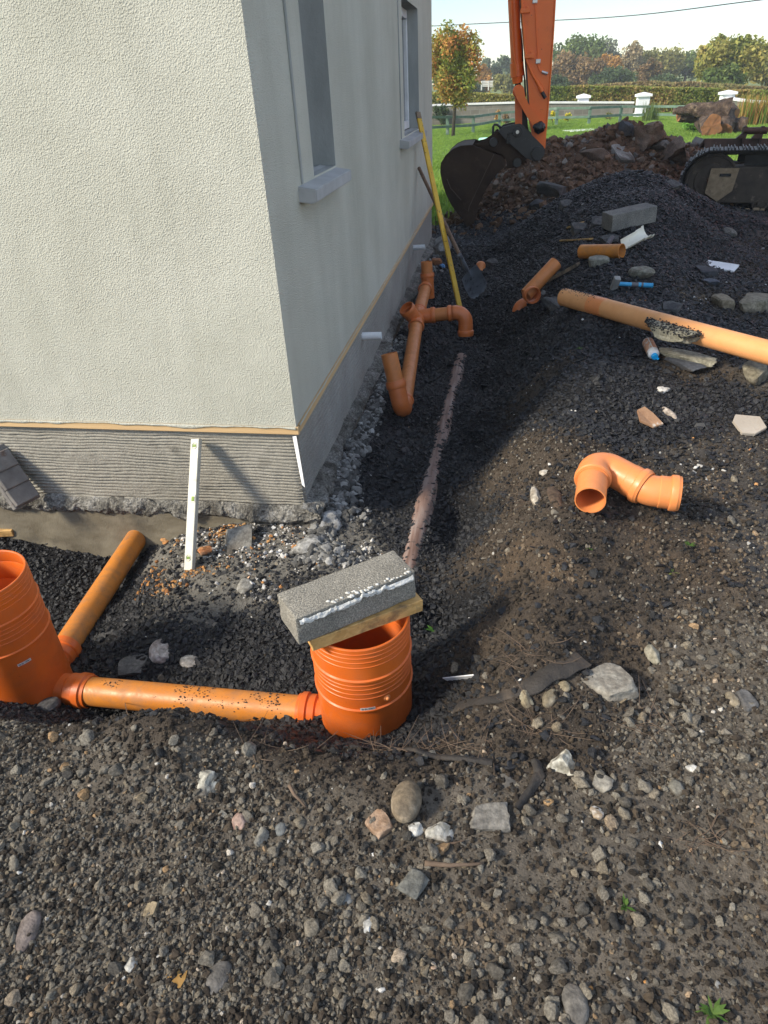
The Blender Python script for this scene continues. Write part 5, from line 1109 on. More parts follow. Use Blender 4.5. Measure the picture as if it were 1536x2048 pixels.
tp = (armP[-1] + armP[-2]) / 2 + np.array([0, 0.18, 0]); mobj('arm_head', beam(tp - np.array([0, 0, 0.05]), np.array([0.95, YA + 0.18, 4.3]), 0.36, 0.75, up=(1, 0, 0), bev=0.02), M['exc_orange'], ex)

# ------------------------------------------------------------------ spare bucket lying behind the track
YS = 11.6
def sz(l, y=YS): return [on_y(1300 + u / 6.508, 160 + v / 6.508, y) for u, v in l]
sb = thing('ditching_bucket', 'long brown ditching bucket with pin ears lying beyond the black track', 'digger bucket', on_y(1480, 300, YS))
mobj('bucket_back', plate(sz([(712, 762), (1900, 762), (1900, 960), (640, 960), (640, 905)]), 0.05, bev=0.006), M['rustbucket'], sb)
mobj('bucket_end', plate(sz([(712, 762), (660, 830), (632, 905), (632, 1000), (712, 1000)]), 0.55, bev=0.006), M['rustbucket'], sb)
mobj('bucket_floor', box(np.mean(sz([(712, 930), (1900, 930)]), axis=0) + np.array([0, 0.3, 0]), (abs(sz([(712, 930)])[0][0] - sz([(1900, 930)])[0][0]) - 0.02, 0.5, 0.04)), M['rustbucket'], sb)
for l in ([(1120, 762), (1210, 690), (1215, 620), (1250, 590), (1285, 620), (1280, 680), (1245, 762), (1205, 870), (1195, 870), (1205, 765)], [(1320, 762), (1400, 680), (1465, 600), (1500, 600), (1508, 640), (1470, 720), (1430, 870), (1415, 870), (1440, 765)]):
    mobj('pin_ear', plate(sz(l, YS - 0.06), 0.05, bev=0.005), M['rustbucket'], sb)
P = sz([(1245, 660), (1485, 660)], YS - 0.03); autosmooth(mobj('pin_bar', sweep([P[0] - np.array([0.04, 0, 0]), P[1] + np.array([0.04, 0, 0])], 0.045, 20), M['rustbucket'], sb))

# ------------------------------------------------------------------ stones and rubble one can point at
def speckle(V, a, b, sc, seed, thr=0.0):
    f = np.clip((fbm(V * sc, 4, seed, 0.65) - thr) * 4 + 0.5, 0, 1)[:, None]; return np.array(a) * (1 - f) + np.array(b) * f
def rock(name, label, px, py, wpx, hpx, kind='angular', ca=(0.16, 0.145, 0.12), cb=(0.22, 0.20, 0.17), seed=1, ang=0.0, thick=0.6, cat='stone', sink=0.38, sc=45, thr=0.0, group=None, detail=3, tilt=0.0, rough=0.12):
    g = on_ground(px, py); k = depth(g) / F; a = wpx * k / 2; view = ray(px, py); vz = -view[2] / np.linalg.norm(view)
    b = max(hpx * k / 2 / max(vz, 0.35), a * 0.25); c = min(a, b) * thick
    V, Fc = stone_geo(seed, (a, b, c), kind, detail, rough)
    if tilt: V = V @ np.array(Euler((tilt, 0, 0)).to_matrix()).T
    ca_, sa_ = math.cos(ang), math.sin(ang); V = V @ np.array([[ca_, sa_, 0], [-sa_, ca_, 0], [0, 0, 1]])
    lum = max(0.62, 1 - 0.55 * max(0, max(cb) - 0.3)); cols = speckle(V + seed, np.array(ca) * lum, np.array(cb) * lum, sc, seed, thr)
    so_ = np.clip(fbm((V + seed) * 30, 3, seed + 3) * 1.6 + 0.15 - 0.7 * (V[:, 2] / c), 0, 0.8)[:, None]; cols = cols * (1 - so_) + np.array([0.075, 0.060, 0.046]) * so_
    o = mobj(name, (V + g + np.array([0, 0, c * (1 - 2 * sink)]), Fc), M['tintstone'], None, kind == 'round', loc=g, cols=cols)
    if kind != 'round': autosmooth(o, 32)
    return meta(o, label, cat, group)
GR, GR2, WH, BR, DK = (0.15, 0.135, 0.115), (0.24, 0.22, 0.19), (0.60, 0.57, 0.50), (0.17, 0.125, 0.08), (0.055, 0.052, 0.050)
rock('stone_slab', 'large flat grey stone slab lying on the bank right of the torn membrane', 1217, 1376, 108, 66, 'slab', (0.19, 0.17, 0.14), (0.27, 0.25, 0.21), 3, 0.55, 0.42, detail=4)
rock('concrete_lump', 'pale speckled concrete lump standing out on dark soil', 1125, 1535, 70, 56, 'angular', (0.24, 0.22, 0.17), (0.58, 0.55, 0.46), 9, 0.1, 0.7, cat='stone', sc=70, detail=4, rough=0.2)
rock('stone', 'small blocky grey stone just right of the pale speckled lump', 1202, 1568, 44, 30, 'slab', GR, (0.26, 0.24, 0.20), 15, -0.4, 0.6)
rock('cobble', 'egg shaped brown cobble standing upright in the foreground', 813, 1612, 62, 76, 'round', (0.15, 0.115, 0.075), (0.23, 0.185, 0.13), 21, 0.0, 0.85, sink=0.2, sc=25, rough=0.08)
rock('stone_slab', 'broad grey broken slab right of the egg shaped cobble', 980, 1640, 92, 60, 'slab', (0.13, 0.12, 0.105), (0.20, 0.185, 0.16), 27, 0.1, 0.4, detail=4, rough=0.22)
rock('stone', 'whitish pitted stone below the egg shaped cobble', 877, 1668, 62, 42, 'angular', (0.33, 0.31, 0.26), (0.56, 0.53, 0.47), 33, -0.2, 0.6, sc=60)
rock('stone', 'little white spotted stone touching the egg shaped cobble', 829, 1660, 36, 28, 'angular', (0.50, 0.49, 0.45), (0.64, 0.62, 0.57), 39, 0.3, 0.6, sc=60)
rock('stone', 'triangular mortar flecked stone on the ridge before the horizontal pipe', 411, 1567, 46, 50, 'angular', (0.10, 0.095, 0.085), (0.46, 0.44, 0.37), 46, 0.4, 0.6, sc=80, rough=0.2)
rock('brick_shard', 'broken brown clay shard left of the egg shaped cobble', 757, 1652, 50, 44, 'slab', (0.20, 0.12, 0.07), (0.32, 0.22, 0.15), 51, 0.8, 0.5, cat='clay shard')
rock('stone', 'squared dark grey stone below the pitted white stone', 826, 1772, 56, 50, 'slab', (0.10, 0.10, 0.09), (0.15, 0.145, 0.125), 57, -0.5, 0.6)
rock('plaster_lump', 'crumbly bright white plaster lump in the foreground gravel', 740, 1852, 40, 38, 'angular', (0.42, 0.41, 0.38), (0.82, 0.81, 0.78), 63, 0.2, 0.7, cat='plaster lump', sc=60, rough=0.45)
rock('cobble', 'big purplish brown cobble near the left edge in the foreground', 58, 1862, 46, 66, 'round', (0.12, 0.095, 0.085), (0.17, 0.14, 0.125), 69, 0.2, 0.5)
rock('stone', 'long dark pitted stone half buried near the bottom of the photo', 437, 1955, 48, 58, 'round', (0.085, 0.078, 0.07), (0.12, 0.11, 0.10), 75, -0.3, 0.5)
rock('stone', 'dark knobbly stone at the bottom edge of the photo', 1150, 2010, 52, 74, 'round', (0.085, 0.078, 0.07), (0.16, 0.145, 0.125), 81, 0.1, 0.6, rough=0.25)
rock('stone', 'ochre square pebble in the left foreground', 303, 1822, 28, 24, 'slab', (0.20, 0.155, 0.09), (0.27, 0.21, 0.13), 87, 0.1, 0.7)
rock('stone', 'pinkish chipped stone in the middle foreground', 478, 1645, 42, 34, 'angular', (0.25, 0.15, 0.12), (0.36, 0.25, 0.20), 93, 0.5, 0.6)
rock('stone', 'pale ochre stone standing above the large flat slab', 1304, 1307, 30, 42, 'angular', (0.22, 0.20, 0.145), (0.33, 0.30, 0.23), 99, 0.1, 0.7)
rock('stone', 'smooth dark grey stone at far right beside a tan pebble', 1493, 1405, 34, 38, 'slab', (0.075, 0.073, 0.072), (0.11, 0.107, 0.105), 105, 0.2, 0.6)
rock('stone', 'tan rounded pebble left of the smooth dark grey stone', 1465, 1400, 25, 27, 'round', (0.22, 0.18, 0.12), (0.30, 0.25, 0.18), 106, 0.2, 0.6)
rock('stone', 'ochre upright pebble tucked under the torn membrane', 1053, 1400, 30, 34, 'angular', (0.24, 0.195, 0.12), (0.32, 0.28, 0.19), 111, 0.2, 0.8)
rock('stone', 'speckled oval stone between membrane and large flat slab', 1100, 1398, 30, 40, 'round', (0.16, 0.13, 0.085), (0.25, 0.215, 0.155), 117, -0.3, 0.7)
rock('stone', 'small tan pebble above the speckled oval stone', 1128, 1375, 26, 20, 'round', (0.21, 0.17, 0.105), (0.28, 0.23, 0.15), 118, -0.1, 0.7)
rock('stone', 'flat dark stone lying inside the curled membrane', 1016, 1562, 48, 34, 'angular', (0.07, 0.064, 0.058), (0.105, 0.098, 0.088), 123, -0.2, 0.45)
rock('stone', 'rusty white pebble on dark soil right of the broad slab', 1193, 1628, 30, 24, 'angular', (0.40, 0.30, 0.20), (0.60, 0.56, 0.50), 129, 0.1, 0.7)
rock('stone', 'grey angular pebble alone on the right foreground soil', 1353, 1577, 36, 32, 'angular', (0.15, 0.14, 0.115), (0.20, 0.185, 0.155), 135, 0.1, 0.7)
rock('stone', 'white bone like chip near the right edge in the foreground', 1385, 1538, 28, 14, 'angular', (0.55, 0.53, 0.46), (0.72, 0.70, 0.64), 141, -0.3, 0.7)
rock('stone', 'grey rounded stone in the left half of the foreground gravel', 522, 1675, 34, 34, 'angular', (0.14, 0.132, 0.115), (0.19, 0.18, 0.155), 147, 0.1, 0.75)
rock('stone', 'smooth blue grey oval pebble in the foreground gravel', 562, 1660, 26, 24, 'round', (0.13, 0.135, 0.13), (0.17, 0.175, 0.17), 148, 0.1, 0.7)
rock('stone', 'speckled pale pebble in the left foreground gravel', 262, 1930, 30, 28, 'angular', (0.30, 0.28, 0.24), (0.52, 0.50, 0.45), 153, 0.1, 0.7)
rock('stone', 'light grey oval pebble left of the white plaster lump', 693, 1798, 32, 22, 'round', (0.20, 0.20, 0.19), (0.27, 0.27, 0.255), 158, 0.1, 0.6)
# in and around the trench
rock('rubble_lump', 'pale pink mortar lump in black stone between the two chambers', 322, 1308, 52, 44, 'angular', (0.28, 0.235, 0.21), (0.46, 0.42, 0.38), 201, 0.4, 0.5, cat='mortar lump', sc=50)
rock('rubble_lump', 'cream mortar lump right of the pale pink one', 382, 1322, 48, 26, 'angular', (0.30, 0.27, 0.225), (0.52, 0.48, 0.42), 207, 0.2, 0.5, cat='mortar lump', sc=50)
rock('stone_slab', 'dark broken slab left of the pale pink mortar lump', 268, 1335, 66, 36, 'slab', (0.075, 0.074, 0.072), (0.14, 0.135, 0.125), 213, 0.3, 0.35)
rock('stone', 'dark grey lump against the left chamber foot', 98, 1418, 46, 32, 'angular', (0.05, 0.05, 0.052), (0.075, 0.074, 0.075), 219, 0.1, 0.7)
rock('rubble_lump', 'grey mortar lump below the rubble by the house corner', 488, 1175, 40, 28, 'angular', (0.17, 0.165, 0.145), (0.25, 0.24, 0.215), 225, 0.1, 0.6, cat='mortar lump')
rock('rubble_lump', 'large whitish mortar boulder at the house corner', 660, 1048, 46, 34, 'angular', (0.26, 0.255, 0.24), (0.44, 0.43, 0.405), 231, 0.3, 0.8, cat='mortar lump', rough=0.3)
rock('rubble_slab', 'grey flake of render propped against the footing', 480, 1085, 60, 44, 'slab', (0.17, 0.16, 0.14), (0.24, 0.23, 0.20), 237, 0.3, 0.35, cat='render flake', tilt=0.5)
rock('rubble_lump', 'grey ragged mortar at the lip of the trench by the corner', 612, 1095, 80, 36, 'angular', (0.17, 0.165, 0.15), (0.36, 0.35, 0.325), 243, 0.2, 0.5, cat='mortar lump', rough=0.4, detail=4)
rock('clay_chip', 'rusty orange clay chips beside the foot of the spirit level', 412, 1104, 34, 20, 'angular', (0.35, 0.14, 0.055), (0.48, 0.22, 0.09), 249, -0.3, 0.5, cat='clay chip')
rock('clay_chip', 'orange crumbly clay left of the spirit level', 336, 1078, 26, 22, 'angular', (0.45, 0.20, 0.06), (0.55, 0.31, 0.14), 250, -0.3, 0.6, cat='clay chip', rough=0.4)
rock('clay_chip', 'bright orange splinter lying against the pipe at the footing', 258, 1112, 34, 24, 'angular', (0.55, 0.20, 0.035), (0.62, 0.28, 0.07), 251, 0.5, 0.5, cat='clay chip', rough=0.4)
# along the far side
rock('rubble_lump', 'rough grey mortar lump under the plinth at the far end', 884, 498, 46, 34, 'angular', (0.15, 0.15, 0.145), (0.29, 0.29, 0.28), 255, 0.2, 0.9, cat='mortar lump', rough=0.3)
rock('stone', 'brown wedge stone below the rough grey mortar lump', 882, 508, 34, 16, 'slab', (0.10, 0.085, 0.065), (0.14, 0.12, 0.095), 261, 0.2, 0.6)
rock('concrete_lump', 'mossy concrete lump right of the blue hammer', 1282, 552, 54, 18, 'angular', (0.15, 0.14, 0.105), (0.25, 0.235, 0.19), 267, 0.1, 0.6, cat='concrete lump')
rock('concrete_lump', 'flat grey concrete piece under the straight pipe offcut', 1195, 528, 40, 14, 'slab', (0.17, 0.165, 0.13), (0.24, 0.23, 0.19), 273, 0.1, 0.6, cat='concrete lump')
rock('concrete_lump', 'square ochre concrete lump on the right above the long pipe', 1446, 612, 38, 26, 'slab', (0.17, 0.14, 0.09), (0.26, 0.22, 0.155), 279, 0.1, 0.8, cat='concrete lump')
rock('concrete_lump', 'largest ochre concrete lump at the right edge above the long pipe', 1510, 615, 60, 40, 'slab', (0.16, 0.14, 0.095), (0.24, 0.21, 0.155), 285, -0.4, 0.7, cat='concrete lump')
rock('concrete_lump', 'ochre concrete lump at the right edge below the long pipe', 1512, 748, 54, 36, 'angular', (0.13, 0.115, 0.08), (0.22, 0.20, 0.15), 291, -0.2, 0.8, cat='concrete lump')
rock('slate_piece', 'smooth dark slate piece below the broken concrete slabs', 1368, 728, 40, 34, 'slab', (0.06, 0.066, 0.078), (0.085, 0.092, 0.107), 297, 0.5, 0.3, cat='slate')
rock('slate_piece', 'bluish slate corner near the white foam board', 1418, 566, 28, 14, 'slab', (0.06, 0.07, 0.09), (0.085, 0.10, 0.125), 303, 0.3, 0.5, cat='slate')
rock('slate_piece', 'dark slate lump leaning on the white foam board', 1412, 548, 36, 22, 'slab', (0.035, 0.037, 0.043), (0.055, 0.058, 0.066), 309, 0.1, 0.6, cat='slate')
rock('stone', 'grey stone with pale face at the right foot of the black heap', 1457, 468, 22, 22, 'angular', (0.10, 0.098, 0.085), (0.16, 0.155, 0.135), 315, 0.1, 0.8)
rock('stone', 'dark boulder on the boundary of brown and black heaps', 1105, 386, 34, 34, 'slab', (0.045, 0.042, 0.040), (0.085, 0.08, 0.075), 321, 0.5, 0.9)
rock('stone', 'dark rock below the brown heap right of the bucket tip', 1075, 416, 34, 20, 'angular', (0.035, 0.034, 0.036), (0.06, 0.058, 0.06), 327, 0.2, 0.8)
rock('stone', 'pale grey slab leaning on the brown heap', 1243, 312, 36, 22, 'slab', (0.20, 0.19, 0.17), (0.27, 0.26, 0.24), 333, 0.5, 0.5, tilt=0.5)
rock('boulder', 'largest brown boulder at the right end of the brown heap', 1345, 315, 66, 42, 'crag', (0.085, 0.055, 0.038), (0.15, 0.105, 0.075), 339, 0.1, 1.0, cat='boulder', sc=8, rough=0.32, detail=4)
rock('boulder', 'peaked brown boulder on top of the brown heap', 1286, 284, 54, 46, 'crag', (0.115, 0.072, 0.045), (0.19, 0.13, 0.09), 345, 0.4, 1.1, cat='boulder', sc=8, rough=0.32, detail=4)
rock('boulder', 'dark wet rock on the summit of the brown heap', 1250, 262, 30, 24, 'crag', (0.025, 0.027, 0.032), (0.05, 0.052, 0.06), 351, 0.4, 1.0, cat='boulder', sc=8, rough=0.32)
rock('boulder', 'grey brown boulder between the two brown ones on the heap', 1312, 292, 34, 40, 'crag', (0.12, 0.105, 0.09), (0.20, 0.18, 0.155), 357, 0.4, 0.9, cat='boulder', sc=8, rough=0.32)
rock('boulder', 'brown clod standing at the left shoulder of the brown heap', 1196, 318, 36, 30, 'crag', (0.09, 0.057, 0.037), (0.15, 0.10, 0.07), 363, 0.9, 0.9, cat='boulder', sc=8, rough=0.32)
rock('stone', 'pale chipped rock on the bank left of the bend pair', 1075, 1000, 30, 44, 'angular', (0.30, 0.25, 0.19), (0.50, 0.45, 0.37), 369, 0.2, 0.7, rough=0.3)
rock('stone', 'brown clod beside the pale chipped rock on the bank', 1112, 1000, 34, 60, 'angular', (0.055, 0.038, 0.025), (0.09, 0.06, 0.04), 375, 0.2, 0.6, rough=0.3)
rock('stone', 'white fleck stone above the pale chipped rock on the bank', 1092, 948, 28, 12, 'angular', (0.42, 0.37, 0.30), (0.58, 0.54, 0.47), 381, 0.0, 0.6)
for lab_, px_, py_, w__, h__, sd__, a__ in (('dark flat slab high on the black heap left of the dark block', 1160, 462, 40, 14, 501, 0.2), ('grey slate flake between wood splinter and dark block', 1196, 450, 34, 16, 502, -0.2), ('pale grey flake standing right of the straight offcut top', 1222, 484, 46, 12, 503, 0.1), ('dark lump wedged at the end of the long pipe', 1112, 612, 34, 22, 504, 0.6), ('thin grey flake on the trench slope beyond the shovel', 985, 528, 26, 9, 505, 0.5), ('small flake on the shoulder of the black heap', 1132, 412, 26, 12, 506, 0.2), ('brownish stone on the upper right of the black heap', 1345, 372, 26, 12, 507, 0.5), ('grey block end beyond the long pipe middle', 1340, 622, 46, 16, 508, -0.3)):
    rock('slate_flake', lab_, px_, py_, w__, h__, 'slab', (0.045, 0.045, 0.047), (0.095, 0.093, 0.09), sd__, a__, 0.5, cat='slate', rough=0.25, tilt=0.25)
# broken concrete slabs with black stone stuck on
def crusty(label, pts, zoff, th, seed, c=None):
    P = np.array([on_ground(px, py) for px, py in pts]) if c is None else np.array([c - dl * 0.20, c + dl * 0.20]); c = P.mean(0); a = (P[1] - P[0]) / 2; L = np.linalg.norm(a); ax = _n(a * np.array([1, 1, 0.6])); W = pts and 0.13
    V, Fc = stone_geo(seed, (L, W / 2, th), 'slab', 4, 0.22); y_ = _n(np.cross([0, 0, 1.0], ax)); z_ = np.cross(ax, y_)
    Vw = V[:, :1] * ax + V[:, 1:2] * y_ + V[:, 2:] * z_ + c + np.array([0, 0, zoff])
    cols = speckle(V, (0.20, 0.185, 0.135), (0.29, 0.27, 0.205), 40, seed)
    root = thing('broken_concrete', label, 'broken concrete', c); o = mobj('slab', (Vw, Fc), M['tintstone'], root, False, cols=cols); autosmooth(o, 30)
    return root, V, Vw
r1, V1, W1 = crusty('lower thin piece of broken concrete below the long pipe', [(1310, 712), (1440, 738)], 0.03, 0.022, 402)
r2, V2, W2 = crusty('upper broken concrete piece crusted with black stone against the long pipe', [(1272, 700), (1428, 738)], 0.0, 0.042, 408, min((q0 + dl * k / 50 for k in range(100)), key=lambda p: abs((p - EYE) @ ROT[:, 0] / ((p - EYE) @ ROT[:, 2]) * F + 768 - 1352)) + np.array([-0.045, -0.105, 0.005]))
rs = np.random.default_rng(9); gg = []
for q in W2[(V2[:, 2] > 0.008)]:
    for _ in range(2):
        s = rs.uniform(0.003, 0.009); v, f = stone_geo(int(rs.integers(40)) + 3000, (s, s * 0.8, s * 0.7), 'hull'); gg.append((v + q + rs.normal(0, 0.006, 3), f))
meta(mobj('stone_crust', joing(*gg[:1400]), M['track'], r2), kind='stuff')

# ------------------------------------------------------------------ other loose things
def slab_on_ground(name, label, cat, px, py, size, yaw, tilt, roll, mat, lift=0.0, bev=0.004, jit=0.0, cuts=0):
    g = on_ground(px, py); o = mobj(name, box(g + np.array([0, 0, size[2] / 2 + lift]), size, rotz(yaw, tilt, roll), bev, jit, cuts), mat, None, False, loc=g); return meta(o, label, cat)
bk = on_ground(1256, 447); kb = depth(bk) / F
slab_on_ground('concrete_block', 'dark concrete block lying on the black heap', 'concrete block', 1256, 448, (0.43, 0.17, 0.135), 0.42, -0.10, 0.05, M['block_dark'], -0.01, 0.006, 0.004, 6)
slab_on_ground('foam_board', 'white foam board corner on the dark ground at right', 'foam board', 1440, 537, (0.26, 0.17, 0.018), -0.5, 0.06, 0.10, M['poly'], 0.01)
g = on_ground(1500, 860); tl_ = mobj('broken_tile', plate([g + np.array(q) for q in ((-0.055, -0.06, 0.0), (0.0, -0.065, 0.0), (0.06, -0.02, 0.012), (0.05, 0.06, 0.03), (-0.055, 0.075, 0.032), (-0.075, 0.03, 0.02))], 0.016, (0.0, -0.3, 1), 0.002), M['tile'], None, loc=g); meta(tl_, 'broken beige tile near the right edge of the bank', 'tile')
g = on_ground(1298, 848); sh = mobj('clay_shard', plate([g + np.array(q) for q in ((-0.05, -0.03, 0.02), (0.01, -0.05, 0.0), (0.055, -0.035, 0.01), (0.015, 0.03, 0.035), (-0.02, 0.07, 0.05), (-0.055, 0.05, 0.04))], 0.014, (0.1, -0.4, 1), 0.002), M['clay'], None, loc=g); meta(sh, 'brown clay shard with white edges above the bend pair', 'clay shard')
rock('mortar_lump', 'pale brown mortar crumb right of the clay shard', 1338, 830, 22, 30, 'angular', (0.30, 0.24, 0.19), (0.48, 0.42, 0.36), 411, 0.3, 0.6, cat='mortar lump')
rock('mortar_lump', 'white mortar crumbs uphill of the clay shard', 1325, 782, 34, 12, 'angular', (0.5, 0.47, 0.42), (0.66, 0.63, 0.58), 417, 0.1, 0.4, cat='mortar lump', rough=0.4)
for l, c_, yaw in (('weathered timber batten running down to the bent offcut', [(1098, 566), (1156, 534)], 0), ('thin split lath lying on the black heap above the offcut', [(1122, 486), (1182, 483)], 0), ('pale wood splinter high on the black heap', [(1136, 460), (1166, 449)], 0)):
    a_, b_ = [on_ground(*q) + np.array([0, 0, 0.022]) for q in c_]; d_ = b_ - a_
    wd = 0.075 if 'batten' in l else (0.04 if 'lath' in l else 0.05)
    meta(mobj('timber_batten' if 'batten' in l else 'wood_splinter', beam(a_, b_, wd, 0.028 if wd > 0.07 else 0.016, bev=0.002, jit=0.003, cuts=3), M['oldwood'] if wd > 0.07 else M['timber'], None, loc=a_), l, 'timber')
a_ = on_z(-60, 1066, -0.46); b_ = on_z(30, 1061, -0.46); meta(mobj('timber_offcut', beam(a_, b_, 0.06, 0.040, bev=0.003, jit=0.001, cuts=2), M['timber'], None, loc=a_), 'orange brown timber end at the left edge below the plinth', 'timber')
# lump hammer
g = on_ground(1228, 585); h0 = on_ground(1229, 580) + np.array([0, 0, 0.045]); h1 = on_ground(1296, 579) + np.array([0, 0, 0.03]); dh = _n(h1 - h0); LH = 0.27
hm = thing('lump_hammer', 'lump hammer with blue and grey handle resting on black stone', 'hammer', g)
hz = _n(np.array([0.1, -0.4, 1]) - dh * np.dot(np.array([0.1, -0.4, 1]), dh))
mobj('hammer_head', beam(h0 - hz * 0.052, h0 + hz * 0.052, 0.046, 0.046, up=tuple(dh), bev=0.006), M['hammer'], hm)
for a_, b_, m_, r_ in ((0.02, 0.115, 'blue', 0.0145), (0.115, 0.165, 'greyrub', 0.0155), (0.165, 0.185, 'blue', 0.0165), (0.185, 0.20, 'greyrub', 0.0165), (0.20, LH, 'blue', 0.0165)): autosmooth(mobj('handle' if m_ == 'blue' else 'grip', sweep([h0 + dh * a_, h0 + dh * (b_ - 0.004), h0 + dh * b_], [r_, r_, r_ + (0.002 if b_ == LH else 0)], 18), M[m_], hm), 40)
# bottle with blue cap
g = on_ground(1304, 712); p_ = on_ground(1306, 722) + np.array([0, 0, 0.035]); d_ = _n(np.array([-0.10, 0.93, 0.18]))
bt = thing('bottle', 'dirty white squeeze bottle with blue cap lying by the concrete pieces', 'bottle', g)
autosmooth(mobj('bottle_body', lathe([(0.001, 0.155), (0.026, 0.154), (0.031, 0.145), (0.0315, 0.03), (0.031, 0.008), (0.028, 0.0), (0.018, -0.006), (0.001, -0.006)], p_, 36, d_), M['bottle'], bt), 35)
autosmooth(mobj('bottle_label', lathe([(0.0322, 0.035), (0.0322, 0.142)], p_, 36, d_), M['label'], bt), 60)
autosmooth(mobj('cap', lathe([(0.0185, -0.004), (0.0185, -0.020), (0.015, -0.024), (0.001, -0.024)], p_, 28, d_), M['bluecap'], bt), 35)
mobj('cap_hinge', box(p_ - d_ * 0.017 + np.array([0.018, 0, -0.012]), (0.014, 0.012, 0.012), bev=0.003), M['bluecap'], bt)
stripx, _, _ = frame(d_)
mobj('label_stripe', beam(p_ + d_ * 0.035 + np.array([-0.006, -0.010, 0.0305]), p_ + d_ * 0.142 + np.array([-0.006, -0.010, 0.0305]), 0.004, 0.002, up=(-0.2, -0.3, 1), bev=0), M['bottle'], bt)
# dark tool handle behind the straight offcut
q0 = on_ground(1213, 497) + np.array([0, 0, 0.02]); q1 = on_ground(1224, 482) + np.array([0, 0, 0.03]); th_ = thing('tool_grip', 'blue grey rubber tool grip sticking up behind the straight offcut', 'tool handle', q0)
autosmooth(mobj('grip', sweep([q0, q0 + (q1 - q0) * 0.15, q0 + (q1 - q0) * 0.9, q1], [0.030, 0.020, 0.023, 0.018], 18), M['slate'], th_), 40)
# white buried strip at the trench bank
a_ = on_ground(890, 1366) + np.array([0, 0, 0.018]); b_ = on_ground(952, 1354) + np.array([0, 0, 0.004]); meta(mobj('plastic_strip', beam(a_, b_, 0.004, 0.024, up=(0.1, -0.5, 1), bev=0.001), M['poly'], None, loc=a_), 'mud spotted white plastic strip poking out of the trench bank', 'plastic strip')
# terracotta piece and blue cap wrapped in plastic beyond the far riser
g = on_ground(876, 536); rock('clay_piece', 'brown pipe shard just behind the far riser', 874, 528, 22, 10, 'slab', (0.30, 0.12, 0.05), (0.36, 0.16, 0.07), 423, 0.1, 0.8, cat='pipe shard')
rock('plastic_scrap', 'crumpled blue plastic scrap behind the far riser', 884, 535, 14, 7, 'angular', (0.04, 0.22, 0.55), (0.25, 0.45, 0.70), 429, 0.1, 0.8, cat='plastic scrap', rough=0.4)
# torn membrane and roots
def flap(label, pts, wid, seed, curl=0.05, n=34, m=9):
    P = np.array([on_ground(px, py) for px, py in pts]); s = np.linspace(0, len(P) - 1, n); i = np.minimum(s.astype(int), len(P) - 2); f = (s - i)[:, None]; C_ = P[i] * (1 - f) + P[i + 1] * f
    T_ = np.gradient(C_, axis=0); T_ /= np.linalg.norm(T_, axis=1)[:, None]; S_ = np.cross(T_, [0, 0, 1.0]); Vs = []
    for j in range(m):
        u = j / (m - 1); off = S_ * (u - 0.4) * wid * (0.7 + 0.5 * fbm2(s * 0.9, s * 0 + j * 0.05, 1.0, 2, seed))[:, None]; h = curl * np.sin(u * 2.6) * (0.6 + 0.8 * fbm2(s, s * 0, 0.8, 3, seed + 2))
        Q_ = C_ + off; Q_[:, 2] = ground_z(Q_[:, 0], Q_[:, 1]) * 0.6 + Q_[:, 2] * 0.4 + np.maximum(h, 0) + 0.006 + 0.010 * fbm2(Q_[:, 0], Q_[:, 1], 30, 3, seed); Vs.append(Q_)
    Vs = np.array(Vs); A_ = Vs.reshape(-1, 3); B_ = A_ - np.array([0, 0, 0.004]); gf = gridfaces(n, m); k = len(A_)
    o = mobj('torn_membrane', (np.concatenate([A_, B_]), gf + [tuple(v + k for v in q[::-1]) for q in gf]), M['membrane'], None, True, loc=P[0]); return meta(o, label, 'membrane')
flap('torn black membrane flap curling out of the bank beside the white strip', [(915, 1415), (990, 1400), (1060, 1372), (1110, 1345), (1160, 1318)], 0.085, 3, 0.022)
flap('torn hairy membrane edge lying in front of the right chamber', [(700, 1496), (770, 1500), (840, 1506), (910, 1518), (985, 1528)], 0.035, 9, 0.012)
flap('small curled membrane scrap around the flat dark stone', [(1075, 1530), (1078, 1555), (1060, 1590), (1035, 1625)], 0.035, 15, 0.02)
def root_(label, pts, r, seed, name='root'):
    P = [on_ground(px, py) + np.array([0, 0, r + h]) for px, py, h in pts]; Q_ = []
    for a, b in zip(P[:-1], P[1:]): Q_ += [a + (b - a) * k / 5 for k in range(5)]
    Q_.append(P[-1]); Q_ = np.array(Q_); Q_ = Q_ + 0.003 * np.stack([fbm(Q_ * 25, 3, seed + k) for k in range(3)], -1)
    meta(mobj(name, sweep(Q_, [r * (1 - 0.6 * k / len(Q_)) for k in range(len(Q_))], 8), M['root'], None, True, loc=Q_[0]), label, name)
root_('short bent twig right of the triangular stone', [(580, 1578, 0.01), (592, 1600, 0.015), (612, 1618, 0.004)], 0.0055, 1, 'twig')
root_('frayed root lying below the pitted white stone', [(850, 1732, 0.004), (900, 1737, 0.006), (968, 1731, 0.002)], 0.0065, 2, 'root')
root_('thin pale stalk below the whitish pitted stone', [(893, 1692, 0.004), (930, 1686, 0.008)], 0.003, 3, 'twig')
root_('upright straw stalk in front of the horizontal pipe', [(262, 1452, 0.0), (255, 1420, 0.05)], 0.002, 4, 'twig')
rs = np.random.default_rng(17); gg = []
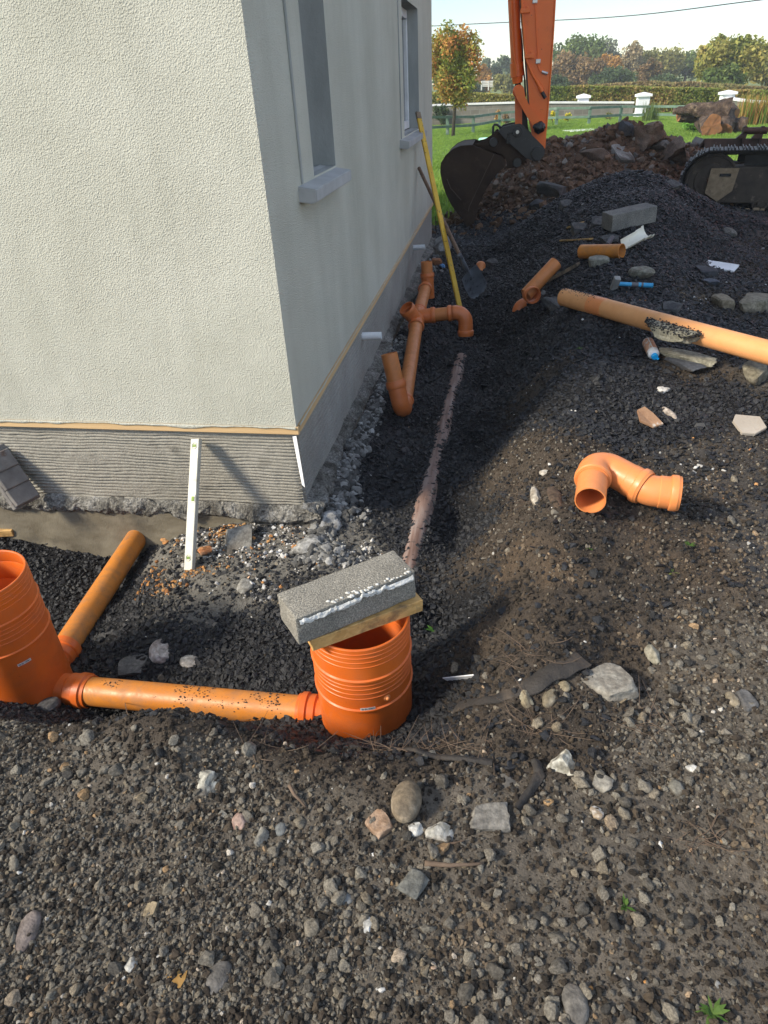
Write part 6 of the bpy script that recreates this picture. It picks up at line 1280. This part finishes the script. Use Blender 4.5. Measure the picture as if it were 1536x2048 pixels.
for (cx_, cy_, n_, sx_, sy_) in ((1030, 1000, 26, 26, 50), (1060, 1310, 40, 60, 30), (820, 1500, 60, 90, 14), (930, 1500, 30, 60, 30), (1080, 1460, 40, 45, 26), (1290, 1450, 26, 36, 26), (540, 1430, 8, 12, 16), (1420, 1680, 24, 40, 20), (520, 1500, 14, 80, 14)):
    for _ in range(n_):
        q = on_ground(cx_ + rs.normal(0, sx_ / 1.6), cy_ + rs.normal(0, sy_ / 1.6)); a = rs.uniform(0, 6.28); L = rs.uniform(0.03, 0.11); d = np.array([math.cos(a), math.sin(a), rs.uniform(-0.1, 0.35)]); bend_ = rs.normal(0, 0.3, 3)
        P = [q + d * L * t_ + bend_ * L * t_ * t_ + np.array([0, 0, 0.004]) for t_ in np.linspace(0, 1, 5)]; gg.append(sweep(P, [0.0011, 0.001, 0.0009, 0.0007, 0.0004], 4))
meta(mobj('root_hairs', joing(*gg), M['root']), 'fine dry roots sticking out of the bank and soil', None, None, 'stuff')
# weeds and a fallen leaf
def weed(label, px, py, n_, h, seed, tint=((0.055, 0.12, 0.02), (0.11, 0.18, 0.04)), flat=0.5):
    rs = np.random.default_rng(seed); g = on_ground(px, py); Vs, Ff, Cs = [], [], []
    for k in range(n_):
        a = rs.uniform(0, 6.28); d = np.array([math.cos(a), math.sin(a), 0]) ; sd = np.array([-d[1], d[0], 0]) * h * rs.uniform(0.08, 0.16); L = h * rs.uniform(0.6, 1.1); k0 = len(Vs); el = rs.uniform(0.2, 1.2) * (1 - flat) + 0.15; c_ = np.array(tint[0]) + (np.array(tint[1]) - np.array(tint[0])) * rs.random()
        for t_, w_ in ((0, 0.35), (0.5, 1.0), (1.0, 0.08)):
            p = g + d * L * t_ * math.cos(el) + np.array([0, 0, L * (math.sin(el) * t_ - 0.25 * t_ * t_) + 0.006]); Vs += [p - sd * w_, p + sd * w_]; Cs += [c_, c_]
        Ff += [(k0, k0 + 1, k0 + 3, k0 + 2), (k0 + 2, k0 + 3, k0 + 5, k0 + 4)]
    meta(mobj('weed', (np.array(Vs), Ff), M['leaf'], None, False, loc=g, cols=np.array(Cs)), label, 'weed')
weed('leafy green weed at the bottom right corner', 1424, 2030, 16, 0.035, 1)
weed('tiny grass sprig in the right foreground soil', 1250, 1816, 7, 0.028, 2, flat=0.0)
weed('small green sprig on the bank right of the bend pair', 1378, 1094, 12, 0.030, 3)
weed('green blade tuft in the trench right of the block', 866, 1264, 6, 0.04, 4, ((0.04, 0.12, 0.02), (0.08, 0.18, 0.03)))
weed('bright little sprig on the bank above the slab', 1180, 1100, 5, 0.02, 5)
weed('low green sprig by the bottle', 1160, 700, 9, 0.035, 6)
weed('yellowish grass wisp at the right edge of the bank', 1345, 1148, 5, 0.03, 7, ((0.16, 0.19, 0.05), (0.25, 0.27, 0.09)))
weed('dead brown leaf lying in the left foreground gravel', 360, 1978, 4, 0.05, 8, ((0.36, 0.19, 0.05), (0.46, 0.27, 0.09)), 1.0)
# concrete coping with stepped faces leaning at the left edge
g = on_y(30, 1005, YW - 0.12); cpz = thing('stepped_concrete_piece', 'dark stepped concrete piece leaning on the plinth at the left edge', 'concrete piece', g)
cc0 = on_y(32, 1015, YW - 0.16); dcp = _n(on_y(-45, 905, YW - 0.10) - on_y(30, 1015, YW - 0.16)); wv = _n(on_y(66, 985, YW - 0.05) - on_y(32, 1018, YW - 0.16)); nv_ = _n(np.cross(dcp, wv)); 
if np.dot(nv_, (0, -1, 0.4)) < 0: nv_ = -nv_
wv = _n(np.cross(nv_, dcp)) * (1 if np.dot(np.cross(nv_, dcp), wv) > 0 else -1)
for k in range(3):
    L_ = 0.092; c_ = cc0 + dcp * (L_ * (k + 0.5)) + wv * 0.062 + nv_ * 0.01
    tiltx = _n(dcp - nv_ * 0.13); nz2 = _n(nv_ + dcp * 0.13); mobj('step', box(c_, (L_ * 1.02, 0.125, 0.034), np.array([tiltx, np.cross(nz2, tiltx), nz2]), 0.004, 0.002, 4), M['coping'], cpz)
mobj('backing', box(cc0 + dcp * 0.15 + wv * 0.066 - nv_ * 0.03, (0.32, 0.14, 0.045), np.array([dcp, np.cross(nv_, dcp), nv_]), 0.004, 0.002, 4), M['coping'], cpz)

# ------------------------------------------------------------------ trees, hedges, walls and fences beyond the lawn
def leaves(P, size, cols, seed):
    """one little folded leaf quad at each point"""
    rs = np.random.default_rng(seed); n = len(P); u = rs.normal(size=(n, 3)); u /= np.linalg.norm(u, axis=1)[:, None]
    v = rs.normal(size=(n, 3)); v -= u * (u * v).sum(1)[:, None]; v /= np.linalg.norm(v, axis=1)[:, None]
    s = size * rs.uniform(0.6, 1.3, n)[:, None]; a = u * s; b = v * s * 0.6
    V = np.stack([P - a, P - b * 0.9, P + a, P + b], 1).reshape(-1, 3); k = np.arange(n)[:, None] * 4 + np.arange(4)[None]
    return V, k, np.repeat(cols, 4, 0)
def blob_points(blobs, n, rs, inner=0.55):
    B = np.array(blobs, float); vol = B[:, 3] * B[:, 4] * B[:, 5]; i = rs.choice(len(B), n, p=vol / vol.sum())
    d = rs.normal(size=(n, 3)); d /= np.linalg.norm(d, axis=1)[:, None]; r = (inner ** 3 + (1 - inner ** 3) * rs.random(n)) ** (1 / 3)
    P = B[i, :3] + d * r[:, None] * B[i, 3:6]; return P, i
def add_leaves(name, P, size, palette, idx, seed, root, nvar=0.35):
    rs = np.random.default_rng(seed); pal = np.array(palette); m = len(pal)
    t_ = np.clip((idx * 0.618 % 1) * 0.6 + 0.4 * rs.random(len(P)) + nvar * fbm(P * 0.5 + seed, 2, seed), 0, 0.999) * (m - 1); k = t_.astype(int); f = (t_ - k)[:, None]
    c_ = pal[k] * (1 - f) + pal[np.minimum(k + 1, m - 1)] * f; c_ = c_ * 1.45 * rs.uniform(0.75, 1.25, (len(P), 1))
    V, Q_, C_ = leaves(P, size, c_, seed + 1)
    o0 = WO[root.name] if root is not None else np.array([*P.mean(0)[:2], P[:, 2].min()])
    me = bpy.data.meshes.new(name); me.vertices.add(len(V)); me.vertices.foreach_set('co', (V - o0).ravel()); me.loops.add(Q_.size); me.loops.foreach_set('vertex_index', Q_.ravel()); me.polygons.add(len(Q_)); me.polygons.foreach_set('loop_start', np.arange(len(Q_)) * 4); me.polygons.foreach_set('loop_total', np.full(len(Q_), 4))
    a = me.color_attributes.new('tint', 'FLOAT_COLOR', 'POINT'); cc = np.ones((len(V), 4), np.float32); cc[:, :3] = C_; a.data.foreach_set('color', cc.ravel()); me.materials.append(M['leaf']); me.update(); me.validate()
    o = link(bpy.data.objects.new(name, me)); WO[o.name] = o0
    if root is not None: o.parent = root
    else: o.location = Vector(o0)
    return o
def crown_blobs(c, rx, ry, rz, n, seed, spread=0.62, r0=0.34):
    rs = np.random.default_rng(seed); B = [(c[0], c[1], c[2], rx * 0.62, ry * 0.62, rz * 0.62)]
    for _ in range(n):
        d = rs.normal(size=3); d /= np.linalg.norm(d); d[2] = d[2] * 0.9; s = rs.uniform(0.75, 1.3) * r0
        B.append((c[0] + d[0] * rx * spread * 1.1, c[1] + d[1] * ry * spread, c[2] + d[2] * rz * spread * 1.1, rx * s, ry * s, rz * s))
    return B
def tree(label, y, px, ptop, pbase, wpx, pal, n, leaf, seed, trunk=0.25, cat='tree', name='tree', low=0.15, inner=0.5, blobs=14, group=None):
    bot = on_y(px, pbase, y); bot[2] = min(bot[2], float(ground_z(bot[0], y))) ; top_ = on_y(px, ptop, y)[2]; k = depth(bot) / F; rx = wpx * k / 2; H_ = top_ - bot[2]
    root = thing(name, label, cat, bot, group); cz = bot[2] + H_ * (0.5 + low / 2); rz = H_ * (1 - low) / 2
    B = crown_blobs((bot[0], y, cz), rx, rx * 0.9, rz, int(blobs * 1.7), seed, 0.70, 0.27); rs = np.random.default_rng(seed + 5); P, i = blob_points(B, int(n * 1.5), rs, inner); P = P + rs.normal(size=P.shape) * 0.07 * rx
    add_leaves('crown', P, leaf * 0.78, pal, i, seed + 9, root)
    tr_ = [sweep([bot - np.array([0, 0, 0.1]), bot + np.array([0.02 * H_, 0, H_ * 0.3]), bot + np.array([-0.01 * H_, 0, H_ * 0.62])], [trunk, trunk * 0.75, trunk * 0.3], 10)]
    for b in B[1:8]:
        s0_ = bot + np.array([0, 0, H_ * rs.uniform(0.25, 0.5)]); e_ = np.array(b[:3]); tr_.append(sweep([s0_, (s0_ + e_) / 2 + np.array([0, 0, 0.05 * H_]), e_], [trunk * 0.4, trunk * 0.25, trunk * 0.1], 6))
    mobj('trunk', joing(*tr_), M['bark'], root, True); return root
G1 = [(0.05, 0.085, 0.022), (0.09, 0.13, 0.035), (0.14, 0.17, 0.05)]; OL = [(0.10, 0.11, 0.035), (0.17, 0.165, 0.05), (0.25, 0.22, 0.07)]
GG = [(0.10, 0.12, 0.075), (0.16, 0.175, 0.12), (0.22, 0.22, 0.15)]; RU = [(0.10, 0.085, 0.035), (0.18, 0.115, 0.055), (0.23, 0.165, 0.08)]; OR = [(0.22, 0.13, 0.03), (0.36, 0.19, 0.05), (0.34, 0.25, 0.07)]; DG = [(0.03, 0.052, 0.022), (0.055, 0.085, 0.032), (0.08, 0.105, 0.04)]; BG = [(0.07, 0.10, 0.06), (0.11, 0.145, 0.085), (0.15, 0.18, 0.10)]; PK = [(0.20, 0.16, 0.09), (0.29, 0.23, 0.13), (0.33, 0.28, 0.17)]; YG = [(0.10, 0.125, 0.025), (0.19, 0.20, 0.045), (0.30, 0.25, 0.07)]
FT = 'trees and bushes beyond the garden wall'
for lab, y, px, pt, pb, wp, pal, n, lf, sd_ in [
    ('tall rounded green tree just right of the excavator arm', 112, 1150, 70, 178, 112, G1, 3600, 0.34, 1001),
    ('airy grey green tree right of the tall rounded green one', 116, 1205, 74, 176, 74, GG, 1300, 0.30, 1011),
    ('slim pinkish tan tree standing alone on the skyline', 108, 1254, 79, 172, 42, PK, 1100, 0.28, 1021),
    ('broad olive tree in the middle of the skyline', 110, 1312, 97, 176, 112, OL, 3200, 0.32, 1031),
    ('dark olive tree right of the broad olive one', 114, 1366, 104, 174, 70, G1, 1800, 0.32, 1041),
    ('russet brown bush close to the excavator arm', 92, 1136, 104, 180, 92, RU, 3000, 0.26, 1051),
    ('orange crowned tree below the airy grey green tree', 96, 1212, 105, 180, 52, OR, 1500, 0.25, 1061),
    ('brown bush between the orange tree and the arm', 90, 1180, 116, 182, 60, RU, 1700, 0.25, 1071),
    ('copper red bush on the field edge below the broad olive tree', 88, 1296, 114, 172, 46, RU, 1500, 0.22, 1081),
    ('dark green bush row left of the copper red bush', 84, 1225, 138, 182, 92, DG, 2400, 0.22, 1091),
    ('low dark hedge bush on the field right of the copper one', 84, 1325, 150, 174, 66, DG, 1400, 0.2, 1101),
    ('leggy olive tree with a tall side crown on the right', 62, 1412, 68, 178, 58, YG, 2200, 0.2, 1111),
    ('big yellow green tree at the right of the skyline', 60, 1456, 77, 182, 124, YG, 5600, 0.2, 1121),
    ('grey olive tree at the right edge of the photo', 66, 1528, 92, 186, 92, OL, 3600, 0.22, 1131),
    ('bright leafy bush in front of the big yellow green tree', 57, 1440, 130, 182, 84, G1, 2200, 0.17, 1141),
    ('brown green bush right of the arm above the hedge', 80, 1110, 150, 182, 52, DG, 1200, 0.2, 1151),
    ('distant blue green tree left of the excavator cylinder', 130, 1003, 111, 150, 42, BG, 1200, 0.36, 1161),
    ('yellow green bush left of the excavator cylinder', 95, 1008, 138, 178, 44, OL, 1300, 0.24, 1171),
    ('orange yellow bush behind the autumn tree', 100, 966, 126, 164, 36, OR, 1200, 0.24, 1181),
    ('distant grey green tree beside the autumn tree', 128, 972, 117, 150, 26, BG, 700, 0.34, 1191),
    ('dark hedge bush behind the autumn tree', 98, 942, 158, 182, 50, DG, 1300, 0.24, 1201),
    ('far bushy tree seen between house and autumn tree', 105, 885, 120, 178, 46, G1, 1500, 0.3, 1211)]:
    tree(lab, y, px, pt, pb, wp, pal, n, lf, sd_, 0.22, group=None, cat='tree' if 'bush' not in lab else 'bush', name='tree' if 'bush' not in lab else 'bush', low=0.1 if 'bush' in lab else 0.2)
AU = [(0.10, 0.14, 0.025), (0.17, 0.20, 0.035), (0.26, 0.21, 0.045), (0.38, 0.19, 0.05), (0.40, 0.14, 0.05)]
tree('young autumn tree with orange and green leaves beside the house', 31.5, 906, 30, 246, 104, AU, 7000, 0.085, 1301, 0.075, low=0.20, inner=0.15, blobs=20)
for lab, y, px, pt, pb, wp, pal, n, lf, sd_ in [('green bush under the autumn tree by the house', 40.5, 882, 205, 238, 34, DG, 900, 0.07, 1401), ('yellow flowering shrub left of the second fence post', 37.5, 1104, 222, 246, 13, [(0.16, 0.22, 0.03), (0.55, 0.45, 0.03), (0.75, 0.62, 0.05)], 350, 0.05, 1411), ('yellow flowering shrub between the fence posts', 38.5, 1135, 224, 246, 14, [(0.16, 0.22, 0.03), (0.55, 0.45, 0.03), (0.75, 0.62, 0.05)], 380, 0.05, 1421), ('small orange leaved shrub against the garden wall', 39.5, 995, 214, 244, 12, OR, 220, 0.06, 1431), ('red brown shrub behind the left fence rails', 38, 1012, 226, 246, 20, RU, 300, 0.06, 1441), ('leafy green plant at the foot of the log pile', 29, 1385, 240, 262, 56, [(0.07, 0.16, 0.02), (0.12, 0.25, 0.04), (0.18, 0.30, 0.06)], 1600, 0.05, 1451), ('brownish shrub before the wall near the white pier', 39, 1215, 218, 248, 16, OL, 260, 0.06, 1461)]:
    tree(lab, y, px, pt, pb, wp, pal, n, lf, sd_, 0.02, cat='shrub', name='shrub', low=0.05, blobs=8)
for lab, px0, px1, ptop, pb, y, cols_, n in [('tall grass clump with orange stalks at the right edge', 1470, 1536, 205, 262, 31, [(0.12, 0.22, 0.03), (0.2, 0.32, 0.05), (0.45, 0.26, 0.08)], 900), ('tall grass tuft at the foot of the fence before the white pier', 1285, 1312, 212, 250, 36, [(0.10, 0.17, 0.04), (0.16, 0.22, 0.06)], 240)]:
    rs = np.random.default_rng(int(px0)); Vs, Ff, Cs = [], [], []; a0_ = on_y(px0, pb, y); a1_ = on_y(px1, pb, y); hh = on_y(px0, ptop, y)[2] - a0_[2]; zg_ = float(ground_z(a0_[0], y))
    for k in range(n):
        p = a0_ + (a1_ - a0_) * rs.random() + np.array([0, rs.uniform(-0.5, 0.5), 0]); p[2] = zg_; L = hh * rs.uniform(0.4, 1.15); b = rs.uniform(0, 6.28); ln = rs.uniform(0.02, 0.35) * L; k0 = len(Vs); sd2 = np.array([-math.sin(b), math.cos(b), 0]) * 0.012; q = p + np.array([math.cos(b) * ln, math.sin(b) * ln, L]); mid = (p + q) / 2 + np.array([0, 0, 0.1 * L]); c_ = np.array(cols_[min(len(cols_) - 1, int(rs.random() ** (1.0 if L < 0.8 * hh else 0.4) * len(cols_)))])
        Vs += [p - sd2, p + sd2, mid + sd2, mid - sd2, q]; Cs += [c_] * 5; Ff += [(k0, k0 + 1, k0 + 2, k0 + 3), (k0 + 3, k0 + 2, k0 + 4)]
    meta(mobj('tall_grass', (np.array(Vs), Ff), M['leaf'], None, False, cols=np.array(Cs)), lab, 'grass clump')
# hedges
def hedge(label, pts, thick, pal, dens, leaf, seed):
    """pts: (px, ptop, y) along the hedge; from the ground up to ptop"""
    rs = np.random.default_rng(seed); Ps = []
    T_ = [on_y(px, pt, y) for px, pt, y in pts]
    for a, b in zip(T_[:-1], T_[1:]):
        L = np.linalg.norm((b - a)[:2]); n = int(L * dens); t_ = rs.random(n); X_ = a + (b - a) * t_[:, None]; zb = ground_z(X_[:, 0], X_[:, 1]); face = rs.random(n); h = rs.random(n) ** 0.8
        top_ = face < 0.35; zz_ = np.where(top_, 1 - 0.05 * rs.random(n), h); dd__ = np.where(top_, rs.uniform(-0.5, 0.5, n), -0.5 + 0.12 * rs.random(n)) * thick
        nrm2 = _n(np.array([-(b - a)[1], (b - a)[0], 0])); lump = 0.16 * fbm2(X_[:, 0], X_[:, 1] + 3 * zz_, 0.9, 3, seed)
        Ps.append(np.stack([X_[:, 0] + nrm2[0] * (dd__ + lump), X_[:, 1] + nrm2[1] * (dd__ + lump), zb + (X_[:, 2] - zb) * zz_ + lump * 0.5], -1))
    P = np.concatenate(Ps); o = add_leaves('hedge', P, leaf, pal, rs.integers(0, 50, len(P)), seed, None, 0.8)
    core = []
    for a, b in zip(T_[:-1], T_[1:]):
        za = float(ground_z(a[0], a[1])); core.append(beam(np.array([a[0], a[1], (za + a[2]) / 2 - 0.08]), np.array([b[0], b[1], (za + b[2]) / 2 - 0.08]), thick * 0.62, a[2] - za - 0.2, bev=0))
    c_ = mobj('branches', joing(*core), M['bark'], None); c_.parent = o; c_.location = Vector(WO[c_.name] - WO[o.name])
    return meta(o, label, 'hedge')
HG = [(0.075, 0.105, 0.018), (0.13, 0.165, 0.03), (0.22, 0.20, 0.05), (0.24, 0.15, 0.06)]
hedge('long clipped green hedge behind the white garden piers', [(1088, 176, 46), (1180, 172, 45.5), (1300, 174, 45), (1420, 178, 44), (1560, 184, 43)], 1.3, HG, 1300, 0.085, 1501)
hedge('lower yellowish hedge behind the garden wall at left', [(840, 186, 47), (930, 186, 47), (1040, 189, 47), (1090, 186, 46.4)], 1.0, YG + [(0.18, 0.16, 0.06)], 800, 0.09, 1511)
hedge('brown hedge top showing above the clipped green hedge', [(1190, 169, 56), (1280, 164, 56), (1380, 165, 55), (1480, 171, 54), (1560, 176, 54)], 1.2, [(0.14, 0.10, 0.045), (0.20, 0.15, 0.07), (0.20, 0.19, 0.07)], 500, 0.10, 1521)
# garden wall of concrete blocks with pale coping, and white piers
t = NT('garden_blockwork'); br = t.n('ShaderNodeTexBrick'); mpn = t.n('ShaderNodeMapping'); mpn.inputs['Rotation'].default_value = (R(90), 0, 0); t.l(t.src, mpn.inputs['Vector']); t.l(mpn.outputs['Vector'], br.inputs['Vector'])
br.inputs['Color1'].default_value = (0.15, 0.135, 0.11, 1); br.inputs['Color2'].default_value = (0.21, 0.19, 0.16, 1); br.inputs['Mortar'].default_value = (0.25, 0.24, 0.21, 1); br.inputs['Scale'].default_value = 1.0; br.inputs['Brick Width'].default_value = 0.46; br.inputs['Row Height'].default_value = 0.23; br.inputs['Mortar Size'].default_value = 0.012
c = t.mix(t.ramp(t.noise(1.3, 5), [(0.4, (0, 0, 0)), (0.7, (0.7,) * 3)]), br.outputs['Color'], (0.13, 0.125, 0.105)); t.l(c, t.b.inputs['Base Color']); t.b.inputs['Roughness'].default_value = 0.9; M['blockwork'] = t.m
def gwall(label, segs):
    a0_ = on_y(*segs[0]); root = thing('garden_wall', label, 'wall', (a0_[0], a0_[1], -0.4)); bs, cs = [], []
    T_ = [on_y(*s) for s in segs]
    for a, b in zip(T_[:-1], T_[1:]):
        zg_ = -0.5; lo_a = np.array([a[0], a[1], (a[2] - 0.09 + zg_) / 2]); lo_b = np.array([b[0], b[1], (b[2] - 0.09 + zg_) / 2]); d = _n((b - a) * np.array([1, 1, 0])); nr = np.array([-d[1], d[0], 0]) * 0.1
        V_ = [a - nr, b - nr, b + nr, a + nr]; V8 = [np.array([v[0], v[1], zg_]) for v in V_] + [v - np.array([0, 0, 0.09]) for v in V_]; bs.append((np.array(V8), [(0, 1, 5, 4), (1, 2, 6, 5), (2, 3, 7, 6), (3, 0, 4, 7), (4, 5, 6, 7)]))
        cs.append(beam(a - np.array([0, 0, 0.044]), b - np.array([0, 0, 0.044]), 0.30, 0.088, bev=0.01))
    mobj('blockwork', joing(*bs), M['blockwork'], root); mobj('coping', joing(*cs), M['cap'], root); return root
gwall('grey block garden wall with white coping along the back of the lawn', [(820, 210, 41), (940, 206, 41), (1040, 203, 41), (1268, 203, 41)])
gwall('curved block garden wall right of the last white pier', [(1456, 194, 39), (1490, 199, 37.5), (1530, 202, 36), (1600, 208, 33.5)])
def pier(label, y, pxl, pxr, ptop, pbase):
    a_ = on_y(pxl, pbase, y); b_ = on_y(pxr, pbase, y); wd = np.linalg.norm((b_ - a_)[:2]); zt = on_y((pxl + pxr) / 2, ptop, y)[2]; zb_ = -0.45; c_ = (a_ + b_) / 2
    root = thing('gate_pier', label, 'pier', (c_[0], y, zb_)); hb = zt - zb_
    mobj('shaft', joing(box((c_[0], y, zb_ + hb * 0.42), (wd * 0.86, wd * 0.86, hb * 0.84), bev=0.012), box((c_[0], y, zb_ + 0.12), (wd * 1.06, wd * 1.06, 0.24), bev=0.03)), M['pier'], root)
    z1 = zb_ + hb * 0.84; h_ = wd * 0.55; cap = np.array([[-h_, -h_, 0], [h_, -h_, 0], [h_, h_, 0], [-h_, h_, 0], [-h_, -h_, hb * 0.09], [h_, -h_, hb * 0.09], [h_, h_, hb * 0.09], [-h_, h_, hb * 0.09], [0, 0, hb * 0.17]]) + np.array([c_[0], y, z1 + 0.002])
    mobj('cap', (cap, [(3, 2, 1, 0), (0, 1, 5, 4), (1, 2, 6, 5), (2, 3, 7, 6), (3, 0, 4, 7), (4, 5, 8), (5, 6, 8), (6, 7, 8), (7, 4, 8)]), M['pier'], root)
pier('white pier rising from the block garden wall, left of the other two', 41.6, 1150, 1174, 188, 244)
pier('white pier with pyramid cap standing at the end of the garden wall', 40.6, 1266, 1293, 185, 246)
pier('white pier behind the log pile', 39.2, 1430, 1458, 181, 246)
# green post and rail fence
PB = [(895, 271, 231), (946, 266, 231), (998, 255, 224), (1052, 252, 219), (1112, 253, 214), (1177, 251, 213), (1239, 246, 211), (1303, 243, 211), (1372, 246, 211)]
fn = thing('post_and_rail_fence', 'green post and rail fence crossing the lawn before the garden wall', 'fence', on_z(1112, 253, -0.35)); tops = []
for px, pb, pt in PB:
    b_ = on_z(px, pb, -0.36); b_[2] = float(ground_z(b_[0], b_[1])) - 0.05; t_ = on_y(px - (880 - px) / 2900 * (pb - pt) * -1, pt, b_[1]); t_ = np.array([b_[0], b_[1], t_[2]]); tops.append((b_, t_)); mobj('post', beam(b_, t_, 0.13, 0.11, up=(0, 1, 0), bev=0.008), M['fence'], fn)
e0_ = tops[0]; lft = (e0_[0] + (e0_[0] - tops[1][0]), e0_[1] + (e0_[1] - tops[1][1])); allp = [lft] + tops
for (b0, t0), (b1, t1) in zip(allp[:-1], allp[1:]):
    for fz in (0.93, 0.48):
        a_ = b0 + (t0 - b0) * fz - np.array([0, 0.075, 0]); c_ = b1 + (t1 - b1) * fz - np.array([0, 0.075, 0]); mobj('rail', beam(a_, c_, 0.04, 0.095, bev=0.004), M['fence'], fn)
# pile of old logs
def lz(u, v, y): return on_y(1300 + u / 6.508, 160 + v / 6.508, y)
def log(label, pts, y, rads, seed, ends=True, cutlab=None):
    P = [lz(u, v, y + dy) for u, v, dy in pts]; Q_, Rr = [], []
    for (a, b), (ra, rb_) in zip(zip(P[:-1], P[1:]), zip(rads[:-1], rads[1:])):
        for k in range(8): Q_.append(a + (b - a) * k / 8); Rr.append(ra + (rb_ - ra) * k / 8)
    Q_.append(P[-1]); Rr.append(rads[-1]); V, Fc = sweep(Q_, Rr, 26, cap=False); nrm2 = fbm(V * 2.2, 4, seed)[:, None]; cen_ = np.repeat(np.array(Q_), 26, 0); V = cen_ + (V - cen_) * (1 + 0.55 * nrm2 + 0.35 * fbm(V * 6, 4, seed + 4)[:, None]) + 0.08 * np.stack([fbm(V * 3 + k * 7, 3, seed + k) for k in range(3)], -1)
    root = thing('log', label, 'log', [*np.mean(P, axis=0)[:2], -0.35]); mobj('bark', (V, Fc), M['logbark'], root, True)
    for e, k in ((0, 0), (len(Q_) - 1, -1)):
        ring = V[e * 26:(e + 1) * 26]; c_ = ring.mean(0); mobj('cut_end', (np.concatenate([ring, [c_]]), [(k2, (k2 + 1) % 26, 26) for k2 in range(26)]), M['logcut'], root)
    return root
log('long gnarled log lying on top of the log pile', [(300, 410, 0.3), (560, 390, 0.1), (800, 400, 0), (1050, 390, -0.2)], 27.5, [0.08, 0.19, 0.28, 0.36], 1)
log('log with an orange sawn end facing the viewer in the pile', [(800, 600, -0.9), (690, 540, 0.5)], 27.3, [0.30, 0.27], 2)
log('dark split log standing between the others in the pile', [(960, 660, -0.5), (1000, 480, 0.3)], 27.2, [0.26, 0.3], 3)
log('dark log at the right end of the pile', [(1060, 590, 0), (1250, 600, -0.2)], 27.4, [0.24, 0.28], 4)
log('short dark log at the left end under the long one', [(380, 465, 0), (640, 500, 0.2)], 27.9, [0.17, 0.2], 5)
log('stubby root end sticking out right of the pile', [(1020, 400, 0.5), (1130, 440, 0.2)], 27.6, [0.22, 0.14], 6)
# pale boards and a drum on the lawn, field gate, overhead cable
a_ = on_z(1133, 263, -0.33); b_ = on_z(1213, 258, -0.33); meta(mobj('pale_board', beam(a_, b_, 0.9, 0.05, bev=0.01), M['board'], None, loc=a_), 'pale flat board lying on the lawn behind the brown heap', 'board')
g = on_y(973, 292, 14.0); g[2] = float(ground_z(g[0], 14.0)) if False else on_y(973, 280, 16)[2]; g = on_y(974, 282, 16.0); zg_ = float(ground_z(g[0], 16.0)); dm = thing('plastic_drum', 'mint green plastic drum on the grass behind the digger bucket', 'drum', (g[0], 16.0, zg_))
hd = max(0.25, g[2] - zg_ + 0.06); autosmooth(mobj('drum', lathe([(0.001, 0), (0.17, 0), (0.18, 0.02), (0.18, hd * 0.45), (0.188, hd * 0.5), (0.18, hd * 0.55), (0.18, hd - 0.03), (0.165, hd), (0.001, hd)], (g[0], 16.0, zg_), 32), M['mint'], dm), 40)
gt = thing('field_gate', 'pale five barred gate far off beside the dark hedge bush', 'gate', on_y(977, 174, 96))
gl, gr_ = on_y(963, 173, 96), on_y(991, 173, 96); gh = on_y(977, 161, 96)[2] - gl[2]
for k in range(4): mobj('bar', beam(gl + np.array([0, 0, gh * (k + 0.3) / 3.6]), gr_ + np.array([0, 0, gh * (k + 0.3) / 3.6]), 0.06, 0.12, bev=0), M['farfence'], gt)
for p in (gl, gr_, (gl + gr_) / 2): mobj('upright', beam(p - np.array([0, 0, 0.4]), p + np.array([0, 0, gh]), 0.14, 0.14, up=(0, 1, 0), bev=0), M['farfence'], gt)
w0, w1, w2 = on_y(945, 48, 60), on_y(1240, 33, 52), on_y(1536, -2, 44)
dd_ = _n(w0 - w1); e_l = w0 + dd_ * 26; e_r = w2 + _n(w2 - w1) * 14; cable = thing('overhead_cable', 'thin dark overhead cable sagging across the sky', 'cable', (e_r[0], e_r[1], -0.4))
bz = [e_l, w0, w1, w2, e_r]; CP_ = []
for k in range(len(bz) - 1):
    p0_, p1_, p2_, p3_ = bz[max(k - 1, 0)], bz[k], bz[k + 1], bz[min(k + 2, len(bz) - 1)]
    for t_ in np.linspace(0, 1, 8, endpoint=False): CP_.append(0.5 * ((2 * p1_) + (-p0_ + p2_) * t_ + (2 * p0_ - 5 * p1_ + 4 * p2_ - p3_) * t_ ** 2 + (-p0_ + 3 * p1_ - 3 * p2_ + p3_) * t_ ** 3))
CP_.append(bz[-1]); mobj('wire', sweep(CP_, 0.028, 6), M['wire'], cable)
mobj('pole', sweep([np.array([e_r[0], e_r[1], -0.5]), e_r + np.array([0, 0, 0.4])], [0.14, 0.1], 12), M['oldwood'], cable)
mobj('pole', sweep([np.array([e_l[0], e_l[1], -0.5]), e_l + np.array([0, 0, 0.4])], [0.14, 0.1], 12), M['oldwood'], cable)

# ------------------------------------------------------------------ thin autumn haze over the fields
hz = box((0, 80, 24), (400, 330, 53.4)); hm_ = bpy.data.materials.new('haze'); hm_.use_nodes = True; hn = hm_.node_tree; hn.nodes.clear()
ho = hn.nodes.new('ShaderNodeOutputMaterial'); pv = hn.nodes.new('ShaderNodeVolumePrincipled'); pv.inputs['Color'].default_value = (0.93, 0.96, 1.0, 1); pv.inputs['Density'].default_value = 0.0012; hn.links.new(pv.outputs[0], ho.inputs['Volume'])
meta(mobj('haze', hz, hm_), 'thin pale haze over the fields', None, None, 'stuff')
